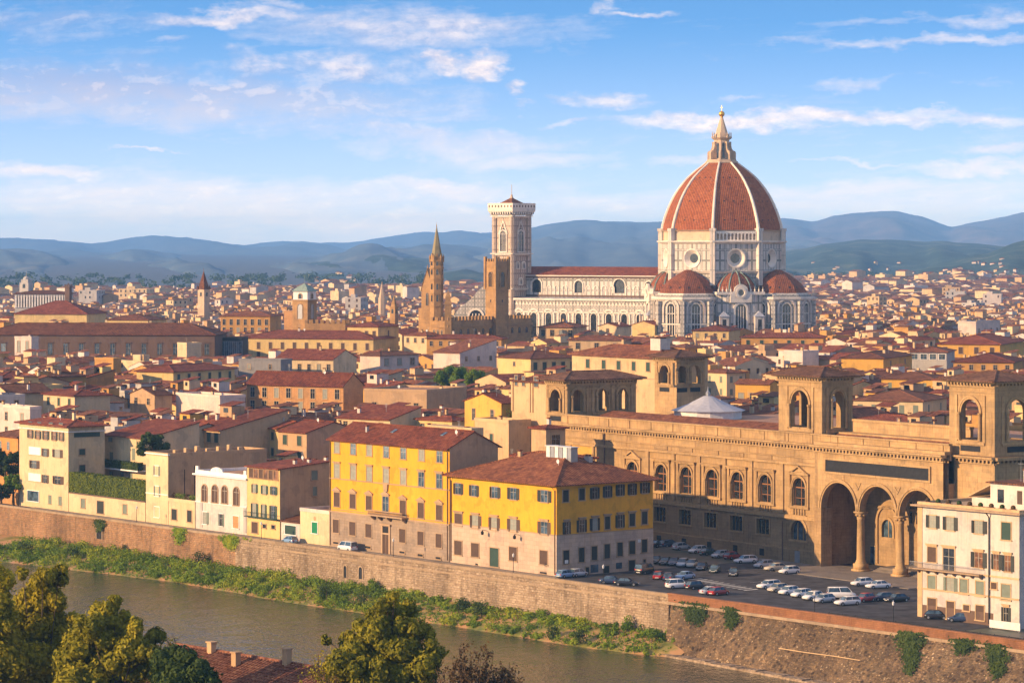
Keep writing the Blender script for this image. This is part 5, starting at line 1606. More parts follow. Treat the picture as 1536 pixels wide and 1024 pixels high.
# rooftop belvederes: square tower, arched on each side, tiled hipped roof
def belvedere(label, x0, y0, w, d, z0, ze, fa, ra_, name='belvedere_tower', frame=LF, left=None):
    f = frame.sub(x0, y0)
    T = Bld(name, label, 'tower', f, w, d)
    H = ze
    sill, top = fa[1], fa[2]
    th = .8
    mb = MB()
    ops = [(x, fa[3], sill, top - fa[3], 'arch') for x in fa[0]]
    mb.arch_panel(0, w, z0, H, ops, 0, th)
    i0 = len(mb.v)
    mb.arch_panel(0, w, z0, H, ops, 0, th); mb.xform(i0, lambda p: (w - p[0], d - p[1], p[2]))
    rops = [(x, ra_[1], sill, top - ra_[1], 'arch') for x in ra_[0]]
    i0 = len(mb.v)
    mb.arch_panel(.002, d - .002, z0, H, rops, 0, th); mb.xform(i0, lambda p: (w - .001 - p[1], p[0], p[2]))
    i0 = len(mb.v)
    mb.arch_panel(.002, d - .002, z0, H, rops, 0, th); mb.xform(i0, lambda p: (p[1] + .001, d - p[0], p[2]))
    T.part('wall', mb, M['sand'])
    mb = MB(); mb.poly([(0.1, .1, sill - .1), (w - .1, .1, sill - .1), (w - .1, d - .1, sill - .1), (.1, d - .1, sill - .1)]); mb.poly([(0.1, .1, H - .1), (w - .1, .1, H - .1), (w - .1, d - .1, H - .1), (.1, d - .1, H - .1)]); T.part('floor', mb, M['sandr'])
    for (xs, r, face) in ((fa[0], fa[3], 'F'), (ra_[0], ra_[1], 'R')):
        for x in xs:
            mb = MB(); sp = top - r
            mb.arch_ring(x, r, r + .3, sp, -.15, 0); mb.arch_ring(x, r + .32, r + .62, sp, -.25, 0)
            for s in (-1, 1):
                mb.lathe([(.36, sill), (.3, sill + .3), (.25, sp - .5), (.36, sp - .3), (.36, sp)], 8, x + s * (r + .32), -.3)
                mb.box(x + s * (r + 1.25) - .3, x + s * (r + 1.25) + .3, -.18, -.001, sill - .5, top + .7)
            mb.box(x - r - 1.5, x + r + 1.5, -.3, -.001, sill - .8, sill - .3)
            mb.box(x - r - .2, x + r + .2, -.06, -.001, sill - 2.0, sill - 1.0, 1)
            o = mb.build('arch_surround', [M['sand'], M['slate']], T.root)
            if face == 'R':
                o.location = (w, 0, 0); o.rotation_euler = (0, 0, pi / 2)
    mb = MB()
    for (pr, za, zb) in ((.2, H - 1.3, H - 1.05), (.3, H - .4, H - .002), (1.0, H + .45, H + .7)):
        mb.box(-pr, w + pr, -pr, 0 if pr < 1 else d + pr, za, zb)
        if pr < 1:
            mb.box(w, w + pr, 0.001, d, za, zb)
    nd = int(w / .8)
    for k in range(nd):
        x = (k + .5) * w / nd
        mb.box(x - .18, x + .18, -.75, 0, H + .02, H + .45)
    nd = int(d / .8)
    for k in range(nd):
        y = (k + .5) * d / nd
        mb.box(w + .001, w + .75, y - .18, y + .18, H + .02, H + .45)
    mb.box(0, w, 0, d, H, H + .449)
    T.part('cornice', mb, M['sand'])
    T.roof('hip', H + .72, 'roofL', 1.7, rise=1.7)
    return T
zK = lambda x, y, zy: LF.z(x, y, 520 + zy / ZK)
ax0, ax1 = LF.xat(1168, .8), LF.xat(1233, .8)
ad = LF.sub(ax0, .8).yat(1279, ax1 - ax0)
fz = lambda zy: zK(ax0 + 3, .8, zy)
belvedere('arched sandstone belvedere above the library front, nearest the canvas pavilion', ax0, .8, ax1 - ax0, ad, ZC + .8, fz(190), ([(ax1 - ax0) * .5], fz(470), fz(252), (ax1 - ax0) * .2), ([ad * .52], ad * .19))
bx0, bx1 = LF.xat(1424, 2.0), LF.xat(1492, 2.0)
bd = 10.5
fz = lambda zy: zK(bx0 + 3, 2.0, zy)
belvedere('arched sandstone belvedere above the white river house, beyond the loggia', bx0, 2.0, bx1 - bx0, bd, ZC + .8, fz(222), ([(bx1 - bx0) * .47], fz(545), fz(305), (bx1 - bx0) * .2), ([bd * .5], 2.1))
# wing at the far left end of the roof
P0 = (700, 460)
cy = 2.5
cx1 = LF.xat(850, cy); cx0 = LF.xat(820, cy); cd = LF.sub(cx0, cy).yat(954, cx1 - cx0)
cz = lambda zy: LF.z(cx1, cy, 460 + zy / ZK)
mb = MB(); mb.box(ax1 + ad * .2, bx0, 7.0, 7.7, ZC + 1.2, ZC + 5.2); mb.box(ax1 + ad * .2, bx0, 6.8, 7.9, ZC + 5.2, ZC + 5.6); mb.box(ax1, bx0, 4.2, 7.0, ZC + 1.2, ZC + 3.2)
B.part('attic_wall', mb, M['sand'])
mb = MB(); mb.mesh([(ax1 + .5, 1.3, ZC + 2.0), (bx0 - .5, 1.3, ZC + 2.0), (bx0 - .5, 4.2, ZC + 2.9), (ax1 + .5, 4.2, ZC + 2.9)], [(0, 1, 2, 3)]); B.part('roof', mb, M['roof'])
rc = lambda px: LF.sub(cx0, cy).yat(px, cx1 - cx0)
T = belvedere('sandstone pavilion with three side arches at the far end of the library roof', cx0, cy, cx1 - cx0, cd, ZC - 4, cz(455), ([(cx1 - cx0) * .45], cz(622), cz(492), (cx1 - cx0) * .24), ([rc(700 + 655 / ZK), rc(700 + 802 / ZK), rc(700 + 920 / ZK)], (rc(700 + 802 / ZK) - rc(700 + 655 / ZK)) * .19), 'roof_pavilion')
xl0 = LF.xat(768, cy + .6) - cx0
mb = MB(); mb.box(xl0, -.002, .6, 14, 8, cz(455) - .2, 0, skip='b')
for q in (0, .47, .54, .97):
    mb.box(xl0 * (1 - q), xl0 * (1 - q) + .6, .35, .599, cz(640), cz(455) - .3)
if 1:
    pass; T.part('side_wall', mb, M['buff'])
T.roof('hip', cz(455) - .2, 'roof', .7, x0=xl0, x1=.5, y0=.6, y1=14, rise=1.6)
for k, q in enumerate((.12, .32, .66)):
    o = T.win(xl0 * (1 - q), cz(485), 1.0 if k < 2 else 1.5, 2.1, 'F', pane='bluegl'); o.location.y = .59
# rear tower and its long yellow wing
dy_ = 74
dx1 = LF.xat(1015, dy_); dx0 = LF.xat(982, dy_); dd = LF.sub(dx0, dy_).yat(1057, dx1 - dx0)
dz = lambda zy: LF.z(dx1, dy_, 460 + zy / ZK)
rd = lambda px: LF.sub(dx0, dy_).yat(px, dx1 - dx0)
T = belvedere('square arched belvedere behind the library, joined to a long cream wing', dx0, dy_, dx1 - dx0, dd, 0, dz(318), ([(dx1 - dx0) * .45], dz(455), dz(348), (dx1 - dx0) * .2), ([rd(700 + 1272 / ZK), rd(700 + 1350 / ZK)], 1.3))
take(LF, dx1, dy_ + dd, dx0, dy_)
f = LF.sub(LF.xat(858, dy_ + 1), dy_ + 1)
W = Bld('library_wing', 'long cream wing with five dark shuttered windows behind the library roof', 'building', f, dx0 - LF.xat(858, dy_ + 1), 15)
take(f, W.w, 15)
h = dz(302) - .5
W.walls('hip', h, 'buff'); W.roof('hip', h, 'roof', .9, rise=2.6)
for zx in (716, 810, 898, 987, 1072):
    W.win(W.lx(700 + zx / ZK), h - 3.1, 1.5, 2.1, 'F', pane='green', shut='closed', trim='trim')
W.box('string_course', -.05, W.w, -.15, -.001, h - 5.0, h - 4.8, 'trim')
W.chimney(W.w * .3, 8, 1.4); W.chimney(W.w * .8, 6, 2.5, 'white', 4, 3)
# white canvas pavilion on the library roof
p = LF.w(LF.xat(1062, 34), 34)
tz0 = LF.z(LF.xat(1062, 34), 34, 629)
tr = 8.0
tt = thing('canvas_pavilion', 'white conical canvas roof on the flat roof of the sandstone library', 'tent', (p.x, p.y, 0))
mb = MB()
n = 16
ring = [(tr * cos(2 * pi * k / n), tr * sin(2 * pi * k / n)) for k in range(n)]
mid = [(x * .55, y * .55) for x, y in ring]
mb.prism(ring, tz0 + 2.0, tz0 + 3.3, 0, top=False, poly2=mid)
mb.prism(mid, tz0 + 3.3, tz0 + 5.0, 0, top=True, poly2=[(x * .12, y * .12) for x, y in ring])
mb.build('canopy', M['tent'], tt)
mb = MB(); mb.prism([(x * .9, y * .9) for x, y in ring], ZC + 1.2, tz0 + 2.05, 0, top=False); mb.build('side_panel', M['dish'], tt)
mb = MB(); mb.lathe([(.5, tz0 + 4.9), (.5, tz0 + 5.7), (.15, tz0 + 6.2), (.05, tz0 + 7)], 8); mb.build('finial', M['metal'], tt)
# ---------------------------------------------------------------- the cathedral
CY = 1350.0
CX = (1082.5 - 768) * CY / F_
CA = -R(34.5)
CFR = Frame(CX, CY, CA)
cath = thing('cathedral', 'huge marble cathedral with a red tiled octagonal dome and white ribs', 'cathedral', (CX, CY, 0), CA)
TAKEN_C = (CX, CY)
def czp(py):
    return zpy(CY, py)
def octo(r, a0=22.5, n=8):
    return [(r * cos(R(a0 + 360 / n * k)), r * sin(R(a0 + 360 / n * k))) for k in range(n)]
def cpart(name, mb, mats, parent=None, smooth=False):
    return mb.build(name, mats, parent or cath, smooth)
zb0, zb1, zg0, zg1 = czp(406), czp(366), czp(363), czp(347)
# core under the drum and drum
mb = MB(); mb.prism(octo(25.8), 0, zb0, 0, top=False); cpart('crossing_wall', mb, M['marble2'])
# drum facets with round eyes
mb = MB()
ap = 26.2 * cos(R(22.5)); side = 26.2 * 2 * sin(R(22.5))
eye = 3.6; ez = (zb0 + zb1) / 2 - .3
n = 20
for f_ in range(8):
    a = R(45 * f_)
    def W(x, y, z, a=a):   # x along the facet, y outward
        return (ap * cos(a) + y * cos(a) - x * sin(a), ap * sin(a) + y * sin(a) + x * cos(a), z)
    circ = [(eye * cos(2 * pi * k / n), ez + eye * sin(2 * pi * k / n)) for k in range(n + 1)]
    def edge(k):
        t_ = 2 * pi * k / n
        c_, s_ = cos(t_), sin(t_)
        hx, hz1, hz0 = side / 2, zb1 - ez, ez - zb0
        kx = hx / abs(c_) if abs(c_) > 1e-6 else 1e9
        kz = (hz1 if s_ > 0 else hz0) / abs(s_) if abs(s_) > 1e-6 else 1e9
        q = min(kx, kz)
        return (q * c_, ez + q * s_)
    corners = [(side / 2, zb1), (-side / 2, zb1), (-side / 2, zb0), (side / 2, zb0)]
    for k in range(n):
        p, q = edge(k), edge(k + 1)
        pts = [circ[k], p]
        for c_ in corners:
            a0_, a1_, ac = math.atan2(p[1] - ez, p[0]) % (2 * pi), math.atan2(q[1] - ez, q[0]) % (2 * pi), math.atan2(c_[1] - ez, c_[0]) % (2 * pi)
            if a1_ < a0_:
                a1_ += 2 * pi
            if a0_ < ac < a1_:
                pts.append(c_)
        pts += [q, circ[k + 1]]
        mb.poly([W(x, 0, z) for x, z in pts])
cpart('drum', mb, M['marble'])
for f_ in (5, 6, 7, 0, 1):
    a = R(45 * f_)
    me = MB()
    i0 = len(me.v)
    me.lathe([(eye + .5, .0), (eye + .5, .35), (eye + .05, .3), (eye - .2, .0), (2.0, -1.6), (1.9, -1.6)], 24, m=0)
    me.lathe([(2.0, -1.55), (.01, -1.55)], 24, m=1)
    me.xform(i0, lambda p, a=a: (ap * cos(a) + p[2] * cos(a) - p[0] * sin(a), ap * sin(a) + p[2] * sin(a) + p[0] * cos(a), ez + p[1]))
    cpart('oculus', me, [M['whitemarble'], M['glass']])
# corner pilasters and cornices of the drum
for k in range(8):
    x, y = octo(26.2)[k]
    a = math.atan2(y, x)
    mb = MB(); r = 1.5
    mb.prism([(x + r * cos(a + b), y + r * sin(a + b)) for b in (-2.2, -.75, .75, 2.2)], zb0 - 6, zg1, 0)
    mb.prism([(x + (r + .4) * cos(a + b), y + (r + .4) * sin(a + b)) for b in (-2.2, -.75, .75, 2.2)], zg1, zg1 + 1.2, 0)
    cpart('corner_pilaster', mb, M['marble3'])
mb = MB()
for (z0, z1, r0, r1) in [(zb0 - 1.0, zb0, 26.6, 27.6), (zb1, zb1 + .9, 26.3, 27.9), (zb1 + .9, zb1 + 1.3, 28.0, 28.0), (zg0 + .2, zg0 + .5, 26.0, 26.0)]:
    mb.prism(octo(r0), z0, z1, 0, poly2=octo(r1), top=True, bot=True)
cpart('cornice', mb, M['whitemarble'])
mb = MB(); mb.prism(octo(25.4), zb1 + 1.3, zg1, 0, top=True)
cpart('gallery_wall', mb, M['lantern'])
# marble gallery, finished only on the side towards the viewer
mb = MB()
a = R(-45)
ga = 26.5 * cos(R(22.5)); gs = 26.5 * 2 * sin(R(22.5)) - 3
i0 = len(mb.v)
ops = [((-gs / 2 + gs * (k + .5) / 11), .5, zg0 + .9, zg1 - 1.5, 'arch') for k in range(11)]
mb.arch_panel(-gs / 2, gs / 2, zb1 + 1.3, zg1, ops, 0, .6)
mb.xform(i0, lambda p: (ga * cos(a) - p[1] * cos(a) - p[0] * sin(a), ga * sin(a) - p[1] * sin(a) + p[0] * cos(a), p[2]))
cpart('gallery', mb, M['whitemarble'])
mb = MB(); mb.prism(octo(26.0), zg1, zg1 + .5, 0, poly2=octo(26.6), top=True, bot=True); cpart('cornice', mb, M['lantern'])
# dome shell
prof = [(zg1 + .5, 25.6), (68.0, 25.2), (71.0, 24.3), (74.0, 23.2), (77.0, 21.9), (80.0, 20.4), (83.0, 18.5), (86.0, 16.2), (88.5, 13.9), (91.0, 11.0), (93.0, 8.3), (94.6, 6.2)]
mb = MB()
for (z0, r0), (z1, r1) in zip(prof, prof[1:]):
    mb.prism(octo(r0), z0, z1, 0, top=False, poly2=octo(r1))
mb.poly([(x, y, 94.6) for x, y in octo(6.2)])
def dome_r(z):
    return lerp_tab(prof, z)
for f_ in range(8):
    aa = R(45 * f_)
    for z in (69.5, 77.5, 87.5):
        for k in (-1, 0, 1):
            z1 = z + .55
            r0, r1 = dome_r(z) * cos(R(22.5)) + .05, dome_r(z1) * cos(R(22.5)) + .05
            x = k * r0 * .2
            P = [(x - .32, r0, z), (x + .32, r0, z), (x + .32, r1, z1), (x - .32, r1, z1)]
            mb.poly([(r_ * cos(aa) - x_ * sin(aa), r_ * sin(aa) + x_ * cos(aa), z_) for x_, r_, z_ in P], 1)
cpart('dome', mb, [M['dome'], M['slate']])
for k in range(8):
    aa = R(22.5 + 45 * k)
    mb = MB()
    vs_, fs_ = [], []
    for i, (z, r) in enumerate(prof):
        wv = .66 - .28 * i / (len(prof) - 1)
        up = Vector((0, 0, 1))
        for (t_, o_) in ((-wv, -.3), (-wv, .4), (-wv * .45, .75), (wv * .45, .75), (wv, .4), (wv, -.3)):
            rr = r + o_
            vs_.append((rr * cos(aa) - t_ * sin(aa), rr * sin(aa) + t_ * cos(aa), z))
    for i in range(len(prof) - 1):
        for j in range(5):
            fs_.append((i * 6 + j, i * 6 + j + 1, (i + 1) * 6 + j + 1, (i + 1) * 6 + j))
    mb.mesh(vs_, fs_)
    cpart('rib', mb, M['whitemarble'])
# lantern
mb = MB()
mb.prism(octo(7.0), 94.2, 94.9, 0, bot=True); mb.prism(octo(6.4), 94.9, 95.6, 0)
mb.prism(octo(3.3), 95.6, 104.6, 0, top=False)
for k in range(8):
    aa = R(45 * k)
    c, s = cos(aa), sin(aa)
    # window slot
    r0 = 3.3 * cos(R(22.5)) + .03
    mb.poly([(r0 * c - x * s, r0 * s + x * c, z) for x, z in ((-.55, 96.2), (.55, 96.2), (.55, 102.3), (0, 103), (-.55, 102.3))], 1)
    aa = R(22.5 + 45 * k); c, s = cos(aa), sin(aa)
    P = [(3.0, 95.6), (6.1, 95.6), (6.1, 98.6), (5.7, 99.2), (4.9, 99.5), (4.4, 100.3), (4.1, 101.6), (4.1, 103.2), (3.0, 103.2)]
    for t_ in (-.4, .4):
        mb.poly([(r_ * c - t_ * s, r_ * s + t_ * c, z) for r_, z in P])
    for p, q in zip(P, P[1:]):
        mb.poly([(p[0] * c + .4 * s, p[0] * s - .4 * c, p[1]), (p[0] * c - .4 * s, p[0] * s + .4 * c, p[1]), (q[0] * c - .4 * s, q[0] * s + .4 * c, q[1]), (q[0] * c + .4 * s, q[0] * s - .4 * c, q[1])])
    mb.lathe([(.35, 104.8), (.45, 105.4), (.2, 106.0), (.3, 106.5), (.02, 107.6)], 6, 4.0 * c, 4.0 * s)
mb.prism(octo(3.4), 104.0, 104.9, 0, poly2=octo(4.6), bot=True); mb.prism(octo(3.2), 104.9, 106.4, 0, poly2=octo(3.0))
mb.prism(octo(2.8), 106.4, 113.6, 0, poly2=octo(.55))
lan = cpart('lantern', mb, [M['lantern'], M['glass']])
mb = MB(); mb.lathe([(.5, 113.5), (.75, 113.8), (.35, 114.0)], 10); mb.sphere((0, 0, 115.1), 1.25, 12); cpart('gilded_ball', mb, M['gilt'], lan, True)
mb = MB(); mb.box(-.07, .07, -.07, .07, 116.2, 118.8); mb.box(-.6, .6, -.06, .06, 117.7, 117.85); cpart('cross', mb, M['gilt'], lan)
# tribunes: half octagons with tiled half domes
zt0, zt1 = czp(440), czp(404)
def tribune(ang, c=27.5, rd_=12.2, rw_=14.6):
    a = R(ang)
    tr_ = cath
    def place(mb, i0):
        mb.xform(i0, lambda p: (c * cos(a) + p[0] * cos(a) - p[1] * sin(a), c * sin(a) + p[0] * sin(a) + p[1] * cos(a), p[2]))
    P = octo(rw_)
    mb = MB(); mb.prism(P, 0, zt0 - 1.8, 0, top=True)
    mb.prism(octo(rw_ - .6), zt0 - 1.8, zt0, 0, top=True)
    place(mb, 0)
    root = cpart('tribune', mb, M['marble2'])
    mb = MB()
    mb.prism(octo(rw_ + .1), zt0 - 2.6, zt0 - 1.9, 0, poly2=octo(rw_ + .9), bot=True); mb.prism(octo(rw_ + .9), zt0 - 1.9, zt0 - 1.0, 0)
    mb.prism(octo(rw_ + .3), zt0 - 12.5, zt0 - 12.0, 0, bot=True); mb.prism(octo(rd_ + .6), zt0 - .1, zt0 + .5, 0)
    place(mb, 0); cpart('cornice', mb, M['whitemarble'], root)
    pr = [(zt0 + .5, rd_), (zt0 + 2, rd_ * .96), (zt0 + 4, rd_ * .84), (zt0 + 6, rd_ * .66), (zt0 + 8, rd_ * .42), (zt1, rd_ * .1)]
    mb = MB()
    for (z0, r0), (z1, r1) in zip(pr, pr[1:]):
        mb.prism(octo(r0), z0, z1, 0, top=False, poly2=octo(r1))
    mb.poly([(x, y, zt1) for x, y in octo(rd_ * .1)])
    for q in range(8):
        for k in (-1, 1):
            aa = R(45 * q); r0, r1 = rd_ * .93 * cos(R(22.5)) + .1, rd_ * .89 * cos(R(22.5)) + .1
            mb.poly([(r_ * cos(aa) - x_ * sin(aa), r_ * sin(aa) + x_ * cos(aa), z_) for x_, r_, z_ in ((k * 2.2 - .35, r0, zt0 + 2.6), (k * 2.2 + .35, r0, zt0 + 2.6), (k * 2.2 + .35, r1, zt0 + 3.3), (k * 2.2 - .35, r1, zt0 + 3.3))], 1)
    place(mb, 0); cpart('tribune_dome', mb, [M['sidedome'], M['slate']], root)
    ap_ = rw_ * cos(R(22.5))
    for q in (-2, -1, 0, 1, 2):
        aa = R(45 * q)
        me = MB(); i0 = 0
        zsp = czp(459)
        me.arch_face(0, 1.7, 18, zsp, -.06, 1)
        me.arch_ring(0, 1.7, 2.1, zsp, -.3, 0, 0, legs=zsp - 18); me.arch_ring(0, 3.3, 4.1, zsp - .3, -.55, 0, 2, legs=6)
        for s in (-.6, .6):
            me.box(s - .13, s + .13, -.2, -.061, 18, zsp + .6, 0)
        me.box(-1.7, 1.7, -.2, -.061, zsp - 2.6, zsp - 2.3, 0)
        me.xform(i0, lambda p, aa=aa: ((ap_ - p[1]) * cos(aa) - p[0] * sin(aa), (ap_ - p[1]) * sin(aa) + p[0] * cos(aa), p[2]))
        place(me, 0); cpart('arched_window', me, [M['whitemarble'], M['glass'], M['marble3']], root)
        me = MB()
        av = R(45 * q + 22.5)
        if q < 2:
            x, y = (rw_ + .5) * cos(av), (rw_ + .5) * sin(av)
            me.prism([(x + 1.2 * cos(av + b), y + 1.2 * sin(av + b)) for b in (-2.2, -.75, .75, 2.2)], 0, zt0 - 2.7)
            place(me, 0); cpart('buttress', me, M['marble2'], root)
for ang in (-90, 0, 90):
    tribune(ang)
# exedrae on the diagonals
def exedra(ang, c=22.5):
    a = R(ang)
    def place(mb):
        mb.xform(0, lambda p: (c * cos(a) + p[0] * cos(a) - p[1] * sin(a), c * sin(a) + p[0] * sin(a) + p[1] * cos(a), p[2]))
    ze = czp(436)
    mb = MB(); mb.prism([(-6, -10), (7.5, -10), (9.5, -6), (9.5, 6), (7.5, 10), (-6, 10)], 0, ze, 0)
    place(mb); root = cpart('exedra', mb, M['marble'])
    mb = MB(); pr = [(ze + .2, 9.2), (ze + 3, 8.6), (ze + 5.5, 6.8), (ze + 7.5, 4.2), (ze + 9, .5)]
    for (z0, r0), (z1, r1) in zip(pr, pr[1:]):
        mb.lathe([(r0, z0), (r1, z1)], 16)
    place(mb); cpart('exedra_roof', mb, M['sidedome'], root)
    mb = MB()
    for k in range(5):
        t_ = R(-60 + 30 * k)
        mb.tube([(r_ * cos(t_), r_ * sin(t_), z + .15) for z, r_ in pr], [.3] * 5, 5)
    place(mb); cpart('rib', mb, M['copper'], root)
    mb = MB()
    mb.box(-6, 10.0, -10.4, 10.4, ze - 1.2, ze, 0)
    for k in range(12):
        y = -9.5 + 19 * k / 11
        mb.lathe([(.35, ze), (.45, ze + .8), (.15, ze + 1.2), (.02, ze + 2.4)], 5, 9.6, y)
    # raised round gable with a roundel
    n = 14
    C = [(3.0 * cos(pi * k / n), ze + .2 + 3.0 * sin(pi * k / n)) for k in range(n + 1)]
    pts = [(4.6, ze - 4.5)] + [(4.6, ze - 1.0)] + C + [(-4.6, ze - 1.0), (-4.6, ze - 4.5)]
    mb.poly([(10.3, x, z) for x, z in pts]); mb.poly([(9.4, x, z) for x, z in pts[::-1]])
    for p, q in zip(pts, pts[1:]):
        mb.poly([(10.3, *p), (10.3, *q), (9.4, *q), (9.4, *p)])
    place(mb); cpart('round_gable', mb, M['whitemarble'], root)
    me = MB()
    me.lathe([(2.3, 0), (2.3, .3), (1.5, .3), (1.2, -.05)], 18, m=0); me.lathe([(1.2, .02), (.01, .02)], 18, m=1)
    me.xform(0, lambda p: (10.32 + p[2], p[0], ze - .4 + p[1])); place(me); cpart('roundel', me, [M['whitemarble'], M['glass']], root)
    me = MB(); zsp = czp(462)
    me.arch_face(0, 2.3, 18, zsp, -.06, 1); me.arch_ring(0, 2.3, 3.2, zsp, -.5, 0, 0, legs=8)
    for s in (-1.1, 0, 1.1):
        me.box(s - .16, s + .16, -.3, -.061, 18, zsp + 1.4, 0)
    me.xform(0, lambda p: (9.5 - p[1], p[0], p[2])); place(me); cpart('arched_window', me, [M['whitemarble'], M['glass']], root)
    for s in (-1, 1):
        me = MB(); y0, y1 = sorted((s * 5.6, s * 9.6))
        me.box(7.0, 12.0, y0, y1, 0, czp(472)); me.mesh([(6.8, y0 - .3, czp(472)), (12.4, y0 - .3, czp(472)), (12.4, y1 + .3, czp(472)), (6.8, y1 + .3, czp(472)), (6.8, (y0 + y1) / 2, czp(464)), (11, (y0 + y1) / 2, czp(464))], [(0, 1, 5, 4), (2, 3, 4, 5), (1, 2, 5), (3, 0, 4)], 1)
        me.box(11.9, 12.02, (y0 + y1) / 2 - .8, (y0 + y1) / 2 + .8, 20, czp(476), 2)
        place(me); cpart('side_chapel', me, [M['marble3'], M['lead'], M['glass']], root)
for ang in (-45, -135, 45):
    exedra(ang)
# nave, clerestory above, aisle below
nx0, nx1 = -104.0, -22.0
def nz(py, y):
    p = CFR.w(-60, y)
    return zpy(p.y, py)
zr, ze_, zc0, za1, za0 = nz(400, 0), nz(413, -10.5), nz(442, -10.5), nz(443, -18), nz(448, -19)
mb = MB()
ops = [(x, r, zc0 + .8, zc0 + 4.0, 'arch') for x, r in ((-88, 2.6), (-66, 2.1), (-45, 2.9), (-30, 1.9))]
mb.arch_panel(nx0, nx1, zc0 - 3, ze_ - 1.2, ops, -10.5, 1.0)
mb.box(nx0, nx1, 9.5, 10.5, 0, ze_, 0)
nave = cpart('nave_wall', mb, M['marble'])
for x, r, *_q in ops:
    me = MB(); me.arch_face(x, r, zc0 + .8, zc0 + 4.0, -9.9, 1); me.arch_ring(x, r, r + .5, zc0 + 4.0, -10.8, -10.5, 0, legs=3.2); cpart('arched_window', me, [M['whitemarble'], M['glass']], nave)
mb = MB(); mb.box(nx0, nx1, -11.0, -9.5, ze_ - 1.2, ze_ - .4, 1); mb.box(nx0, nx1, -11.6, -9.5, ze_ - .4, ze_, 0)
mb.box(nx0, nx1, -10.9, -10.502, zc0 - 1.0, zc0 - .2, 1)
cpart('cornice', mb, [M['whitemarble'], M['darkstone']], nave)
mb = MB()
for k in range(20):
    x = nx0 + 2 + (nx1 - nx0 - 4) * k / 19
    if min(abs(x - o[0]) for o in ops) > 3.2:
        mb.arch_ring(x, .9, 1.25, ze_ - 5.5, -10.75, -10.5, 0, 8, legs=4.5)
cpart('blind_arcade', mb, M['whitemarble'], nave)
mb = MB()
o_ = 1.2
for s in (-1, 1):
    mb.poly([(nx0 - .5, s * (10.5 + o_), ze_ + .05), (nx1, s * (10.5 + o_), ze_ + .05), (nx1, 0, zr), (nx0 - .5, 0, zr)])
mb.poly([(nx0 - .5, -11.7, ze_ + .05), (nx0 - .5, 11.7, ze_ + .05), (nx0 - .5, 0, zr)])
cpart('nave_roof', mb, M['roof3'])
# aisle
mb = MB()
mb.box(nx0, nx1, -19.5, -18.5, 0, za0, 0); mb.box(nx0, nx1, 18.5, 19.5, 0, za0, 0)
aisle = cpart('aisle_wall', mb, M['marble2'])
mb = MB(); mb.poly([(nx0, -20, za0 + .1), (nx1, -20, za0 + .1), (nx1, -10.4, zc0 - 1.2), (nx0, -10.4, zc0 - 1.2)]); mb.poly([(nx0, 20, za0 + .1), (nx1, 20, za0 + .1), (nx1, 10.4, zc0 - 1.2), (nx0, 10.4, zc0 - 1.2)]); cpart('aisle_roof', mb, M['lead'])
mb = MB(); mb.box(nx0, nx1, -20.4, -18.4, za0 - .8, za0 + .05, 0); mb.box(nx0, nx1, -19.9, -19.502, za0 - 6.2, za0 - 5.6, 0)
n = 46
for k in range(n):
    x = nx0 + (nx1 - nx0) * (k + .5) / n
    mb.mesh([(x - .85, -19.7, za0 - 2.8), (x + .85, -19.7, za0 - 2.8), (x, -19.7, za0 - 1.2)], [(0, 1, 2)], 0)
cpart('cornice', mb, [M['whitemarble']], aisle)
for k in range(10):
    x = nx0 + 5 + (nx1 - nx0 - 12) * k / 9
    me = MB(); zsp = nz(474, -19.5)
    me.arch_ring(x, 2.4, 3.2, zsp, -19.9, -19.5, 0, 12, legs=8); me.arch_face(x, 1.5, 14, zsp - .3, -19.56, 1); me.arch_ring(x, 1.5, 1.8, zsp - .3, -19.7, -19.5, 0, 10, legs=8)
    cpart('arched_window', me, [M['whitemarble'], M['glass']], aisle)
mb = MB(); mb.box(nx0 - 3, nx0, -20.5, 20.5, 0, za0 + 1, 0); mb.box(nx0 - 3, nx0 - .01, -12, 12, za0 + 1, ze_ + 1, 0); mb.mesh([(nx0 - 3, -12.5, ze_ + 1), (nx0 - 3, 12.5, ze_ + 1), (nx0 - 3, 0, zr + 2), (nx0, -12.5, ze_ + 1), (nx0, 12.5, ze_ + 1), (nx0, 0, zr + 2)], [(0, 1, 2), (3, 5, 4), (0, 3, 4, 1), (0, 2, 5, 3), (1, 4, 5, 2)]); cpart('west_front', mb, M['marble'])
mb = MB(); mb.box(nx0 - 1.6, nx0 - 1.3, -.15, .15, zr + 2, zr + 6); mb.box(nx0 - 1.6, nx0 - 1.3, -1, 1, zr + 4.4, zr + 4.8); cpart('cross', mb, M['whitemarble'])
for zz, x in ((-128, 0),):
    pass
u_, v_ = FR.inv(CX, CY)
C_EXCL = [(CFR.w(0, 0), 48), (CFR.w(-45, 0), 30), (CFR.w(-75, 0), 30), (CFR.w(-100, 0), 30)]

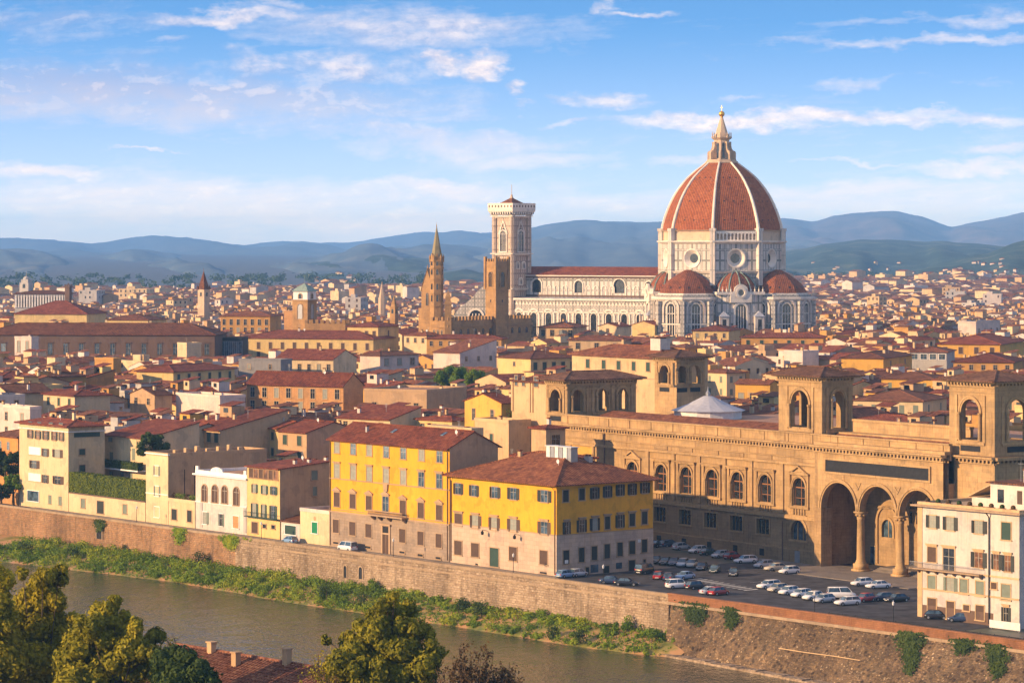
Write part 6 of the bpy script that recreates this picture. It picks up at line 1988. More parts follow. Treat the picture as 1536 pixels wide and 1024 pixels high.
# ---------------------------------------------------------------- bell tower
TY = 1395.0
TX = (767.5 - 768) * TY / F_
TA = -R(43)
tw = 10.5
camp = thing('bell_tower', 'tall square bell tower of rose and white marble beside the cathedral nave', 'bell tower', (TX, TY, 0), TA)
tz = lambda py: zpy(TY, py)
hw = tw / 2
def cp(name, mb, mats, parent=None):
    return mb.build(name, mats, parent or camp)
tiers = [0, tz(478), tz(434), tz(382), tz(326)]
mb = MB(); mb.box(-hw, hw, -hw, hw, 0, tz(324), 0, skip='b'); cp('shaft', mb, M['campanile'])
for sx in (-1, 1):
    for sy in (-1, 1):
        mb = MB(); mb.prism([(sx * hw + 1.35 * cos(R(22.5 + 45 * k)), sy * hw + 1.35 * sin(R(22.5 + 45 * k))) for k in range(8)], 0, tz(322), 0); cp('corner_buttress', mb, M['campanile'])
mb = MB()
for z in tiers[1:]:
    for (pr, dz_, t_) in ((.9, -.2, .5), (1.5, .3, .35)):
        e = hw + pr
        mb.box(-e, e, -e, e, z + dz_, z + dz_ + t_, 0)
cp('string_course', mb, M['whitemarble'])
def faces(fn):
    for q in range(4):
        a = q * pi / 2
        yield q, (lambda p, a=a: (p[0] * cos(a) - p[1] * sin(a), p[0] * sin(a) + p[1] * cos(a), p[2]))
def tower_window(xc, r, z0, zsp, nl, gable=False):
    for q, rot in faces(None):
        me = MB()
        yy = -hw - .02
        me.arch_face(xc, r, z0, zsp, yy - .03, 1, point=True)
        for k in range(1, nl):
            x = xc - r + 2 * r * k / nl
            me.box(x - .12, x + .12, yy - .3, yy - .031, z0, zsp + r * .8, 0)
        for k in range(nl):
            x = xc - r + 2 * r * (k + .5) / nl
            me.arch_ring(x, r / nl - .1, r / nl, zsp - .2, yy - .25, yy - .03, 0, 8)
        me.arch_ring(xc, r, r + .5, zsp, yy - .45, yy, 0, 12, legs=zsp - z0)
        me.box(xc - r - .6, xc + r + .6, yy - .4, yy, z0 - .5, z0, 0)
        if gable:
            zt = zsp + r * 2.0
            me.mesh([(xc - r - 1.1, yy - .35, zsp + .3), (xc + r + 1.1, yy - .35, zsp + .3), (xc, yy - .35, zt + 3.2), (xc - r - .5, yy - .35, zsp + .3), (xc + r + .5, yy - .35, zsp + .3), (xc, yy - .35, zt + 2.0)], [(0, 3, 5, 2), (4, 1, 2, 5)], 2)
        me.xform(0, rot)
        cp('arched_window', me, [M['whitemarble'], M['glass'], M['whitemarble']])
tower_window(0, 1.75, tz(377), tz(352), 3, True)
for x in (-2.3, 2.3):
    pass
tower_window(1.9, .75, tz(402), tz(396), 2)
tower_window(-1.9, .75, tz(402), tz(396), 2)
tower_window(0, .8, tz(426), tz(420), 2)
tower_window(0, .85, tz(474), tz(460), 1)
z0, z1, z2, z3 = tz(323), tz(317), tz(313), tz(306)
mb = MB()
e0, e1 = hw + 1.1, hw + 2.0
mb.prism([(-e0, -e0), (e0, -e0), (e0, e0), (-e0, e0)], z0, z1, 0, top=False, poly2=[(-e1, -e1), (e1, -e1), (e1, e1), (-e1, e1)])
mb.box(-e1 - .15, e1 + .15, -e1 - .15, e1 + .15, z1, z2, 0)
for q, rot in faces(None):
    i0 = len(mb.v)
    for k in range(9):
        x = -e0 + 2 * e0 * (k + .5) / 9
        mb.box(x - .28, x + .28, -e1 - .1, -e0 + .2, z0 + .4, z1 - .001, 0)
        mb.box(x + .29, x + .29 + .55, -e1 + .1, -e1 + .45, z0 + .4, z1 - .5, 1)
    mb.xform(i0, rot)
cp('machicolation', mb, [M['whitemarble'], M['slate']])
mb = MB()
e = e1 + .2
for q, rot in faces(None):
    i0 = len(mb.v)
    mb.box(-e + .002 * q, e - .6, -e, -e + .5, z2, z3, 0)
    for k in range(8):
        x = -e + 2 * e * (k + .5) / 8
        mb.box(x - .35, x + .35, -e - .04, -e, z2 + .5, z3 - .6, 1)
    mb.box(-e + .003 * (q + 1), e - .6, -e - .1, -e + .6, z3, z3 + .3, 0)
    mb.xform(i0, rot)
cp('parapet', mb, [M['whitemarble'], M['darkstone']])
mb = MB(); e = hw + 1.0
mb.prism([(-e, -e), (e, -e), (e, e), (-e, e)], z2, z2 + .6, 0, top=False)
mb.cone([(-e, -e), (e, -e), (e, e), (-e, e)], z2 + .6, (0, 0, tz(296))); cp('roof', mb, M['roof2'])
mb = MB(); mb.lathe([(.9, tz(297.5)), (.7, tz(296)), (.4, tz(294)), (.55, tz(293)), (.12, tz(291.5)), (.1, tz(277))], 8); cp('finial', mb, M['lantern'])

# ---------------------------------------------------------------- other towers
def tower_frame(px, Y, ang):
    return Frame((px - 768) * Y / F_, Y, ang)
def on_faces(mb_fn, hw_, n=4):
    out = []
    for q in range(n):
        a = q * pi / 2
        out.append(lambda p, a=a: (p[0] * cos(a) - p[1] * sin(a), p[0] * sin(a) + p[1] * cos(a), p[2]))
    return out
def root_at(name, label, px, Y, ang, cat='tower'):
    return thing(name, label, cat, ((px - 768) * Y / F_, Y, 0), ang)
def merlons(mb, x0, x1, y0, y1, z, w=.9, g=.8, h=1.3, t_=.5, m=0):
    for (a0, a1, fixed, ax) in ((x0, x1, y0, 'x'), (x0, x1, y1 - t_, 'x'), (y0 + t_, y1 - t_, x0, 'y'), (y0 + t_, y1 - t_, x1 - t_, 'y')):
        n = max(1, int((a1 - a0 + g) / (w + g)))
        st = (a1 - a0 - w) / max(1, n - 1)
        for k in range(n):
            a = a0 + st * k
            if ax == 'x':
                mb.box(a, a + w, fixed, fixed + t_, z, z + h, m)
            else:
                mb.box(fixed, fixed + t_, a, a + w, z, z + h, m)
# brown crenellated prison tower
Y = 1250.0
g = root_at('crenellated_tower', 'brown stone tower with corner turrets standing in front of the marble bell tower', 745.5, Y, -R(50))
q = lambda py: zpy(Y, py)
hw2 = 3.25
mb = MB(); mb.box(-hw2, hw2, -hw2, hw2, 0, q(392), 0); g_sh = mb.build('shaft', M['brownstone'], g)
mb = MB(); merlons(mb, -hw2 - .2, hw2 + .2, -hw2 - .2, hw2 + .2, q(392), .7, .6, q(388) - q(392)); mb.build('parapet', M['brownstone'], g)
for sx in (-1, 1):
    for sy in (-1, 1):
        mb = MB(); mb.box(sx * hw2 - .5, sx * hw2 + .5, sy * hw2 - .5, sy * hw2 + .5, q(434), q(385), 0); mb.build('corner_turret', M['brownstone'], g)
for k in range(4):
    me = MB(); zsp = q(412)
    me.arch_face(0, 1.05, q(430), zsp, -hw2 - .03, 1); me.arch_ring(0, 1.05, 1.45, zsp, -hw2 - .25, -hw2, 0, legs=zsp - q(430))
    for x in (-.35, .35):
        me.box(x - .07, x + .07, -hw2 - .15, -hw2 - .031, q(430), zsp + .6, 0)
    me.box(-.25, .25, -hw2 - .04, -hw2, q(453), q(449), 1)
    a = k * pi / 2
    me.xform(0, lambda p: (p[0] * cos(a) - p[1] * sin(a), p[0] * sin(a) + p[1] * cos(a), p[2])); me.build('arched_window', [M['brownstone'], M['glass']], g)
mb = MB(); mb.box(-hw2 - .25, hw2 + .25, -hw2 - .25, hw2 + .25, q(434), q(432), 0); mb.build('string_course', M['brownstone'], g)
# crenellated palace below it
f = tower_frame(648, 1230, -R(38))
B = Bld('crenellated_palace', 'dark brown crenellated stone palace stretching below the brown tower', 'palace', f, f.xat(672), 1)
B.d = B.ly(797)
take(f, B.w, B.d, pad=2)
h = B.lz(672, 481)
mb = MB(); mb.box(0, B.w, 0, B.d, 0, h, 0, skip='b'); B.part('wall', mb, M['brownstone'])
mb = MB(); mb.box(-.4, B.w + .4, -.4, B.d + .4, h - 2.6, h - 1.6, 0); merlons(mb, -.4, B.w + .4, -.4, B.d + .4, h, 1.1, .9, 1.3, .6); B.part('parapet', mb, M['brownstone'])
for k in range(4):
    B.win(B.w * (.14 + .24 * k), h - 5.4, .8, 1.8, 'F', mode='arch', trim='trim')
for k in range(11):
    B.win(B.d * (.06 + .088 * k), h - 5.4, .9, 1.8, 'R', mode='arch', trim='darkstone')
# abbey spire
Y = 1255.0
g = root_at('abbey_spire', 'slender brown hexagonal bell tower with a greenish pointed spire', 655, Y, R(8), 'bell tower')
q = lambda py: zpy(Y, py)
def ngon(r, n=6, a0=0):
    return [(r * cos(a0 + 2 * pi * k / n), r * sin(a0 + 2 * pi * k / n)) for k in range(n)]
hx = 2.7
mb = MB(); mb.prism(ngon(hx), 0, q(391), 0); mb.build('shaft', M['brownstone'], g)
mb = MB()
for py in (458, 440, 419, 402, 391):
    mb.prism(ngon(hx + .3), q(py) - .3, q(py) + .2, 0, bot=True)
mb.build('string_course', M['brownstone'], g)
mb = MB(); mb.prism(ngon(hx * .86), q(388), q(339), 0, poly2=ngon(.08)); mb.build('spire', M['spire'], g)
for k in range(6):
    a = pi / 3 * k + pi / 6
    me = MB(); i0 = 0
    zt = q(391)
    ra2 = hx * cos(pi / 6)
    me.mesh([(-1.15, 0, zt), (1.15, 0, zt), (0, 0, q(380)), (-1.15, .5, zt), (1.15, .5, zt), (0, 1.2, q(380))], [(0, 1, 2), (1, 4, 5, 2), (3, 0, 2, 5)], 0)
    for py, hh, w_ in ((452, 8, .45), (434, 7, .45), (412, 6, .5), (398, 4, .5)):
        mw = MB(); mw.arch_face(0, w_, q(py), q(py - hh), -.03, 1); mw.arch_ring(0, w_, w_ + .22, q(py - hh), -.15, 0, 0, 8, legs=q(py - hh) - q(py))
        mw.xform(0, lambda p, a=a: ((ra2 - p[1]) * cos(a) - p[0] * sin(a), (ra2 - p[1]) * sin(a) + p[0] * cos(a), p[2])); mw.build('arched_window', [M['brownstone'], M['glass']], g)
    me.xform(0, lambda p, a=a: ((ra2 - p[1]) * cos(a) - p[0] * sin(a), (ra2 - p[1]) * sin(a) + p[0] * cos(a), p[2]))
    me.build('gable', M['brownstone'], g)
    me = MB(); av = pi / 3 * k
    me.lathe([(.3, q(393)), (.3, q(387)), (.42, q(386.5)), (.02, q(381))], 6, hx * cos(av), hx * sin(av)); me.build('pinnacle', M['brownstone'], g)
mb = MB(); mb.lathe([(.12, q(340)), (.25, q(339)), (.05, q(337)), (.04, q(333))], 6); mb.build('finial', M['gilt'], g)
# abbey gable at its foot
f = tower_frame(632, 1268, -R(40))
B = Bld('abbey_church', 'tall narrow brown gabled church front at the foot of the green spire', 'church', f, f.xat(650), 5)
take(f, B.w, 5)
h = B.lz(640, 434)
B.walls('gy', h, 'brownstone', rise=B.lz(642, 404) - h); B.roof('gy', h, 'brownstone', .3, rise=B.lz(642, 404) - h)
B.win(B.w * .5, B.lz(640, 458), 1.2, 5.0, 'F', mode='arch', trim='brown')
B.box('annexe', -2.4, -.002, 1, 4.5, 0, B.lz(630, 462), 'brownstone')
mb = MB(); mb.lathe([(.35, h), (.35, B.lz(642, 402)), (.02, B.lz(642, 396))], 6, B.w * .5, .3); B.part('pinnacle', mb, M['brownstone'])
# little turret to the right of it
g = root_at('stone_turret', 'thin brown stone turret with pointed cap on the crenellated palace', 672, 1226, 0)
q = lambda py: zpy(1226, py)
mb = MB(); mb.box(-1.3, 1.3, -1.3, 1.3, 10, q(452)); mb.build('shaft', M['brownstone'], g)
mb = MB(); mb.box(-1.5, 1.5, -1.5, 1.5, q(457), q(455)); mb.prism([(-1.0, -1.0), (1.0, -1.0), (1.0, 1.0), (-1.0, 1.0)], q(452), q(446)); mb.cone([(-1.1, -1.1), (1.1, -1.1), (1.1, 1.1), (-1.1, 1.1)], q(446), (0, 0, q(434))); mb.build('cap', M['brownstone'], g)
# white pyramid like church roof with a big arch
Y = 1480
g = root_at('white_church', 'white striped marble church front with curved shoulders beside the brown tower', 712, Y, -R(12), 'church')
q = lambda py: zpy(Y, py)
sx = Y / F_
mb = MB()
prf = [(-33, 500), (-33, 474), (-24, 462), (-13, 454), (-4, 447), (4, 437), (12, 430), (21, 426), (30, 430), (40, 447), (52, 470), (52, 500)]
P = [(x * sx, q(py)) for x, py in prf]
mb.poly([(x, 0, z) for x, z in P]); mb.poly([(x, 14, z) for x, z in P[::-1]])
for a, b in zip(P, P[1:]):
    mb.poly([(a[0], 0, a[1]), (b[0], 0, b[1]), (b[0], 14, b[1]), (a[0], 14, a[1])])
mb.box(P[0][0], P[-1][0], .01, 13.9, 0, q(500))
mb.build('facade', M['marble2'], g)
me = MB(); me.arch_face(2 * sx, 10 * sx, q(492), q(475), -.06, 1); me.arch_ring(2 * sx, 10 * sx, 13 * sx, q(475), -.5, 0, 0, legs=5)
for k in (-.5, 0, .5):
    me.box(2 * sx + k * 10 * sx - .2, 2 * sx + k * 10 * sx + .2, -.3, -.061, q(492), q(470), 0)
me.build('arched_window', [M['whitemarble'], M['glass']], g)
# tower with the white belfry
Y = 1290
g = root_at('belfry_tower', 'brown square tower with a white belfry and grey green pyramid roof', 457, Y, -R(28), 'bell tower')
q = lambda py: zpy(Y, py)
hb = 3.6
mb = MB(); mb.box(-hb, hb, -hb, hb, 0, q(450), 0); mb.build('shaft', M['brownstone'], g)
mb = MB(); e = hb - .2; mb.box(-e, e, -e, e, q(450), q(437), 0); mb.build('belfry', M['whitetrim'], g)
mb = MB(); e = hb + .3; mb.box(-e, e, -e, e, q(450.5), q(449), 0); mb.build('string_course', M['trim'], g)
mb = MB(); mb.prism([(-e, -e), (e, -e), (e, e), (-e, e)], q(437), q(430), 0, bot=True, poly2=[(-e * .55, -e * .55), (e * .55, -e * .55), (e * .55, e * .55), (-e * .55, e * .55)]); mb.cone([(-e * .55, -e * .55), (e * .55, -e * .55), (e * .55, e * .55), (-e * .55, e * .55)], q(430), (0, 0, q(424.5))); mb.tube([(0, 0, q(426)), (0, 0, q(413))], [.12, .06], 5); mb.build('roof', M['copper'], g)
for k in range(4):
    a = k * pi / 2
    me = MB()
    for py0, py1, w_, c_ in ((478, 460, 1.1, hb), (448, 443, .7, hb - .2)):
        me.arch_face(0, w_, q(py0), q(py1), -c_ - .03, 1 if py0 < 460 else 2); me.arch_ring(0, w_, w_ + .3, q(py1), -c_ - .2, -c_, 0, 8, legs=q(py1) - q(py0))
    me.xform(0, lambda p, a=a: (p[0] * cos(a) - p[1] * sin(a), p[0] * sin(a) + p[1] * cos(a), p[2])); me.build('arched_window', [M['trim'], M['glass'], M['metal']], g)
mb = MB(); mb.box(-hb - 4, -hb, -hb, hb - 1, 0, q(466), 0); mb.build('stair_turret', M['brick'], g)
# crenellated brown wall to its right
f = tower_frame(457, 1275, -R(12))
B = Bld('crenellated_house', 'low brown crenellated house beside the white belfry tower', 'house', f, f.xat(518), 8)
take(f, B.w, 8)
h = B.lz(457, 485)
B.walls('flat', h, 'brownstone'); mb = MB(); merlons(mb, 0, B.w, 0, 8, h, 1.2, 1.0, 1.4, .5); B.part('parapet', mb, M['brownstone'])
# pointed church tower at the left
Y = 1500
g = root_at('church_tower', 'grey brown square church tower with a tall pointed spire, alone among the far roofs', 305.5, Y, -R(35), 'bell tower')
q = lambda py: zpy(Y, py)
hb = 2.0
mb = MB(); mb.box(-hb, hb, -hb, hb, 0, q(434)); mb.build('shaft', M['lantern'], g)
mb = MB()
for sx_ in (-1, 1):
    for sy in (-1, 1):
        mb.cone([(sx_ * hb + a_ * .5, sy * hb + b_ * .5) for a_, b_ in ((-1, -1), (1, -1), (1, 1), (-1, 1))], q(434), (sx_ * hb, sy * hb, q(427)))
mb.cone([(-hb, -hb), (hb, -hb), (hb, hb), (-hb, hb)], q(434), (0, 0, q(406))); mb.tube([(0, 0, q(407)), (0, 0, q(402))], [.1, .05], 4); mb.build('spire', M['roof2'], g)
for k in range(4):
    a = k * pi / 2; me = MB(); me.arch_face(0, .6, q(444), q(440), -hb - .03, 0); me.xform(0, lambda p, a=a: (p[0] * cos(a) - p[1] * sin(a), p[0] * sin(a) + p[1] * cos(a), p[2])); me.build('arched_window', M['glass'], g)
# small far spire, two slim towers
Y = 1700
g = root_at('church_spire', 'small pale stone spire rising from the far roofs beyond the brown abbey', 573, Y, R(10), 'spire')
q = lambda py: zpy(Y, py)
mb = MB(); mb.prism(ngon(2.0, 6), 0, q(446)); mb.build('shaft', M['lantern'], g)
mb = MB(); mb.prism(ngon(1.7, 6), q(446), q(422), poly2=ngon(.05, 6)); mb.build('spire', M['lantern'], g)
Y = 1290
g = root_at('bell_turret', 'slim brown bell turret with pinnacles among the red roofs', 591, Y, -R(30), 'bell tower')
q = lambda py: zpy(Y, py)
mb = MB(); mb.box(-1.2, 1.2, -1.2, 1.2, 0, q(460)); mb.build('shaft', M['brownstone'], g)
mb = MB(); mb.box(-1.4, 1.4, -1.4, 1.4, q(461), q(459.5)); mb.cone([(-1, -1), (1, -1), (1, 1), (-1, 1)], q(459.5), (0, 0, q(443))); mb.build('spire', M['brownstone'], g)
for k in range(4):
    a = k * pi / 2; me = MB(); me.arch_face(0, .5, q(470), q(465), -1.23, 0); me.xform(0, lambda p, a=a: (p[0] * cos(a) - p[1] * sin(a), p[0] * sin(a) + p[1] * cos(a), p[2])); me.build('arched_window', M['glass'], g)
# domed church far left with colonnaded hall
Y = 1650
g = root_at('domed_tower', 'pale square tower with small dome above a long colonnaded hall, far beyond the roofs', 39.5, Y, -R(20), 'tower')
q = lambda py: zpy(Y, py)
mb = MB(); hb = 2.6; mb.box(-hb, hb, -hb, hb, 0, q(424)); mb.build('shaft', M['light grey'], g)
mb = MB(); mb.box(-2.0, 2.0, -2.0, 2.0, q(424), q(419)); mb.lathe([(1.7, q(419)), (1.5, q(416)), (.6, q(414.5)), (.1, q(414)), (.06, q(406))], 10); mb.build('dome', M['light grey'], g)
me = MB(); me.arch_face(0, .8, q(432), q(428), -hb - .03, 0); me.build('arched_window', M['glass'], g)
f = tower_frame(22, 1640, -R(3))
B = Bld('colonnaded_hall', 'long pale hall with rows of columns under a flat red roof, below the domed tower', 'hall', f, f.xat(100), 18)
take(f, B.w, 18)
h = B.lz(22, 441)
B.walls('hip', h, 'light grey'); B.roof('hip', h, 'roof2', 1, rise=1.8)
mb = MB()
for k in range(19):
    x = B.w * (k + .5) / 19
    mb.box(x - .4, x + .4, -.5, -.001, h - 7, h - .4)
B.part('column', mb, M['whitetrim'])['kind'] = 'stuff'
for k in range(18):
    x = B.w * (k + 1) / 19
    B.win(x, h - 6.5, .8, 5, 'F', trim=None, shut='closed', pane='slate')
Y = 1600
g = root_at('tower', 'short dark brick tower with a battlemented top, at the end of the colonnaded hall', 102.5, Y, -R(20), 'tower')
q = lambda py: zpy(Y, py)
mb = MB(); mb.box(-1.3, 1.3, -1.3, 1.3, 0, q(431)); mb.build('shaft', M['darkstone'], g)
mb = MB(); mb.box(-1.5, 1.5, -1.5, 1.5, q(431), q(429)); merlons(mb, -1.5, 1.5, -1.5, 1.5, q(429), .6, .5, .8, .4); mb.lathe([(.5, q(428)), (.4, q(426)), (.05, q(424))], 6); mb.build('parapet', M['darkstone'], g)
# ---------------------------------------------------------------- houses of the city
def ramp_z(py):
    return max(15.5, min(25.5, 17 + (640 - py) / 140 * 7.5))
ZT = sorted(((CZ - ramp_z(p)) * F_ / (p - HY), ramp_z(p)) for p in range(480, 760, 10))
def zr(Y):
    return lerp_tab(ZT, Y)
SIGHT = []   # (px left, px right, depth, lowest image row that has to stay in view)
def sight(a, b, Y, py):
    SIGHT.append((a, b, Y, py))
def mid(label, pl, pr, ps, py, roof='hip', wall='cream', rm='roof', da=0.0, wins=(), cat='house', name='house', z=None, vis=24, over=.6, rise=None, ch=1, d=None, group=None, mat2=None):
    z = ramp_z(py) if z is None else z
    Y = (CZ - z) * F_ / (py - HY)
    f = Frame((pl - 768) * Y / F_, Y, FR.ang + R(da))
    w = f.xat(pr)
    if d is None:
        d = f.yat(ps, w)
    take(f, w, d, pad=.6)
    B = Bld(name, label, cat, f, w, d, group)
    B.walls(roof, z, wall, rise=rise); B.roof(roof, z, rm if roof != 'flat' else wall, over, rise=rise)
    for (face, n, rows, ww, hh, off, kw) in wins:
        L = w if face == 'F' else d
        for r in range(rows):
            for k in range(n):
                B.win(L * (k + .5) / n, z - off - hh - r * 3.7, ww, hh, face, **kw)
    for k in range(ch):
        B.chimney(w * (.2 + .6 * random.random()), d * (.35 + .4 * random.random()), random.uniform(.8, 1.6), random.choice(['buff', 'white', 'cream']))
    if random.random() < .5:
        B.aerial(w * random.uniform(.2, .8), d * .5)
    if random.random() < .35:
        B.dish(w * random.uniform(.2, .8), d * .4)
    sight(pl - 2, max(pr, ps or pr) + 2, Y, py + vis)
    return B
S_ = dict(pane='greysh', shut='closed', trim=None)
G_ = dict(pane='green', shut='closed', trim='trim')
K_ = dict(pane='glass', trim='trim')
O_ = dict(pane='glass', shut='green', trim=None)
P_ = dict(pane='brownsh', shut='closed', trim='trim')
mid('pinkish white flat roofed house above the orange garden house', -25, 45, 62, 608, 'flat', 'pinkish white', wins=[('F', 3, 2, 1.2, 1.9, 1.2, K_)], vis=50)
mid('cream house with red hipped roof and loggia windows behind the tall cream block', 65, 112, 165, 591, 'hip', 'cream', 'roof3', wins=[('F', 3, 1, 1.2, 2.0, .7, G_)], vis=36)
mid('tan house with brown awning roofs between the cream block and a white wall', 195, 232, 258, 590, 'gy', 'tan', 'roof2', wins=[('F', 2, 1, 1.4, 1.6, 1, K_)], vis=40)
mid('wide white flat roofed house with a few dark windows behind the villa', 264, 330, 368, 592, 'flat', 'pinkish white', wins=[('R', 3, 1, 1.2, 1.7, 4, K_)], vis=36)
mid('cream house with dark green shutters under a dark red roof, behind the narrow tan house', 232, 293, 330, 637, 'gx', 'cream', 'roof3', wins=[('F', 3, 2, 1.3, 2.0, .8, O_)], vis=45)
mid('house with a big blank cream flank and shuttered glazed loggia, behind the white villa', 297, 330, 432, 643, 'shed', 'buff', 'roof3', wins=[('F', 3, 1, 1.6, 2.2, .6, G_)], vis=50)
mid('light yellow house with green shutters and a roof terrace behind the pale yellow house', 385, 417, 470, 640, 'gx', 'pale yellow', 'roof3', wins=[('F', 2, 3, 1.1, 1.8, .9, G_)], vis=45)
mid('house with balcony, tan flank and long red roof beside the large yellow palazzo', 417, 460, 541, 646, 'gx', 'tan', 'roof3', da=3, wins=[('F', 2, 2, 1.6, 2.2, .8, G_)], vis=50)
mid('orange brick palazzo with two rows of dark windows and a long red roof', 370, 515, 545, 575, 'gx', 'brick', 'roof3', da=22, rise=3.2, wins=[('F', 8, 2, 1.5, 2.7, 1.0, dict(pane='glass', trim='buff'))], cat='palazzo', name='palazzo', vis=44)
mid('long blank tan building with two small windows behind the large yellow palazzo', 546, 640, 700, 586, 'flat', 'tan', da=25, wins=[('F', 3, 1, 1.4, 1.6, 3, K_)], cat='building', name='building', vis=36)
mid('plain dark grey flat roofed block with tiny windows', 358, 421, 438, 541, 'flat', 'grey', da=30, wins=[('F', 2, 1, 1.0, 1.5, 1, K_)], cat='building', name='building', vis=26, ch=0)
mid('very long yellow palazzo with a row of brown shuttered windows under a red roof', 361, 560, 640, 507, 'hip', 'pale yellow', 'roof3', da=33, wins=[('F', 11, 2, 1.3, 2.6, 1.5, P_)], cat='palazzo', name='palazzo', z=23, vis=26, d=22)
mid('square yellow attic tower with pyramid roof rising from the long yellow palazzo', 521, 567, 598, 490, 'hip', 'pale yellow', 'roof3', da=33, wins=[('F', 4, 1, 1.2, 2.2, 1.6, P_), ('R', 1, 1, 1.2, 2.2, 1.6, P_)], cat='tower', name='attic_tower', z=27.5, vis=20, ch=0)
mid('low wide cream building with small dark windows in front of the long yellow palazzo', 413, 500, 535, 538, 'gx', 'cream', 'roof3', da=33, wins=[('F', 6, 1, 1.1, 1.9, 1.6, K_)], cat='building', name='building', vis=22)
mid('pale pink house with curved dark eaves and a recessed balcony', 540, 570, 628, 533, 'hip', 'pinkish white', 'roof2', da=12, wins=[('R', 3, 1, 2.0, 2.2, 1.0, K_)], vis=24)
mid('pinkish white house behind the courtyard trees', 650, 690, 745, 528, 'shed', 'pinkish white', 'roof', da=10, wins=[('R', 3, 1, 1.0, 1.4, 1.4, K_)], vis=24)
mid('enormous dark brown palazzo with ten blue windows under one long tiled roof', -30, 322, 340, 502, 'hip', 'darkstone', 'roof', da=47, wins=[('F', 15, 1, 1.7, 4.0, 3.2, dict(pane='bluegl', trim='darkstone', hood='corn'))], cat='palazzo', name='palazzo', z=26, vis=30, d=24, rise=4.2, ch=3)
mid('cream tower house with dark windows in front of the dark palazzo', 22, 47, 58, 507, 'flat', 'pinkish white', da=20, wins=[('F', 2, 1, 1.3, 4, 1, K_)], z=26, vis=28)
mid('dark glass and steel hall with vertical fins beside the enormous dark palazzo', 302, 362, 366, 509, 'flat', 'slate', da=47, cat='hall', name='glass_hall', z=24, vis=28, ch=0, d=15, wins=[('F', 10, 1, 2.0, 5.5, .8, dict(pane='bluegl', trim='metal', shut='closed'))])
mid('small cream flat roofed box house in front of the glass hall', 266, 280, 302, 516, 'flat', 'cream', z=23, vis=26, ch=0)
mid('wide yellow hall with a big red pyramid roof and pale flank', 22, 130, 155, 471, 'hip', 'pale yellow', 'roof3', da=42, cat='hall', name='hall', z=27, vis=10, rise=6, d=30)
mid('orange palazzo with two rows of arched dark windows under a flat brown roof', 331, 405, 436, 474, 'hip', 'ochre', 'roof', da=38, wins=[('F', 7, 2, 1.5, 2.6, 1.4, dict(pane='glass', trim='buff'))], cat='palazzo', name='palazzo', z=27, vis=28, d=16)
mid('cream house with low red roof tucked under the hall with the pyramid roof', 160, 222, 250, 480, 'hip', 'pale yellow', 'roof', da=36, cat='house', z=26, vis=14, wins=[('F', 4, 1, 1.2, 2, 1.4, K_)])
mid('yellow house with a corner roof garden left of the sandstone pavilion', 697, 752, 772, 601, 'gy', 'yellow', 'roof3', wins=[('F', 2, 1, 1.0, 2.4, 1.6, K_)], vis=42, z=25)
mid('cream block with a leafy roof terrace above the mint green annexe', 712, 763, 796, 631, 'flat', 'buff', wins=[('F', 1, 1, 1.0, 2.0, 2.5, G_)], vis=50, z=22)
mid('tan house with twin arched windows wedged against the library', 797, 819, 848, 642, 'hip', 'buff', 'roof3', wins=[('R', 1, 1, 2.2, 2.3, 1.2, dict(pane='glass', trim='buff'))], vis=55, z=22.5)
mid('cream roof storey with three small windows above the large yellow palazzo', 505, 585, 632, 626, 'shed', 'cream', 'roof3', da=14, wins=[('F', 3, 1, 1.2, 1.2, .8, K_)], vis=20)
mid('yellow roof storey with red lean-to roof and white vents above the large yellow palazzo', 625, 678, 707, 629, 'hip', 'pale yellow', 'roof3', da=10, wins=[('F', 3, 1, 1.1, 1.3, .9, K_)], vis=24)
mid('cream corner house with low hipped roof and dark shutters left of the cream library wing', 747, 796, 865, 536, 'hip', 'pale yellow', 'roof', wins=[('R', 5, 1, 1.5, 2.4, 1.2, G_), ('F', 1, 1, 1.0, 1.3, 1.2, K_)], vis=26)
mid('brown roofed house with loggia and white sill in front of the nave', 853, 937, 947, 510, 'hip', 'buff', 'roof', da=38, wins=[('F', 3, 1, 1.6, 2.2, 1.0, K_)], vis=17, z=24)
mid('house with stacked dark balconies under a brown roof below the nave', 808, 862, 880, 491, 'hip', 'buff', 'roof', da=38, wins=[('F', 4, 1, 1.6, 2.4, 1, K_)], vis=14, z=26)
mid('cream gabled house with a round attic window below the exedra', 948, 982, 1015, 487, 'gy', 'pale yellow', 'roof3', da=16, wins=[('R', 2, 1, 1, 1.8, 2.5, K_)], vis=16, z=26)
mid('cream twin gabled house with round attic windows below the nave', 898, 925, 946, 489, 'gy', 'cream', 'roof3', da=20, wins=[('F', 1, 1, 1.2, 1.6, 1, K_)], vis=16, z=26)
mid('cream house with orange red roof directly below the middle of the cathedral', 1039, 1093, 1110, 496, 'hip', 'pale yellow', 'roof3', da=38, wins=[('F', 4, 1, 1, 1.6, 1, K_)], vis=13, z=25.5)
mid('long low house with red roof and five dark windows below the cathedral', 1112, 1235, 1240, 506, 'hip', 'ochre', 'roof3', da=42, wins=[('F', 6, 1, 1.3, 1.8, 1, G_)], vis=11, z=24.5, d=12)
mid('cream house with four small windows on each of two walls right of the rear belvedere', 1056, 1090, 1118, 558, 'hip', 'cream', 'roof', wins=[('F', 2, 3, 1.1, 1.8, 1, S_), ('R', 2, 3, 1.1, 1.8, 1, S_)], vis=44)
mid('yellow house with shop awning behind the white canvas pavilion', 1103, 1155, 1168, 575, 'gx', 'yellow', 'roof', da=25, wins=[('F', 3, 1, 1.6, 2.2, 2.6, K_)], vis=25)
mid('plain white box house behind the front belvedere', 1176, 1204, 1228, 528, 'flat', 'white', da=5, vis=25, z=23)
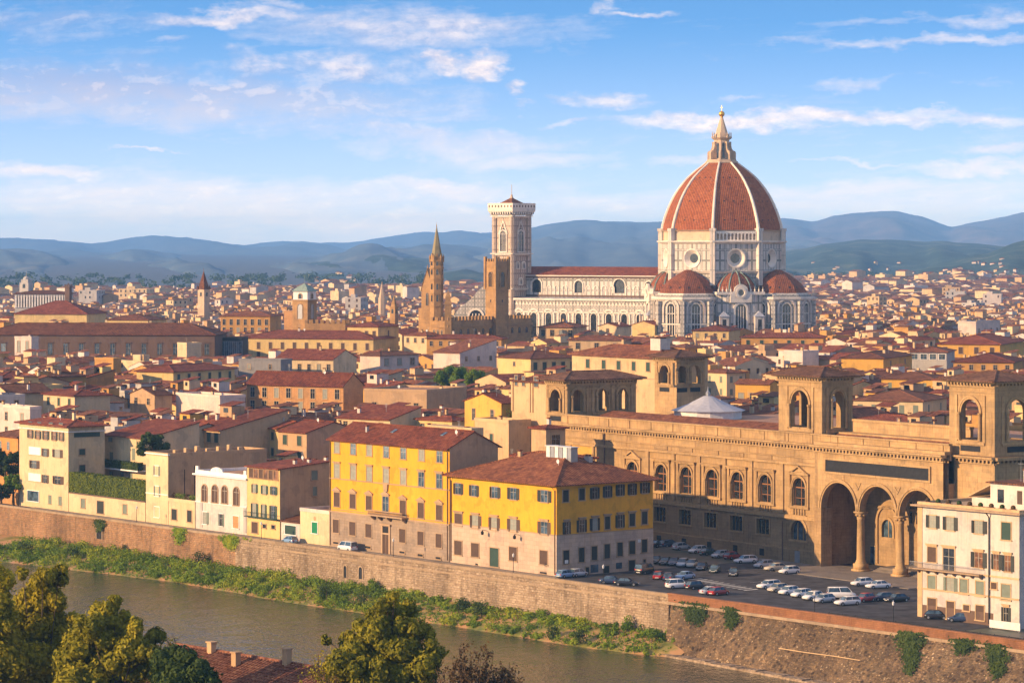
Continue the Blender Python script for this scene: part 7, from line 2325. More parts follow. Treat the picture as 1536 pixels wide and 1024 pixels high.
mid('yellow house with hipped roof and small window between the two front belvederes', 1322, 1400, 1418, 568, 'hip', 'yellow', 'roof2', da=30, wins=[('F', 3, 1, 1.1, 2.0, 1, S_)], vis=16)
mid('cream house with weathered hipped tile roof and four windows between the two front belvederes', 1280, 1384, 1420, 600, 'hip', 'cream', 'roof2', da=28, wins=[('F', 5, 1, 1.4, 2.2, 1.0, S_), ('R', 2, 1, 1.2, 2.2, 1, S_)], vis=16)
mid('low dark red roofed house with arched windows just behind the library parapet', 1278, 1372, 1400, 631, 'hip', 'pinkish white', 'roof3', da=20, wins=[('R', 3, 1, 1, 1.5, .8, K_)], vis=9)
mid('yellow house with broad red hipped roof at the far edge beyond the second belvedere', 1406, 1500, 1536, 516, 'hip', 'yellow', 'roof3', da=32, wins=[('F', 4, 1, 1.5, 2.3, 1.0, P_)], vis=18, z=24)
mid('white flat house with three small windows above the broad red hipped roof', 1437, 1464, 1500, 484, 'flat', 'pinkish white', da=18, wins=[('R', 4, 1, 1, 1.8, 2.5, K_)], vis=18, z=26)
mid('yellow building with long brown roof behind the front belvedere', 1262, 1325, 1368, 537, 'hip', 'yellow', 'roof', da=30, vis=18, wins=[('R', 2, 1, 1.0, 1.5, 1, K_)])
mid('cream roof pavilion with glazed veranda and red roof above the hipped houses', 1365, 1420, 1432, 528, 'hip', 'light grey', 'roof', da=36, vis=18, wins=[('F', 4, 1, 2.2, 1.8, .6, dict(pane='bluegl', trim='whitetrim'))])
mid('long red roofed ochre house behind the second belvedere', 1430, 1520, 1536, 543, 'hip', 'ochre', 'roof3', da=36, vis=14, wins=[('F', 5, 1, 1.2, 1.6, .8, K_)])
mid('cream house with broad brown roof between the very long yellow palazzo and the dark palazzo', 205, 260, 352, 557, 'hip', 'pale yellow', 'roof3', da=22, vis=22, wins=[('R', 6, 1, 1.3, 2.0, .7, G_)])
mid('ochre box house with white gable wall in front of the dark palazzo', 142, 170, 182, 539, 'flat', 'ochre', da=12, vis=22, z=21, ch=0)
mid('long low house with a red roof directly below the crenellated palace', 640, 752, 770, 508, 'hip', 'ochre', 'roof3', da=40, wins=[('F', 8, 1, 1.1, 1.7, .9, K_)], vis=10, d=11, ch=3)
mid('cream house with hipped roof at the foot of the abbey spire', 606, 640, 668, 503, 'hip', 'cream', 'roof', da=14, wins=[('F', 3, 1, 1.1, 1.7, .9, K_), ('R', 2, 1, 1.1, 1.7, .9, K_)], vis=14, ch=2)
# extra lines of sight
sight(683, 1215, 1290, 492); sight(640, 800, 1225, 506); sight(628, 672, 1240, 486); sight(436, 520, 1270, 492)
sight(858, 1060, 700, 592); sight(740, 957, 640, 628); sight(300, 312, 1480, 462); sight(20, 110, 1600, 462)
sight(648, 762, 970, 588)
sight(990, 1130, 620, 640); sight(1160, 1285, 590, 660); sight(1280, 1420, 590, 660)

WCH = ['cream'] * 5 + ['pale yellow'] * 4 + ['buff'] * 5 + ['white'] * 2 + ['pinkish white'] * 3 + ['tan'] * 4 + ['ochre'] * 2 + ['yellow'] + ['orange'] + ['light grey'] * 2
RCH = ['roof'] * 3 + ['roof2'] * 2 + ['roof3'] * 3
RNAME = {'roof': 'terracotta', 'roof2': 'brownish', 'roof3': 'russet'}
def cap_height(pa, pb, Y, z):
    for (a, b, Ys, py) in SIGHT:
        if Ys > Y + 4 and pa < b and pb > a:
            z = min(z, zpy(Y, py))
    return z
def excluded(p, r):
    for c, rad in C_EXCL:
        if (c.xy - p.xy).length < rad + r:
            return True
    if (Vector((TX, TY)) - p.xy).length < 14 + r:
        return True
    return False
CELLS = []
rnd = random.Random(11)
v = 20.0
while v < 6200:
    rowd = rnd.uniform(11, 16) * (1.0 if v < 420 else .8 if v < 1500 else 1.1 if v < 2900 else 2.0)
    u = -2400.0 - max(0, v - 2000) * .9
    while u < 200:
        w = rnd.uniform(8, 18) * (1.0 if v < 420 else .74 if v < 1500 else 1.1 if v < 2900 else 2.0)
        c = FR.w(u + w / 2, v + rowd / 2)
        px = 768 + F_ * c.x / c.y if c.y > 10 else -9999
        if -40 < px < 1590 and 520 < c.y < 4350:
            CELLS.append((u, v, w, rowd, c, px))
        u += w + (0.15 if rnd.random() < .72 else rnd.uniform(2, 7))
    v += rowd + (rnd.uniform(0.3, 1.5) if rnd.random() < .55 else rnd.uniform(4, 8))
CELLS.sort(key=lambda q: q[4].y)
LANDMARKS = [('the tall cream block', 80, 640), ('the box hedge', 158, 730), ('the white villa', 330, 720), ('the pale yellow house', 440, 700), ('the large yellow palazzo', 590, 650), ('the corner palazzo', 800, 690), ('the sandstone library', 1080, 690), ('the canvas pavilion', 1062, 612),
             ('the rear belvedere', 1020, 550), ('the front belvedere', 1222, 590), ('the second belvedere', 1480, 590), ('the roof pavilion', 870, 575), ('the courtyard trees', 700, 568), ('the grey block', 398, 552), ('the orange brick palazzo', 450, 590), ('the very long palazzo', 450, 515),
             ('the dark palazzo', 165, 510), ('the glass hall', 335, 520), ('the white belfry tower', 457, 470), ('the abbey spire', 655, 450), ('the crenellated palace', 730, 495), ('the bell tower', 767, 460), ('the cathedral nave', 890, 470), ('the cathedral dome', 1085, 480), ('the pink curved house', 590, 540), ('the broad red hipped roof', 1470, 512), ('the pyramid roofed hall', 90, 465)]
ORD = ['nearest', 'second nearest', 'third nearest', 'fourth nearest', 'fifth nearest', 'sixth nearest', 'seventh nearest', 'eighth nearest', 'ninth nearest', 'tenth nearest', 'eleventh nearest', 'twelfth nearest', 'thirteenth nearest', 'fourteenth nearest', 'fifteenth nearest', 'sixteenth nearest', 'seventeenth nearest', 'eighteenth nearest', 'nineteenth nearest', 'twentieth nearest']
FAR = MB()
FARM = ['cream', 'pale yellow', 'buff', 'white', 'pinkish white', 'tan', 'ochre', 'light grey', 'roof', 'roof2', 'roof3', 'glass', 'terrace', 'brownsh', 'roofF']
FI = {k: i for i, k in enumerate(FARM)}
def far_house(fr, w, d, h, wall, rm, kind, wins=True, z0=0.0):
    i0 = len(FAR.v)
    FAR.box(0, w, 0, d, z0, h, FI[wall], skip='tb')
    o = .5
    if kind == 'flat':
        FAR.poly([(0, 0, h - .6), (w, 0, h - .6), (w, d, h - .6), (0, d, h - .6)], FI['terrace'])
        FAR.box(w * .2, w * .5, d * .3, d * .6, h - .6, h + 1.8, FI[wall], skip='b')
    elif kind == 'gy':
        r = w / 2 * .27
        FAR.mesh([(-o, -.2, h - o * .27), (w + o, -.2, h - o * .27), (w / 2, -.2, h + r), (-o, d + .2, h - o * .27), (w + o, d + .2, h - o * .27), (w / 2, d + .2, h + r)], [(0, 2, 5, 3), (2, 1, 4, 5)], FI[rm])
        FAR.poly([(0, 0, h), (w, 0, h), (w / 2, 0, h + r)], FI[wall]); FAR.poly([(0, d, h), (w, d, h), (w / 2, d, h + r)], FI[wall])
    elif kind == 'gx':
        r = d / 2 * .27
        FAR.mesh([(-.2, -o, h - o * .27), (-.2, d + o, h - o * .27), (-.2, d / 2, h + r), (w + .2, -o, h - o * .27), (w + .2, d + o, h - o * .27), (w + .2, d / 2, h + r)], [(0, 3, 5, 2), (2, 5, 4, 1)], FI[rm])
        FAR.poly([(0, 0, h), (0, d, h), (0, d / 2, h + r)], FI[wall]); FAR.poly([(w, 0, h), (w, d, h), (w, d / 2, h + r)], FI[wall])
    else:
        r = min(w, d) / 2 * .27
        if w >= d:
            a, b = (d / 2, d / 2), (w - d / 2, d / 2)
        else:
            a, b = (w / 2, w / 2), (w / 2, d - w / 2)
        e = [(-o, -o, h - .1), (w + o, -o, h - .1), (w + o, d + o, h - .1), (-o, d + o, h - .1)]
        A, Bq = (*a, h + r), (*b, h + r)
        if w >= d:
            for q in ([e[0], e[1], Bq, A], [e[1], e[2], Bq], [e[2], e[3], A, Bq], [e[3], e[0], A]):
                FAR.poly(q, FI[rm])
        else:
            for q in ([e[0], e[1], A], [e[1], e[2], Bq, A], [e[2], e[3], Bq], [e[3], e[0], A, Bq]):
                FAR.poly(q, FI[rm])
    if wins:
        pm = FI['glass'] if rnd.random() < .6 else FI['brownsh']
        for (L, face) in ((w, 'F'), (d, 'R')):
            n = max(1, int(L / 3.4))
            for rr in range(2):
                z = h - 2.6 - 3.4 * rr
                for k in range(n):
                    if rnd.random() < .2:
                        continue
                    x = L * (k + .5) / n
                    if face == 'F':
                        FAR.poly([(x - .55, -.04, z), (x + .55, -.04, z), (x + .55, -.04, z + 1.7), (x - .55, -.04, z + 1.7)], pm)
                    else:
                        FAR.poly([(w + .04, x - .55, z), (w + .04, x + .55, z), (w + .04, x + .55, z + 1.7), (w + .04, x - .55, z + 1.7)], pm)
    for k in range(rnd.choice([0, 1, 1, 2]) if fr.oy < 2000 else 0):
        x, y = w * rnd.uniform(.2, .8), d * rnd.uniform(.3, .7)
        FAR.box(x - .4, x + .4, y - .3, y + .3, h, h + rnd.uniform(1.6, 2.6), FI['buff'], skip='b')
    if kind != 'flat' and fr.oy < 2300 and rnd.random() < .6:
        ww, dd = rnd.uniform(2, w * .55), rnd.uniform(2, 4)
        xx, yy = rnd.uniform(0, w - ww), rnd.uniform(.5, d - dd)
        zt = h + rnd.uniform(1.4, 3.6)
        FAR.box(xx, xx + ww, yy, yy + dd, h - .3, zt, FI[rnd.choice(['cream', 'buff', 'white', 'tan', 'ochre'])], skip='bt')
        FAR.poly([(xx - .2, yy - .3, zt - .1), (xx + ww + .2, yy - .3, zt - .1), (xx + ww + .2, yy + dd + .2, zt + .7), (xx - .2, yy + dd + .2, zt + .7)], FI[rm])
    c, s = cos(fr.ang), sin(fr.ang)
    FAR.xform(i0, lambda p: (fr.ox + p[0] * c - p[1] * s, fr.oy + p[0] * s + p[1] * c, p[2]))
NAMED = []
NMAX = 240
TAKEN.append((-40, 62, 6, 64))
for (u, v, w, rowd, c, px) in CELLS:
    Y = c.y
    if not free(u, u + w, v, v + rowd) or excluded(c, max(w, rowd) * .6):
        continue
    if 645 < px < 765 and 955 < Y < 1020:
        continue      # the leafy courtyard
    hw_ = (w + rowd) * .55 * F_ / Y
    if Y < 1330:
        z = zr(Y) - rnd.choice([0, .5, 1.5, 2.5, 4, 6]) + rnd.uniform(-.8, .8)
    elif Y < 2100:
        z = 24 - (Y - 1330) / 770 * 6 - rnd.uniform(0, 7)
    else:
        z = 16 - rnd.uniform(0, 5) + (rnd.random() < .03) * rnd.uniform(3, 9)
    zc = cap_height(px - hw_ * .6, px + hw_ * .6, Y, z + 1.8) - 1.8
    if zc < 3.5:
        if Y > 700:
            far_house(FR.sub(u, v), w, rowd, 3.5, 'buff', 'roof', 'flat', False)
        continue
    z = zc
    wall, rm = rnd.choice(WCH), rnd.choice(RCH)
    kind = rnd.choice(['hip', 'hip', 'gx', 'gx', 'gy', 'gy', 'shed', 'flat', 'flat'])
    ang = rnd.uniform(-4, 4) + 11 * mnoise.noise(Vector((c.x * .006, c.y * .006, 1.7)))
    fr = FR.sub(u, v, R(ang))
    if len(NAMED) < NMAX and Y < 1330:
        NAMED.append((fr, w, rowd, z, wall, rm, kind, px, Y))
    else:
        if Y > 1380:
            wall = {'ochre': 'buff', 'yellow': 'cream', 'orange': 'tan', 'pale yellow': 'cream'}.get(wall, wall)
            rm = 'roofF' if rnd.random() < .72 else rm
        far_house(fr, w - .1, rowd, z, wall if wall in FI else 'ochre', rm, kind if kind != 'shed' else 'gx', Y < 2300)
# labels from what stands near
near = {}
info = []
for i, (fr, w, d, z, wall, rm, kind, px, Y) in enumerate(NAMED):
    c = fr.w(w / 2, d / 2, z)
    q = proj(c)
    best = min(LANDMARKS, key=lambda L: math.hypot((L[1] - q[0]) * .8, (L[2] - q[1]) * 1.6))
    dx_, dy_ = q[0] - best[1], q[1] - best[2]
    if abs(dx_) > 1.6 * abs(dy_):
        rel = 'left of' if dx_ < 0 else 'right of'
    else:
        rel = 'behind' if dy_ < 0 else 'below'
    rn = 'flat roofed' if kind == 'flat' else {'hip': 'hipped', 'gx': 'ridged', 'gy': 'gabled', 'shed': 'lean-to'}[kind]
    key = (wall, rn, best[0], rel)
    near.setdefault(key, []).append((math.hypot(dx_, dy_), i))
    info.append((key, rm))
rank = {}
for key, lst in near.items():
    for k, (_, i) in enumerate(sorted(lst)):
        rank[i] = (k, len(lst))
SEEN_L = set()
for i, (fr, w, d, z, wall, rm, kind, px, Y) in enumerate(NAMED):
    (wl, rn, lm, rel), _ = info[i]
    k, n = rank[i]
    which = '' if n == 1 else ORD[min(k, len(ORD) - 1)] + ' '
    if kind == 'flat':
        label = f'{which}{wl} flat roofed house {rel} {lm}'
    else:
        label = f'{which}{wl} house with {RNAME[rm]} {rn} roof {rel} {lm}'
    label = label[0].upper() + label[1:] if False else label
    B = Bld('house', label, 'house', fr, w, d, 'houses packed together in the old town')
    kd = 'gx' if kind == 'shed' and w < 7 else kind
    B.walls(kd, z, wall); B.roof(kd, z, rm if kd != 'flat' else wall, rnd.uniform(.4, .8))
    st = rnd.choice([S_, G_, K_, K_, P_, O_ if Y < 850 else G_])
    rows = 2 if Y > 850 else 3
    for face, L in (('F', w), ('R', d)):
        if face == 'R' and rnd.random() < .45:
            continue
        n = max(1, int(L / rnd.uniform(3.4, 5.5)))
        ww, hh = rnd.choice([(1.0, 1.7), (1.1, 1.9), (1.2, 2.0), (1.0, 1.3)])
        for r_ in range(rows):
            zz = z - 1.0 - hh - r_ * 3.5
            if zz < 1:
                break
            for k in range(n):
                if rnd.random() < .12:
                    continue
                B.win(L * (k + .5) / n, zz, ww, hh, face, **st)
    if kd == 'flat':
        mb = MB(); mb.box(w * .15, w * .5, d * .3, d * .7, z + .1, z + 2.6, 0); mb.box(w * .12, w * .53, d * .27, d * .73, z + 2.6, z + 2.75, 1); B.part('roof_room', mb, [M[wall], M['roof2']])
    for q in range(rnd.choice([0, 1, 1, 2])):
        ww, dd = rnd.uniform(2.5, min(6, w * .6)), rnd.uniform(2.5, 5)
        xx, yy = rnd.uniform(.3, w - ww - .3), rnd.uniform(1.5, max(1.6, d - dd - .5))
        zt = B.roof_z(xx + ww / 2, yy + dd / 2) + rnd.uniform(1.2, 2.6)
        wm2 = rnd.choice(WCH)
        mb = MB(); mb.box(xx, xx + ww, yy, yy + dd, z - .5, zt, 0, skip='b')
        mb.mesh([(xx - .3, yy - .3, zt), (xx + ww + .3, yy - .3, zt), (xx + ww + .3, yy + dd + .2, zt + .9), (xx - .3, yy + dd + .2, zt + .9), (xx - .3, yy - .3, zt + .15), (xx + ww + .3, yy - .3, zt + .15), (xx + ww + .3, yy + dd + .2, zt + 1.05), (xx - .3, yy + dd + .2, zt + 1.05)], [(3, 2, 1, 0), (4, 5, 6, 7), (0, 1, 5, 4), (1, 2, 6, 5), (2, 3, 7, 6), (3, 0, 4, 7)], 1)
        mb.box(xx + ww * .3, xx + ww * .7, yy - .05, yy, zt - 1.5, zt - .4, 2)
        B.part('roof_room', mb, [M[wm2], M[rm], M['glass']])
    for k in range(rnd.choice([2, 2, 3, 4])):
        B.chimney(w * rnd.uniform(.15, .85), d * rnd.uniform(.25, .75), rnd.uniform(.8, 1.8), rnd.choice(['buff', 'white', 'cream', 'tan']), rnd.uniform(.6, 1.1))
    if rnd.random() < .4:
        B.aerial(w * rnd.uniform(.2, .8), d * .5, rnd.uniform(1.5, 3))
    if rnd.random() < .25:
        B.dish(w * rnd.uniform(.2, .8), d * .3)
    if kd == 'gx' and rnd.random() < .3:
        B.skylight(w * rnd.uniform(.25, .75), d * .2)
# modern blocks in the plain
for (pl, pr, py, Y, hh, wl) in [(1413, 1440, 431, 2700, 16, 'buff'), (1418, 1447, 437, 2500, 14, 'light grey'), (1474, 1502, 441, 2300, 12, 'white'), (1196, 1212, 447, 2300, 12, 'white'), (118, 145, 435, 2300, 14, 'light grey'), (178, 220, 433, 2500, 10, 'cream'), (378, 392, 428, 2900, 14, 'white'), (518, 541, 446, 1900, 9, 'light grey'), (1300, 1330, 428, 3000, 12, 'pinkish white')]:
    fr = Frame((pl - 768) * Y / F_, Y, -R(12))
    far_house(fr, fr.xat(pr), 18, zpy(Y, py), wl, 'roof', 'flat', True)
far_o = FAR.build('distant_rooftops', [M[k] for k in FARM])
tag(far_o, 'sea of distant red roofs and pale walls filling the plain behind the cathedral', 'rooftops', None, 'stuff')
# villas on the wooded hill slopes
vm = None
dg_ = None
hills_for_villas = [o for o in SC.objects if o.name.startswith('wooded_hill')]
bpy.context.view_layer.update()
nv_ = 0
VP = [(1385 + rnd.gauss(60, 55), 415 + rnd.gauss(0, 9)) for _ in range(34)] + [(rnd.uniform(1215, 1536), rnd.uniform(395, 428)) for _ in range(26)] + [(rnd.uniform(340, 620), rnd.uniform(408, 430)) for _ in range(30)]
for (px, py) in VP:
    d_ = Vector(((px - 768) / F_, 1.0, -(py - HY) / F_)).normalized()
    hit = None
    for o in hills_for_villas:
        ok, loc, nrm, idx = o.ray_cast(Vector((0, 0, CZ)), d_)
        if ok and (hit is None or loc.y < hit.y):
            hit = loc.copy()
    if hit is None or px > 1560:
        continue
    nv_ += 1
    f = Frame(hit.x, hit.y, FR.ang + R(rnd.uniform(-25, 45)))
    w, d, h = rnd.uniform(5, 10), rnd.uniform(5, 7), rnd.uniform(2.5, 4)
    if vm is None:
        vm = {}
    kk = (rnd.choice(['white', 'cream', 'pinkish white']), nv_ % 3)
    if kk not in vm:
        a = MB(); a.box(0, w, 0, d, -5, h, 0, skip='tb'); b = MB(); o_ = .6
        b.mesh([(-o_, -o_, h), (w + o_, -o_, h), (w + o_, d + o_, h), (-o_, d + o_, h), (d / 2, d / 2, h + 1.6), (w - d / 2 if w > d else d / 2 + .1, d / 2, h + 1.6)], [(0, 1, 5, 4), (1, 2, 5), (2, 3, 4, 5), (3, 0, 4), (3, 2, 1, 0)])
        vm[kk] = (a.data('wall', M[kk[0]]), b.data('roof', M['roof']))
    t0 = thing('villa', 'small pale villa with red roof scattered on the wooded hillside', 'villa', hit, f.ang, 'villas on the wooded hills')
    link('wall', vm[kk][0], t0); link('roof', vm[kk][1], t0)
print('named houses', len(NAMED), 'far verts', len(FAR.v), 'villas', nv_)
# ---------------------------------------------------------------- plants
grn = random.Random(5)
class Leaves:
    def __init__(s):
        s.v, s.f = [], []
    def quad(s, p, size, out=None, flat=0.0):
        n = Vector((grn.gauss(0, 1), grn.gauss(0, 1), grn.gauss(0, 1)))
        if out is not None:
            n = n * .36 + out
        n.z += flat
        n.normalize()
        a = n.orthogonal().normalized()
        th = grn.uniform(0, 2 * pi)
        b = n.cross(a)
        a, b = a * cos(th) + b * sin(th), b * cos(th) - a * sin(th)
        a *= size * grn.uniform(.7, 1.3); b *= size * grn.uniform(.45, .75)
        i = len(s.v)
        s.v.extend([tuple(p - a), tuple(p + b * .9), tuple(p + a), tuple(p - b * .9)])
        s.f.append((i, i + 1, i + 2, i + 3))
    def puff(s, c, r, n, size, rz=None):
        rz = rz or r
        c = Vector(c)
        for _ in range(n):
            d = Vector((grn.gauss(0, 1), grn.gauss(0, 1), grn.gauss(0, 1))).normalized()
            k = grn.uniform(.25, 1.0) ** .45 * grn.uniform(.85, 1.12)
            if grn.random() < .24:
                k *= grn.uniform(1.05, 1.5)
            s.quad(c + Vector((d.x * r * k, d.y * r * k, d.z * rz * k)), size, d)
    def build(s, name, mat, parent=None):
        me = bpy.data.meshes.new(name)
        me.from_pydata(s.v, [], s.f)
        me.materials.append(M[mat])
        return link(name, me, parent)

LEAFK = 3.6
def tree_px(label, Y, puffs, leaf, base_px, size=.19, dens=150, name='tree', cat='tree', zbase=None, group=None, depth=1.0, trunk_r=.22, mat_t='bark', ddepth=1.5):
    """puffs: (px, py, radius in px); the crown is built at its real distance and depth."""
    s = Y / F_
    bx = (base_px - 768) * s
    zb = zbase if zbase is not None else min(30, 50.5 - .139 * Y) - .3
    t0 = thing(name, label, cat, (bx, Y, zb), 0, group)
    L = Leaves(); T = MB()
    top = None
    C = []
    for (px, py, r) in puffs:
        c = Vector(((px - 768) * s - bx, grn.uniform(-ddepth, ddepth), CZ - (py - HY) * s - zb))
        C.append((c, r * s))
    hmax = max(c.z for c, r in C)
    ax = sum(c.x for c, r in C) / len(C)
    fork = Vector((ax * .25, 0, max(.4, min(c.z for c, r in C) * .55)))
    T.tube([(0, 0, -.5), tuple(fork * .5), tuple(fork), (ax * .7, 0, hmax * .8)], [trunk_r * 1.3, trunk_r, trunk_r * .85, trunk_r * .3], 8)
    for c, r in C:
        st = fork + Vector((ax * .45, 0, (hmax * .75 - fork.z))) * grn.uniform(0, .8)
        mid_ = st.lerp(c, .5) + Vector((0, 0, grn.uniform(-.3, .1)))
        T.tube([tuple(st), tuple(mid_), tuple(c)], [trunk_r * .4, trunk_r * .25, trunk_r * .08], 5)
        for _ in range(3):
            e = c + Vector((grn.gauss(0, 1), grn.gauss(0, 1), grn.gauss(.3, 1))).normalized() * r * .95
            T.tube([tuple(c), tuple(e)], [trunk_r * .1, .012], 4)
        sub = max(3, int(5 * dens / 150))
        for _ in range(sub):
            d = Vector((grn.gauss(0, 1), grn.gauss(0, 1), grn.gauss(0, 1))).normalized()
            cc = c + d * r * .62
            L.puff(cc, r * grn.uniform(.34, .72), int(dens * (r / 1.2) ** 2 * LEAFK), size)
    T.build('trunk', M[mat_t], t0, True)
    L.build('crown', leaf, t0)
    return t0

def bare_shrub(label, px, py_top, Y, spread_px, leaf, n=26, nl=12, size=.1, name='shrub', zb=None):
    s = Y / F_
    bx = (px - 768) * s
    zb = min(30, 50.5 - .139 * Y) - .3 if zb is None else zb
    H = CZ - (py_top - HY) * s - zb
    t0 = thing(name, label, 'shrub', (bx, Y, zb), 0)
    T = MB(); L = Leaves()
    for k in range(n):
        a = grn.uniform(0, 2 * pi); sp = spread_px * s * grn.uniform(.1, 1)
        e = Vector((cos(a) * sp, sin(a) * sp * .7, H * grn.uniform(.72, 1.0) * (1 - .25 * (sp / (spread_px * s)) ** 2)))
        m_ = e * .5 + Vector((grn.uniform(-.3, .3), 0, H * .12))
        T.tube([(0, 0, 0), tuple(m_), tuple(e)], [.075, .045, .02], 4)
        for q in range(5):
            st = m_.lerp(e, grn.uniform(.1, .95))
            en = st + Vector((grn.gauss(0, .5), grn.gauss(0, .5), grn.uniform(.3, 1.0)))
            T.tube([tuple(st), tuple(en)], [.026, .012], 3)
            for _ in range(nl):
                L.quad(st.lerp(en, grn.uniform(.1, 1.05)) + Vector((grn.gauss(0, .13), grn.gauss(0, .13), grn.gauss(0, .13))), size)
    T.build('stem', M['twig'], t0)
    L.build('foliage', leaf, t0)

# foreground trees
tree_px('golden green tree at the very left edge of the slope below the viewpoint', 236, [(-6, 880, 26), (-20, 915, 34), (2, 930, 22), (-10, 970, 40), (0, 1010, 35)], 'leafgold', 0, dens=170)
tree_px('tall golden tree with sunlit top over the river, second from the slope edge', 240, [(88, 862, 17), (66, 868, 16), (80, 885, 22), (55, 893, 22), (35, 905, 20), (70, 915, 28), (40, 935, 30), (25, 965, 32), (70, 955, 34), (100, 940, 20), (55, 990, 40), (105, 985, 34), (30, 1015, 40), (90, 1020, 40), (33, 862, 9)], 'leafgold', 60, dens=175)
tree_px('broad golden green tree in front of the tall golden tree', 232, [(160, 925, 22), (135, 928, 20), (180, 940, 24), (150, 950, 28), (205, 955, 20), (125, 965, 26), (185, 975, 32), (225, 978, 18), (150, 995, 36), (215, 1000, 30), (110, 1005, 30), (180, 1020, 38), (245, 1000, 18), (130, 1030, 36), (230, 960, 14), (210, 935, 14), (255, 1015, 22), (170, 905, 12)], 'leafolive', 165, dens=180)
tree_px('dark green bush against the red tiled roof of the foreground', 228, [(262, 985, 15), (280, 998, 22), (250, 1010, 28), (300, 1010, 22), (275, 1025, 34), (322, 1022, 18)], 'leafdark', 275, dens=150, name='bush', cat='bush')
tree_px('single olive green tree standing alone in front of the river', 225, [(592, 893, 11), (582, 908, 16), (605, 918, 18), (560, 918, 15), (580, 935, 22), (612, 945, 24), (545, 945, 18), (640, 948, 14), (520, 962, 15), (560, 968, 26), (600, 975, 30), (640, 975, 22), (530, 990, 26), (505, 985, 12), (575, 1005, 32), (625, 1008, 30), (540, 1020, 30), (650, 1005, 14), (600, 1035, 36), (490, 960, 8), (575, 950, 24), (535, 970, 24), (620, 960, 22), (590, 985, 34), (515, 1000, 24), (650, 985, 18), (565, 925, 16), (550, 1000, 30), (615, 1020, 34)], 'leafolive', 580, dens=130, size=.18)
bare_shrub('sparse yellowish shrub between the red roof and the olive tree', 490, 950, 226, 34, 'leafgold', 34, 10, .12)
bare_shrub('brown nearly leafless shrub at the foot of the olive tree', 712, 953, 222, 60, 'brush', 80, 16, .12)
bare_shrub('low twiggy brown shrub spreading beside the nearly leafless one', 758, 985, 222, 42, 'brush', 50, 12, .11)
bare_shrub('thin pale sapling poking over the ridge of the foreground roof', 262, 945, 236, 16, 'leafgold', 9, 5, .08, zb=26.0)
# trees in the city
def city_tree(label, px, py, Y, rpx, leaf, n=9, zb=0.0, size=.45, dens=75, group=None):
    zb = zpy(Y, py + rpx * 1.05) - 2.5
    puffs = [(px, py, rpx * .55)]
    for k in range(n):
        a = 2 * pi * k / n
        puffs.append((px + rpx * .62 * cos(a), py + rpx * .45 * sin(a) + rpx * .12, rpx * grn.uniform(.38, .52)))
    return tree_px(label, Y, puffs, leaf, px, size=size, dens=dens / 6.0, zbase=zb, trunk_r=.3, ddepth=rpx * Y / F_ * .5, group=group)
city_tree('dark round tree on the terrace behind the narrow tan house', 228, 664, 700, 24, 'leafdark', 10, size=.3, dens=160)
city_tree('big green courtyard tree behind the large yellow palazzo', 678, 566, 985, 25, 'leafgreen', 11, size=.35, dens=140)
city_tree('smaller green courtyard tree next to the big one', 712, 568, 980, 19, 'leafgreen', 9, size=.35, dens=130)
city_tree('pale green courtyard tree nearest the yellow house with the roof garden', 738, 578, 975, 20, 'leafgreen', 9, size=.35, dens=130)
city_tree('dark tree behind the brick garden wall, tallest of the garden', 8, 690, 735, 26, 'leafdark', 10, size=.3, dens=160)
city_tree('light green tree against the flank of the cream block', 20, 722, 726, 17, 'leafgreen', 8, size=.3, dens=160)
city_tree('dark shrub tree low behind the brick garden wall', 2, 735, 724, 15, 'leafdark', 8, size=.3, dens=160)

# box hedges on the terrace
def hedge(label, B, z0, x0, x1, y0, y1, h, mat='hedge', size=.22, n=2600, name='hedge', dark=None):
    t0 = thing(name, label, 'hedge', (B.F.ox, B.F.oy, 0), B.F.ang)
    mb = MB(); mb.box(x0 + .15, x1 - .15, y0 + .15, y1 - .15, z0, z0 + h - .15); mb.build('core', M['leafdark'], t0)
    L = Leaves()
    for _ in range(n):
        k = grn.random()
        p = Vector((grn.uniform(x0, x1), grn.uniform(y0, y1), grn.uniform(z0, z0 + h)))
        if k < .5:
            p.y = y0; o = Vector((0, -1, 0))
        elif k < .72:
            p.z = z0 + h; o = Vector((0, 0, 1))
        elif k < .86:
            p.x = x1; o = Vector((1, 0, 0))
        else:
            p.x = x0; o = Vector((-1, 0, 0))
        j = .10 * fbm(p.x * .6, p.z * .6, p.y * .6, 3)
        L.quad(p + o * (j + grn.uniform(-.1, .1)), size, o * 1.0)
    L.build('foliage', mat, t0)
B, z0 = HEDGE_AT
hl = B.lx(143)
hh = B.lz(150, 713) - z0
hedge('shorter clipped box hedge on the terrace beside the cream block', B, z0, B.lx(98), hl - .1, .1, 2.6, hh)
hedge('longer clipped box hedge on the terrace, next to the narrow tan house', B, z0, hl + .1, B.w - .1, .1, 2.6, hh * .97)
B, z0 = BALC
hedge('leafy hedge hanging over the balcony of the stepped house', B, z0, .1, B.w, -2.1, -.8, 1.7, 'leafdark', n=1500)
B, z0 = GARDEN
for k in range(6):
    px = 257 + k * 6
    t0 = thing('potted_plant', ['spiky green potted plant on the low garden wing', 'bushy potted plant on the low garden wing', 'reddish potted plant on the low garden wing'][k % 3], 'plant', B.F.w(B.w * (k + .5) / 6, .9, z0), 0, 'potted plants on the roof terrace')
    mb = MB(); mb.lathe([(.25, 0), (.4, .5), (.35, .5)], 8); mb.build('pot', M['brickpar'], t0)
    L = Leaves(); L.puff((0, 0, 1.1), .7, 90, .18); L.build('foliage', 'leafgreen' if k % 3 else 'brush', t0)
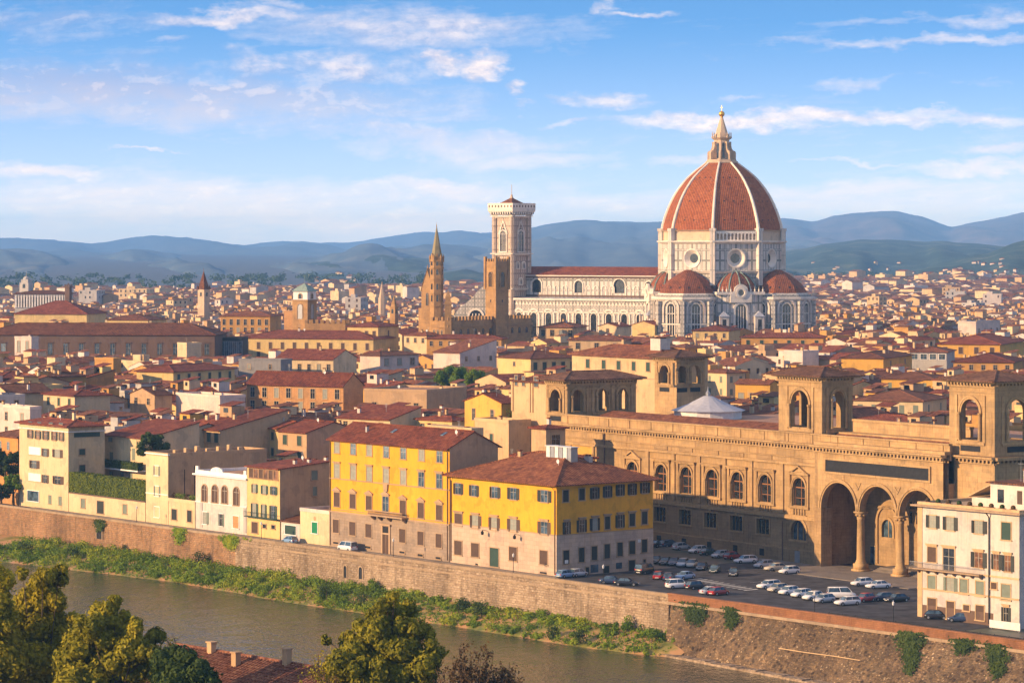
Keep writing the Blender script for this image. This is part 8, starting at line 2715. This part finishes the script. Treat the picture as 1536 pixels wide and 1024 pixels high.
# roof garden
tr0 = None
for lab, px, py, Y, rr, lf in [('dark leafy roof garden bush on the cream block', 745, 617, 700, 11, 'leafdark'), ('wide leafy roof garden bush at the corner of the cream block', 775, 617, 695, 13, 'leafdark'), ('small green bush under the roof garden awning', 760, 608, 705, 9, 'leafgreen')]:
    s = Y / F_
    t0 = thing('bush', lab, 'bush', ((px - 768) * s, Y, CZ - (py + rr - HY) * s))
    L = Leaves(); L.puff((0, 0, rr * s * .8), rr * s * 1.2, 500, .22, rr * s * .8); L.build('foliage', lf, t0)
    mb = MB(); mb.tube([(0, 0, -1.5), (0, 0, 1)], [.1, .06], 5); mb.build('stem', M['bark'], t0)

# scrub on the river bank: uncountable
L = Leaves()
for k in range(1500):
    u = grn.uniform(-215, 4)
    e = lerp_tab(EDGE, u)
    k_ = grn.random()
    right = (u + 215) / 227
    if u > -85 and grn.random() < .75:
        k_ = k_ * .45 if grn.random() < .75 else grn.uniform(.85, 1.0)
    v = e * (.04 + .93 * k_)
    dn = .5 + .5 * fbm(u * .06, v * .22, 3.0)
    if grn.random() > .35 + dn * (1.05 if u < -70 else .6):
        continue
    p = FR.w(u, v, bank_z(u, v))
    r = grn.uniform(.5, 1.45) * (1.0 if u < -70 else .72)
    L.puff(p + Vector((0, 0, r * .35)), r, int(34 + 55 * r), grn.uniform(.16, .26), r * .85)
tag(L.build('undergrowth', 'leafbank'), 'tangled green scrub and weeds covering the river bank below the wall', 'undergrowth', None, 'stuff')
G = Leaves()
for k in range(9000):
    u = grn.uniform(-215, 5)
    e = lerp_tab(EDGE, u)
    v = e * grn.uniform(0.02, 1.02)
    if fbm(u * .1, v * .3, 8.0) < -.1 and u > -80:
        continue
    p = FR.w(u, v, bank_z(u, v))
    G.quad(p + Vector((0, 0, .15)), .24, Vector((0, 0, 0)), 0)
tag(G.build('grass', 'leafgreen'), 'rough grass along the foot of the river wall and the water edge', 'grass', None, 'stuff')
def bush_at(label, px, py, r, leaf, n=330, zoff=0):
    # find the point of the bank seen at this pixel
    best = None
    for i in range(60):
        k = i / 59
        lo = None
        u = -100.0
        for _ in range(6):
            v = lerp_tab(EDGE, u) * k
            u = FR.xat(px, v)
        p = FR.w(u, v, bank_z(u, v))
        d = abs(proj(p)[1] - py)
        if best is None or d < best[0]:
            best = (d, p)
    p = best[1]
    t0 = thing('bush', label, 'bush', p)
    L = Leaves()
    for _ in range(5):
        d = Vector((grn.gauss(0, 1), grn.gauss(0, 1), grn.gauss(0, .7))).normalized() * r * .55
        L.puff(Vector((0, 0, r * .8)) + d, r * .6, n // 4, .19)
    L.build('foliage', leaf, t0)
    mb = MB(); mb.tube([(0, 0, -.3), (0, 0, r)], [.12, .05], 5); mb.build('stem', M['bark'], t0)
for lab, px, py, r, lf in [('small dark round bush standing alone at the foot of the reddish wall', 193, 822, 1.4, 'leafdark'), ('dark bush on the left part of the bank beside the water', 40, 830, 1.9, 'leafdark'), ('big dark bush half way down the bank below the white villa', 300, 850, 1.8, 'leafdark'),
                           ('bright green bush below the join of the red and grey walls', 315, 838, 1.3, 'leafgreen'), ('dark bush at the water edge below the pale yellow house', 490, 900, 1.9, 'leafdark'), ('bright bush below the small drain arches', 560, 888, 1.4, 'leafgreen'),
                           ('large dark bush left behind the olive tree', 545, 912, 1.9, 'leafdark'), ('green bush right of the olive tree crown on the bank', 688, 918, 1.9, 'leafdark'), ('dark round bush on the bank below the corner palazzo', 722, 925, 1.7, 'leafdark'),
                           ('low dark bush by the water on the bare sandy bank', 830, 958, 1.3, 'leafdark'), ('wide dark bush at the water edge near the bastion', 870, 965, 1.6, 'leafdark'), ('bright green bush against the bastion corner', 978, 962, 1.5, 'leafgreen'),
                           ('green bush on the slope left of the bastion', 940, 945, 1.5, 'leafgreen'), ('bright bush high on the bank below the large yellow palazzo', 440, 862, 1.4, 'leafgreen'), ('dark bush below the cream apartment block by the river', 110, 838, 1.8, 'leafdark')]:
    bush_at(lab, px, py, r, lf)
T_ = Leaves()
for k in range(520):
    px = grn.uniform(1180, 1560) if k % 3 else grn.uniform(-20, 640)
    Y = grn.uniform(3200, 5600)
    T_.puff(((px - 768) * Y / F_, Y, grn.uniform(1, 5)), grn.uniform(6, 16), 34, 3.0, grn.uniform(4, 8))
tag(T_.build('treeline', 'leafdark'), 'far band of dark trees at the foot of the hills', 'trees', None, 'stuff')
# ivy on the walls
def bsurf(u, k):
    return FR.w(u, -.35 + (foot_v(max(u, 3)) + .35) * k - .25, -.25 - 9.2 * k)
def slocate(surf, px, py):
    best = None
    for i in range(80):
        k = i / 79
        u = 20.0
        for _ in range(6):
            u = FR.xat(px, FR.inv(*surf(u, k).xy)[1])
        d = abs(proj(surf(u, k))[1] - py)
        if best is None or d < best[0]:
            best = (d, u, k)
    return best[1], best[2]
def ivy(label, px, py, wpx, hpx, bast=True, n=420, leaf='leafdark', taper=.5):
    n *= 3
    surf = bsurf if bast else (lambda u, k: FR.w(u, -.9, .8 - 6.5 * k))
    locate = lambda x, y: slocate(surf, x, y)
    L = Leaves()
    u0, k0 = locate(px, py)
    o = surf(u0, k0)
    t0 = thing('ivy', label, 'ivy', o)
    for _ in range(n):
        b = grn.random()
        a = grn.gauss(0, .55) * (1 - taper * b) * (.9 + .5 * fbm(b * 5, px * .1))
        u, k = locate(px + a * wpx, py - hpx / 2 + b * hpx * grn.uniform(.85, 1.2)) if _ % 6 == 0 else (u, k)
        L.quad(surf(u + grn.gauss(0, .3), max(0, k + grn.gauss(0, .03))) - o + Vector((grn.gauss(0, .1), grn.uniform(-.5, .0), grn.gauss(0, .2))), .24, Vector((-.5, -.8, .3)))
    L.build('foliage', leaf, t0)
    mb = MB(); mb.tube([tuple(surf(u0, max(0, k0 - .05)) - o), (0, 0, -.8)], [.08, .04], 4); mb.build('stem', M['bark'], t0)
ivy('wide clump of ivy hanging near the bastion corner', 1042, 912, 24, 34)
ivy('small ivy tuft to the right of the wide clump on the bastion', 1097, 920, 12, 30)
ivy('large heart shaped clump of ivy below the white river house', 1366, 968, 25, 60, n=900, taper=.75)
ivy('flat patch of ivy between the heart shaped clump and the forked one', 1445, 963, 25, 24)
ivy('forked clump of ivy hanging low on the bastion', 1495, 985, 18, 44, n=600)
ivy('pale hanging ivy on the reddish wall below the garden wing', 268, 800, 11, 22, False, 260, 'leafbank')
ivy('ivy streaming down the join of the red and grey walls', 345, 812, 16, 16, False, 300, 'leafbank')
ivy('ivy over the drain arch in the reddish wall', 149, 787, 8, 12, False, 200, 'leafdark')

mb = MB(); pts = [bsurf(*slocate(bsurf, x, y)) for x, y in ((1170, 972), (1210, 978), (1250, 984), (1292, 990))]
mb.tube([tuple(p + Vector((-.2, -.25, .1))) for p in pts], [.08] * 4, 6)
tag(mb.build('pipe', M['buff']), 'thin pale pipe running along the face of the bastion wall', 'pipe')
# foreground roof with real pantiles
f = Frame(-27.6, 260.4, -R(49))
L_ = 34.0
t0 = thing('foreground_house', 'house with red pantiled roof below the viewpoint, between golden trees and olive tree', 'house', (f.ox, f.oy, 0), f.ang)
mb = MB()
zrg = 27.0
sl, half = .36, 9.0
nc = int(L_ / .42)
for sgn in (-1, 1):
    for k in range(nc):
        x0 = k * .42
        xs_ = [x0, x0 + .07, x0 + .21, x0 + .35, x0 + .42]
        hs_ = [0, .12, .17, .12, 0]
        nr = 22 if sgn < 0 else 1
        for r in range(nr):
            ya, yb = sgn * half * r / nr, sgn * half * (r + 1) / nr
            for i in range(4):
                st = .03 if nr > 1 else 0
                mb.poly([(xs_[i], yb, zrg - sl * abs(yb) + hs_[i] + st), (xs_[i + 1], yb, zrg - sl * abs(yb) + hs_[i + 1] + st), (xs_[i + 1], ya, zrg - sl * abs(ya) + hs_[i + 1]), (xs_[i], ya, zrg - sl * abs(ya) + hs_[i])])
rt = MB()
rt.tube([(0, 0, zrg + .06), (L_, 0, zrg + .06)], [.17, .17], 8)
m_, t_, b_ = new_mat('old pantiles')
tc_, rn_, P_q = _coords(t_)
k_ = t_.math('ADD', t_.math('MULTIPLY', t_.noise(P_q, .9, 4, .7), .55), t_.math('MULTIPLY', t_.noise(P_q, 5.0, 2), .45))
t_.l.new(t_.ramp(k_, [(.36, (.07, .028, .018)), (.5, (.20, .075, .042)), (.64, (.34, .17, .09))]), b_.inputs['Base Color'])
b_.inputs['Roughness'].default_value = .9
M['pantile'] = m_
ro = mb.build('roof', M['pantile'], t0)
rt.build('ridge_tile', M['pantile'], ro)
for k, (x, y) in enumerate([(5.5, -.4), (10.5, -1.6), (15.5, -.3)]):
    mb = MB(); z = zrg - sl * abs(y); mb.box(x - .3, x + .3, y - .25, y + .25, z - .3, z + .9 + .2 * k); mb.box(x - .38, x + .38, y - .33, y + .33, z + .9 + .2 * k, z + 1.0 + .2 * k); mb.build('chimney', M['tan'], ro)
mb = MB(); mb.box(.3, L_ - .3, -half + .5, half - .5, 10, zrg - sl * (half - .5) - .05, 0, skip='b'); mb.mesh([(.3, -half + .5, zrg - sl * (half - .5)), (.3, half - .5, zrg - sl * (half - .5)), (.3, 0, zrg - .1)], [(0, 1, 2)]); mb.build('wall', M['cream'], t0)
# ---------------------------------------------------------------- pavements, markings, cars
PV = FR
mb = MB(); mb.box(-420, 190, .05, 1.5, 0, .13); o = mb.build('pavement', M['paving'], None); o.location = (FR.ox, FR.oy, 0); o.rotation_euler = (0, 0, FR.ang); tag(o, kind='structure')
mb = MB(); mb.box(X0, XW - 1, -4.0, -.6, 0, .13); mb.box(XW - 1, X1 + 4, -13, -.6 - .9, 0, .13); mb.box(xs0 - 1, xs3, -1.5, 3, 0.0, .128)
o = mb.build('pavement', M['paving'], None); o.location = (LF.ox, LF.oy, 0); o.rotation_euler = (0, 0, LF.ang); tag(o, kind='structure')
mb = MB(); mb.box(-230, GP.F and -40 + 1.5, 6.0, 7.25, 0, .12); o = mb.build('pavement', M['paving'], None); o.location = (FR.ox, FR.oy, 0); o.rotation_euler = (0, 0, FR.ang); tag(o, kind='structure')
mb = MB()
a0 = FR.inv(*ground_at(1043, 868)); a1 = FR.inv(*ground_at(1126, 884))
for k in range(11):
    u = a0[0] + (a1[0] - a0[0]) * k / 10; v = a0[1] + (a1[1] - a0[1]) * k / 10
    fquad(mb, u - .3, u + .3, v - 1.6, v + 1.6, .016)
for k in range(9):
    u, v = FR.inv(*ground_at(1140 + k * 16, 872 + k * 3.6))
    fquad(mb, u - .06, u + .06, v - 2.4, v + 2.4, .016)
u, v = FR.inv(*ground_at(1200, 862)); fquad(mb, u - 8, u + 14, v - .06, v + .06, .016)
o = mb.build('road_marking', M['paint']); tag(o, kind='structure')

CARM = {}
def car_mesh(style):
    """Bodies, cabins and wheels for one car shape, nose along +x; lengths in metres."""
    if style in CARM:
        return CARM[style]
    Lh, W, zsh, zroof, cab = {'hatch': (2.0, .86, .92, 1.48, (1.05, .45, -1.35, -1.85)), 'saloon': (2.25, .88, .90, 1.42, (.95, .35, -1.05, -1.7)), 'estate': (2.25, .88, .93, 1.50, (1.0, .45, -1.75, -2.15)),
                              'suv': (2.2, .93, 1.05, 1.72, (1.05, .55, -1.65, -2.05)), 'van': (2.4, .95, 1.15, 1.95, (1.75, 1.1, -2.2, -2.35))}[style]
    body = MB()
    secs = [(-Lh, .72, .42, zsh - .22), (-Lh + .08, .88, .3, zsh - .06), (-Lh + .5, .98, .2, zsh), (-Lh * .3, 1.0, .2, zsh + .02), (Lh * .25, 1.0, .2, zsh), (cab[0], .98, .2, zsh - .04), (Lh - .45, .93, .2, zsh - .16), (Lh - .1, .84, .28, zsh - .28), (Lh, .66, .36, zsh - .42)]
    vs_, fs_ = [], []
    for (x, k, zb, zt) in secs:
        w = W * k
        zm = zb + (zt - zb) * .55
        ring = [(-w * .9, zb), (w * .9, zb), (w, zb + .12), (w * 1.0, zm), (w * .93, zt - .03), (w * .8, zt), (-w * .8, zt), (-w * .93, zt - .03), (-w, zm), (-w, zb + .12)]
        vs_ += [(x, y, z) for y, z in ring]
    n = 10
    for i in range(len(secs) - 1):
        for j in range(n):
            fs_.append((i * n + j, i * n + (j + 1) % n, (i + 1) * n + (j + 1) % n, (i + 1) * n + j))
    fs_ += [tuple(range(n - 1, -1, -1)), tuple((len(secs) - 1) * n + j for j in range(n))]
    body.mesh(vs_, fs_)
    fx, ft, rt_, rb = cab
    wb, wt = W * .86, W * .70
    zr0 = zroof - .07
    roof_ = [(ft, wt), (rt_, wt)]
    body.mesh([(ft + .06, -wt, zr0), (ft + .06, wt, zr0), (rt_ - .06, wt, zr0), (rt_ - .06, -wt, zr0), (ft - .15, -wt * .86, zroof), (ft - .15, wt * .86, zroof), (rt_ + .15, wt * .86, zroof), (rt_ + .15, -wt * .86, zroof)],
              [(0, 1, 5, 4), (1, 2, 6, 5), (2, 3, 7, 6), (3, 0, 4, 7), (4, 5, 6, 7), (3, 2, 1, 0)])
    for s in (-1, 1):
        for (xa, xb_) in ((fx, ft), ((fx + rb) / 2 + .1, (ft + rt_) / 2 + .1), (rb, rt_)):
            pw = .05 if xa not in (fx,) else .04
            body.mesh([(xa - pw, s * (wb + .012), zsh - .03), (xa + pw, s * (wb + .012), zsh - .03), (xb_ + pw, s * (wt + .012), zr0 + .01), (xb_ - pw, s * (wt + .012), zr0 + .01)], [(0, 1, 2, 3)])
        body.box(fx - .28, fx - .12, s * (W + .02) - .09, s * (W + .02) + .09, zsh, zsh + .13)
    cabm = MB()
    P = [(fx, -wb, zsh - .05), (fx, wb, zsh - .05), (rb, wb, zsh - .05), (rb, -wb, zsh - .05), (ft, -wt, zr0), (ft, wt, zr0), (rt_, wt, zr0), (rt_, -wt, zr0)]
    cabm.mesh(P, [(0, 1, 5, 4), (1, 2, 6, 5), (2, 3, 7, 6), (3, 0, 4, 7)])
    wheel = MB()
    i0 = 0
    wheel.lathe([(.18, -.1), (.31, -.1), (.33, -.05), (.33, .05), (.31, .1), (.18, .1)], 16, m=0)
    wheel.lathe([(.01, .085), (.2, .09)], 16, m=1); wheel.lathe([(.2, -.09), (.01, -.085)], 16, m=1)
    wheel.xform(0, lambda p: (p[0], p[2], p[1]))
    hl = MB(); hl.box(-.09, .07, -.17, .17, -.08, .07)
    tl = MB(); tl.box(-.05, .05, -.14, .14, -.1, .12)
    bu = MB(); bu.box(Lh - .06, Lh + .015, -W * .45, W * .45, .36, .46); bu.box(-Lh - .015, -Lh + .06, -W * .4, W * .4, .38, .5)
    CARM[style] = dict(body=body, glass=cabm.data('windscreen', M['bluegl']), wheel=wheel.data('wheel', [M['rubber'], M['chrome']]), head=hl.data('headlight', M['lamp']), tail=tl.data('tail_light', M['tail']), bump=bu.data('number_plate', M['dish']),
                       L=Lh, W=W, z=zsh, bodies={})
    return CARM[style]
def car(style, paint, px, py, head=0, flip=False, z=0.012, label='', group='cars parked in front of the library', pos=None):
    c = car_mesh(style)
    if paint not in c['bodies']:
        c['bodies'][paint] = c['body'].data('body', M['car ' + paint], True)
    X, Y = ground_at(px, py - 2, 0) if pos is None else pos
    a = FR.ang + pi / 2 + R(head) + (pi if flip else 0)
    t0 = thing('parked_car' if style != 'van' else 'parked_van', label, 'car' if style != 'van' else 'van', (X, Y, z), a, group)
    link('body', c['bodies'][paint], t0); link('windscreen', c['glass'], t0); link('number_plate', c['bump'], t0)
    for sx in (-1, 1):
        for sy in (-1, 1):
            link('wheel', c['wheel'], t0, (sx * c['L'] * .62, sy * (c['W'] - .09), .33))
    for sy in (-1, 1):
        link('headlight', c['head'], t0, (c['L'] - .10, sy * c['W'] * .58, c['z'] - .36))
        link('tail_light', c['tail'], t0, (-c['L'] + .03, sy * c['W'] * .66, c['z'] - .2))
    return t0
CARS = [('saloon', 'black', 989, 822, 4, 0, 'black saloon at the far end of the row along the library wall'), ('estate', 'dark blue', 1004, 822, 2, 0, 'dark blue estate second from the far end of the library row'), ('hatch', 'silver', 1022, 826, 3, 0, 'silver hatchback near the far end of the library row'),
        ('hatch', 'white', 1047, 831, -3, 1, 'white hatchback under the third lower window of the library'), ('saloon', 'dark green', 1063, 834, 4, 0, 'dark green saloon right of a white hatchback by the library wall'), ('hatch', 'silver', 1081, 838, 0, 1, 'silver hatchback in the middle of the library row'),
        ('hatch', 'red', 1099, 840, 6, 0, 'red hatchback beside a large white estate by the library wall'), ('estate', 'white', 1118, 846, -16, 1, 'large white estate parked at a slant by the library wall'), ('hatch', 'silver', 1146, 853, -6, 1, 'silver hatchback near the library door, first of three pale cars'),
        ('saloon', 'beige', 1164, 857, -10, 1, 'beige saloon near the library door, between two pale cars'), ('hatch', 'white', 1184, 862, -8, 1, 'white hatchback last in the row by the library door'),
        ('saloon', 'black', 984, 846, 40, 1, 'black saloon tight against the corner palazzo flank'), ('saloon', 'black', 998, 848, 35, 1, 'black saloon second in the middle row'), ('saloon', 'dark blue', 1011, 849, 38, 1, 'dark blue saloon in the middle row'), ('estate', 'silver', 1024, 851, 36, 1, 'silver estate in the middle row'),
        ('hatch', 'beige', 1038, 852, 36, 1, 'beige hatchback in the middle row'), ('saloon', 'black', 1053, 856, 38, 1, 'black saloon next to the beige hatchback in the middle row'), ('saloon', 'dark green', 1072, 860, 40, 1, 'dark green saloon near the end of the middle row'), ('hatch', 'black', 1100, 865, 46, 1, 'black hatchback alone at the end of the middle row'),
        ('van', 'black', 967, 862, 20, 0, 'black van parked beside the corner palazzo flank'), ('hatch', 'red', 988, 870, 40, 0, 'dark red hatchback in front of the black van'), ('hatch', 'dark blue', 1003, 872, 40, 0, 'dark blue hatchback between the red hatchback and the white four wheel drive'), ('saloon', 'pale blue', 1027, 870, 10, 1, 'pale blue saloon at the start of the zebra crossing'),
        ('suv', 'white', 1017, 884, -18, 0, 'white four wheel drive just behind the river parapet'), ('hatch', 'black', 1044, 885, -4, 0, 'black hatchback beside the white four wheel drive'), ('saloon', 'silver', 1068, 893, -10, 0, 'silver saloon half hidden by the brick parapet'), ('hatch', 'red', 1078, 894, 4, 0, 'red hatchback half hidden by the brick parapet'),
        ('estate', 'white', 1153, 884, -4, 1, 'white estate first in the row along the parapet'), ('hatch', 'beige', 1167, 889, 0, 1, 'beige hatchback second in the row along the parapet'), ('hatch', 'white', 1183, 893, 4, 1, 'white hatchback third in the row along the parapet'), ('hatch', 'white', 1202, 897, 2, 1, 'white hatchback fourth in the row along the parapet'),
        ('hatch', 'white', 1219, 901, 4, 1, 'white hatchback fifth in the row along the parapet'), ('hatch', 'silver', 1236, 905, 2, 1, 'silver hatchback near the end of the row along the parapet'), ('estate', 'white', 1271, 909, -12, 1, 'white estate last in the row along the parapet'),
        ('van', 'white', 1262, 899, -36, 0, 'white van behind the last cars along the parapet'), ('hatch', 'red', 1297, 904, 6, 1, 'red hatchback right of the white van'), ('saloon', 'dark blue', 1324, 902, -14, 1, 'dark blue saloon in front of the loggia columns'), ('saloon', 'black', 1345, 904, -8, 1, 'black saloon beside the dark blue one in front of the loggia'),
        ('hatch', 'white', 1293, 880, -14, 1, 'white hatchback at the foot of the loggia, farther from the columns'), ('saloon', 'white', 1317, 884, -16, 1, 'white saloon at the foot of the loggia, nearer the columns'),
        ('hatch', 'pale blue', 848, 868, 10, 0, 'pale blue hatchback at the corner of the corner palazzo'), ('hatch', 'silver', 867, 866, 6, 0, 'silver hatchback against the palazzo flank near its corner'), ('saloon', 'dark blue', 918, 877, -48, 0, 'dark blue saloon on the embankment road behind the parapet'), ('saloon', 'black', 940, 880, -50, 0, 'black saloon on the embankment road behind the parapet'),
        ('hatch', 'black', 1405, 930, -52, 0, 'black hatchback in front of the white river house'), ('hatch', 'dark blue', 1440, 934, -52, 1, 'dark blue hatchback before the white river house door')]
for (st, pt, px, py, hd, fl, lab) in CARS:
    car(st, pt, px, py, hd, fl, label=lab)
for (st, pt, px, py, lab) in [('van', 'white', 521, 815, 'white van on the embankment road below the large yellow palazzo'), ('hatch', 'pale blue', 435, 805, 'pale blue hatchback outside the small white garage')]:
    u = FR.xat(px, 5.0)
    car(st, pt, px, py, 90, False, label=lab, pos=tuple(FR.w(u, 5.0).xy), group='vehicles on the embankment road')
# street lamps along the parapet
for k, px in enumerate((205, 392, 590, 770, 905, 1222, 1340)):
    u = FR.xat(px, 1.2)
    p = FR.w(u, 1.2, .13)
    t0 = thing('street_lamp', ['short dark iron street lamp on the embankment below the box hedge', 'short dark iron street lamp on the embankment below the pale yellow house', 'short dark iron street lamp below the large yellow palazzo', 'short dark iron street lamp below the corner palazzo', 'short dark iron street lamp where the car park begins', 'short dark iron street lamp behind the parked white cars', 'short dark iron street lamp before the loggia'][k], 'street lamp', p, 0, 'street lamps on the embankment')
    mb = MB(); mb.lathe([(.14, 0), (.14, .3), (.06, .5), (.05, 3.4)], 8); mb.build('post', M['slate'], t0)
    mb = MB(); mb.lathe([(.05, 3.4), (.17, 3.5), (.2, 3.9), (.05, 4.05), (.02, 4.2)], 8); mb.build('lantern', M['dish'], t0)
# white bollards and low barrier by the white river house
t0 = thing('barrier', 'low grey metal barrier along the road edge above the bastion parapet', 'barrier', (FR.ox, FR.oy, 0), FR.ang)
mb = MB(); mb.box(36, 105, 1.52, 1.58, .35, 1.05); mb.build('panel', M['slate'], t0)
for k in range(24):
    mb = MB(); x = 36.2 + k * 3; mb.box(x - .05, x + .05, 1.581, 1.66, 0.13, 1.15); mb.build('post', M['slate'], t0)
t0 = thing('notice_board', 'low white board standing in front of the white river house', 'board', tuple(FR.w(FR.xat(1484, 12.5), 12.5)), FR.ang)
mb = MB(); w_ = FR.xat(1530, 12.5) - FR.xat(1484, 12.5); mb.box(0, w_, 0, .08, .25, 1.45); mb.build('panel', M['dish'], t0)
for x in (.3, w_ - .3):
    mb = MB(); mb.box(x - .05, x + .05, .081, .18, 0, 1.5); mb.build('post', M['metal'], t0)
# haze over the whole plain
mb = MB(); mb.box(-9500, 9500, -60, 32500, -11, 330)
m = bpy.data.materials.new('haze'); m.use_nodes = True
nt = m.node_tree; nt.nodes.clear()
out = nt.nodes.new('ShaderNodeOutputMaterial'); vol = nt.nodes.new('ShaderNodeVolumePrincipled')
vol.inputs['Color'].default_value = (0.24, 0.53, 1.0, 1)
vol.inputs['Density'].default_value = HAZE_D
vol.inputs['Anisotropy'].default_value = -0.2
nt.links.new(vol.outputs[0], out.inputs['Volume'])
hz = mb.build('haze', m)
tag(hz, 'thin blue haze filling the air over the city and hills', 'haze', None, 'stuff')
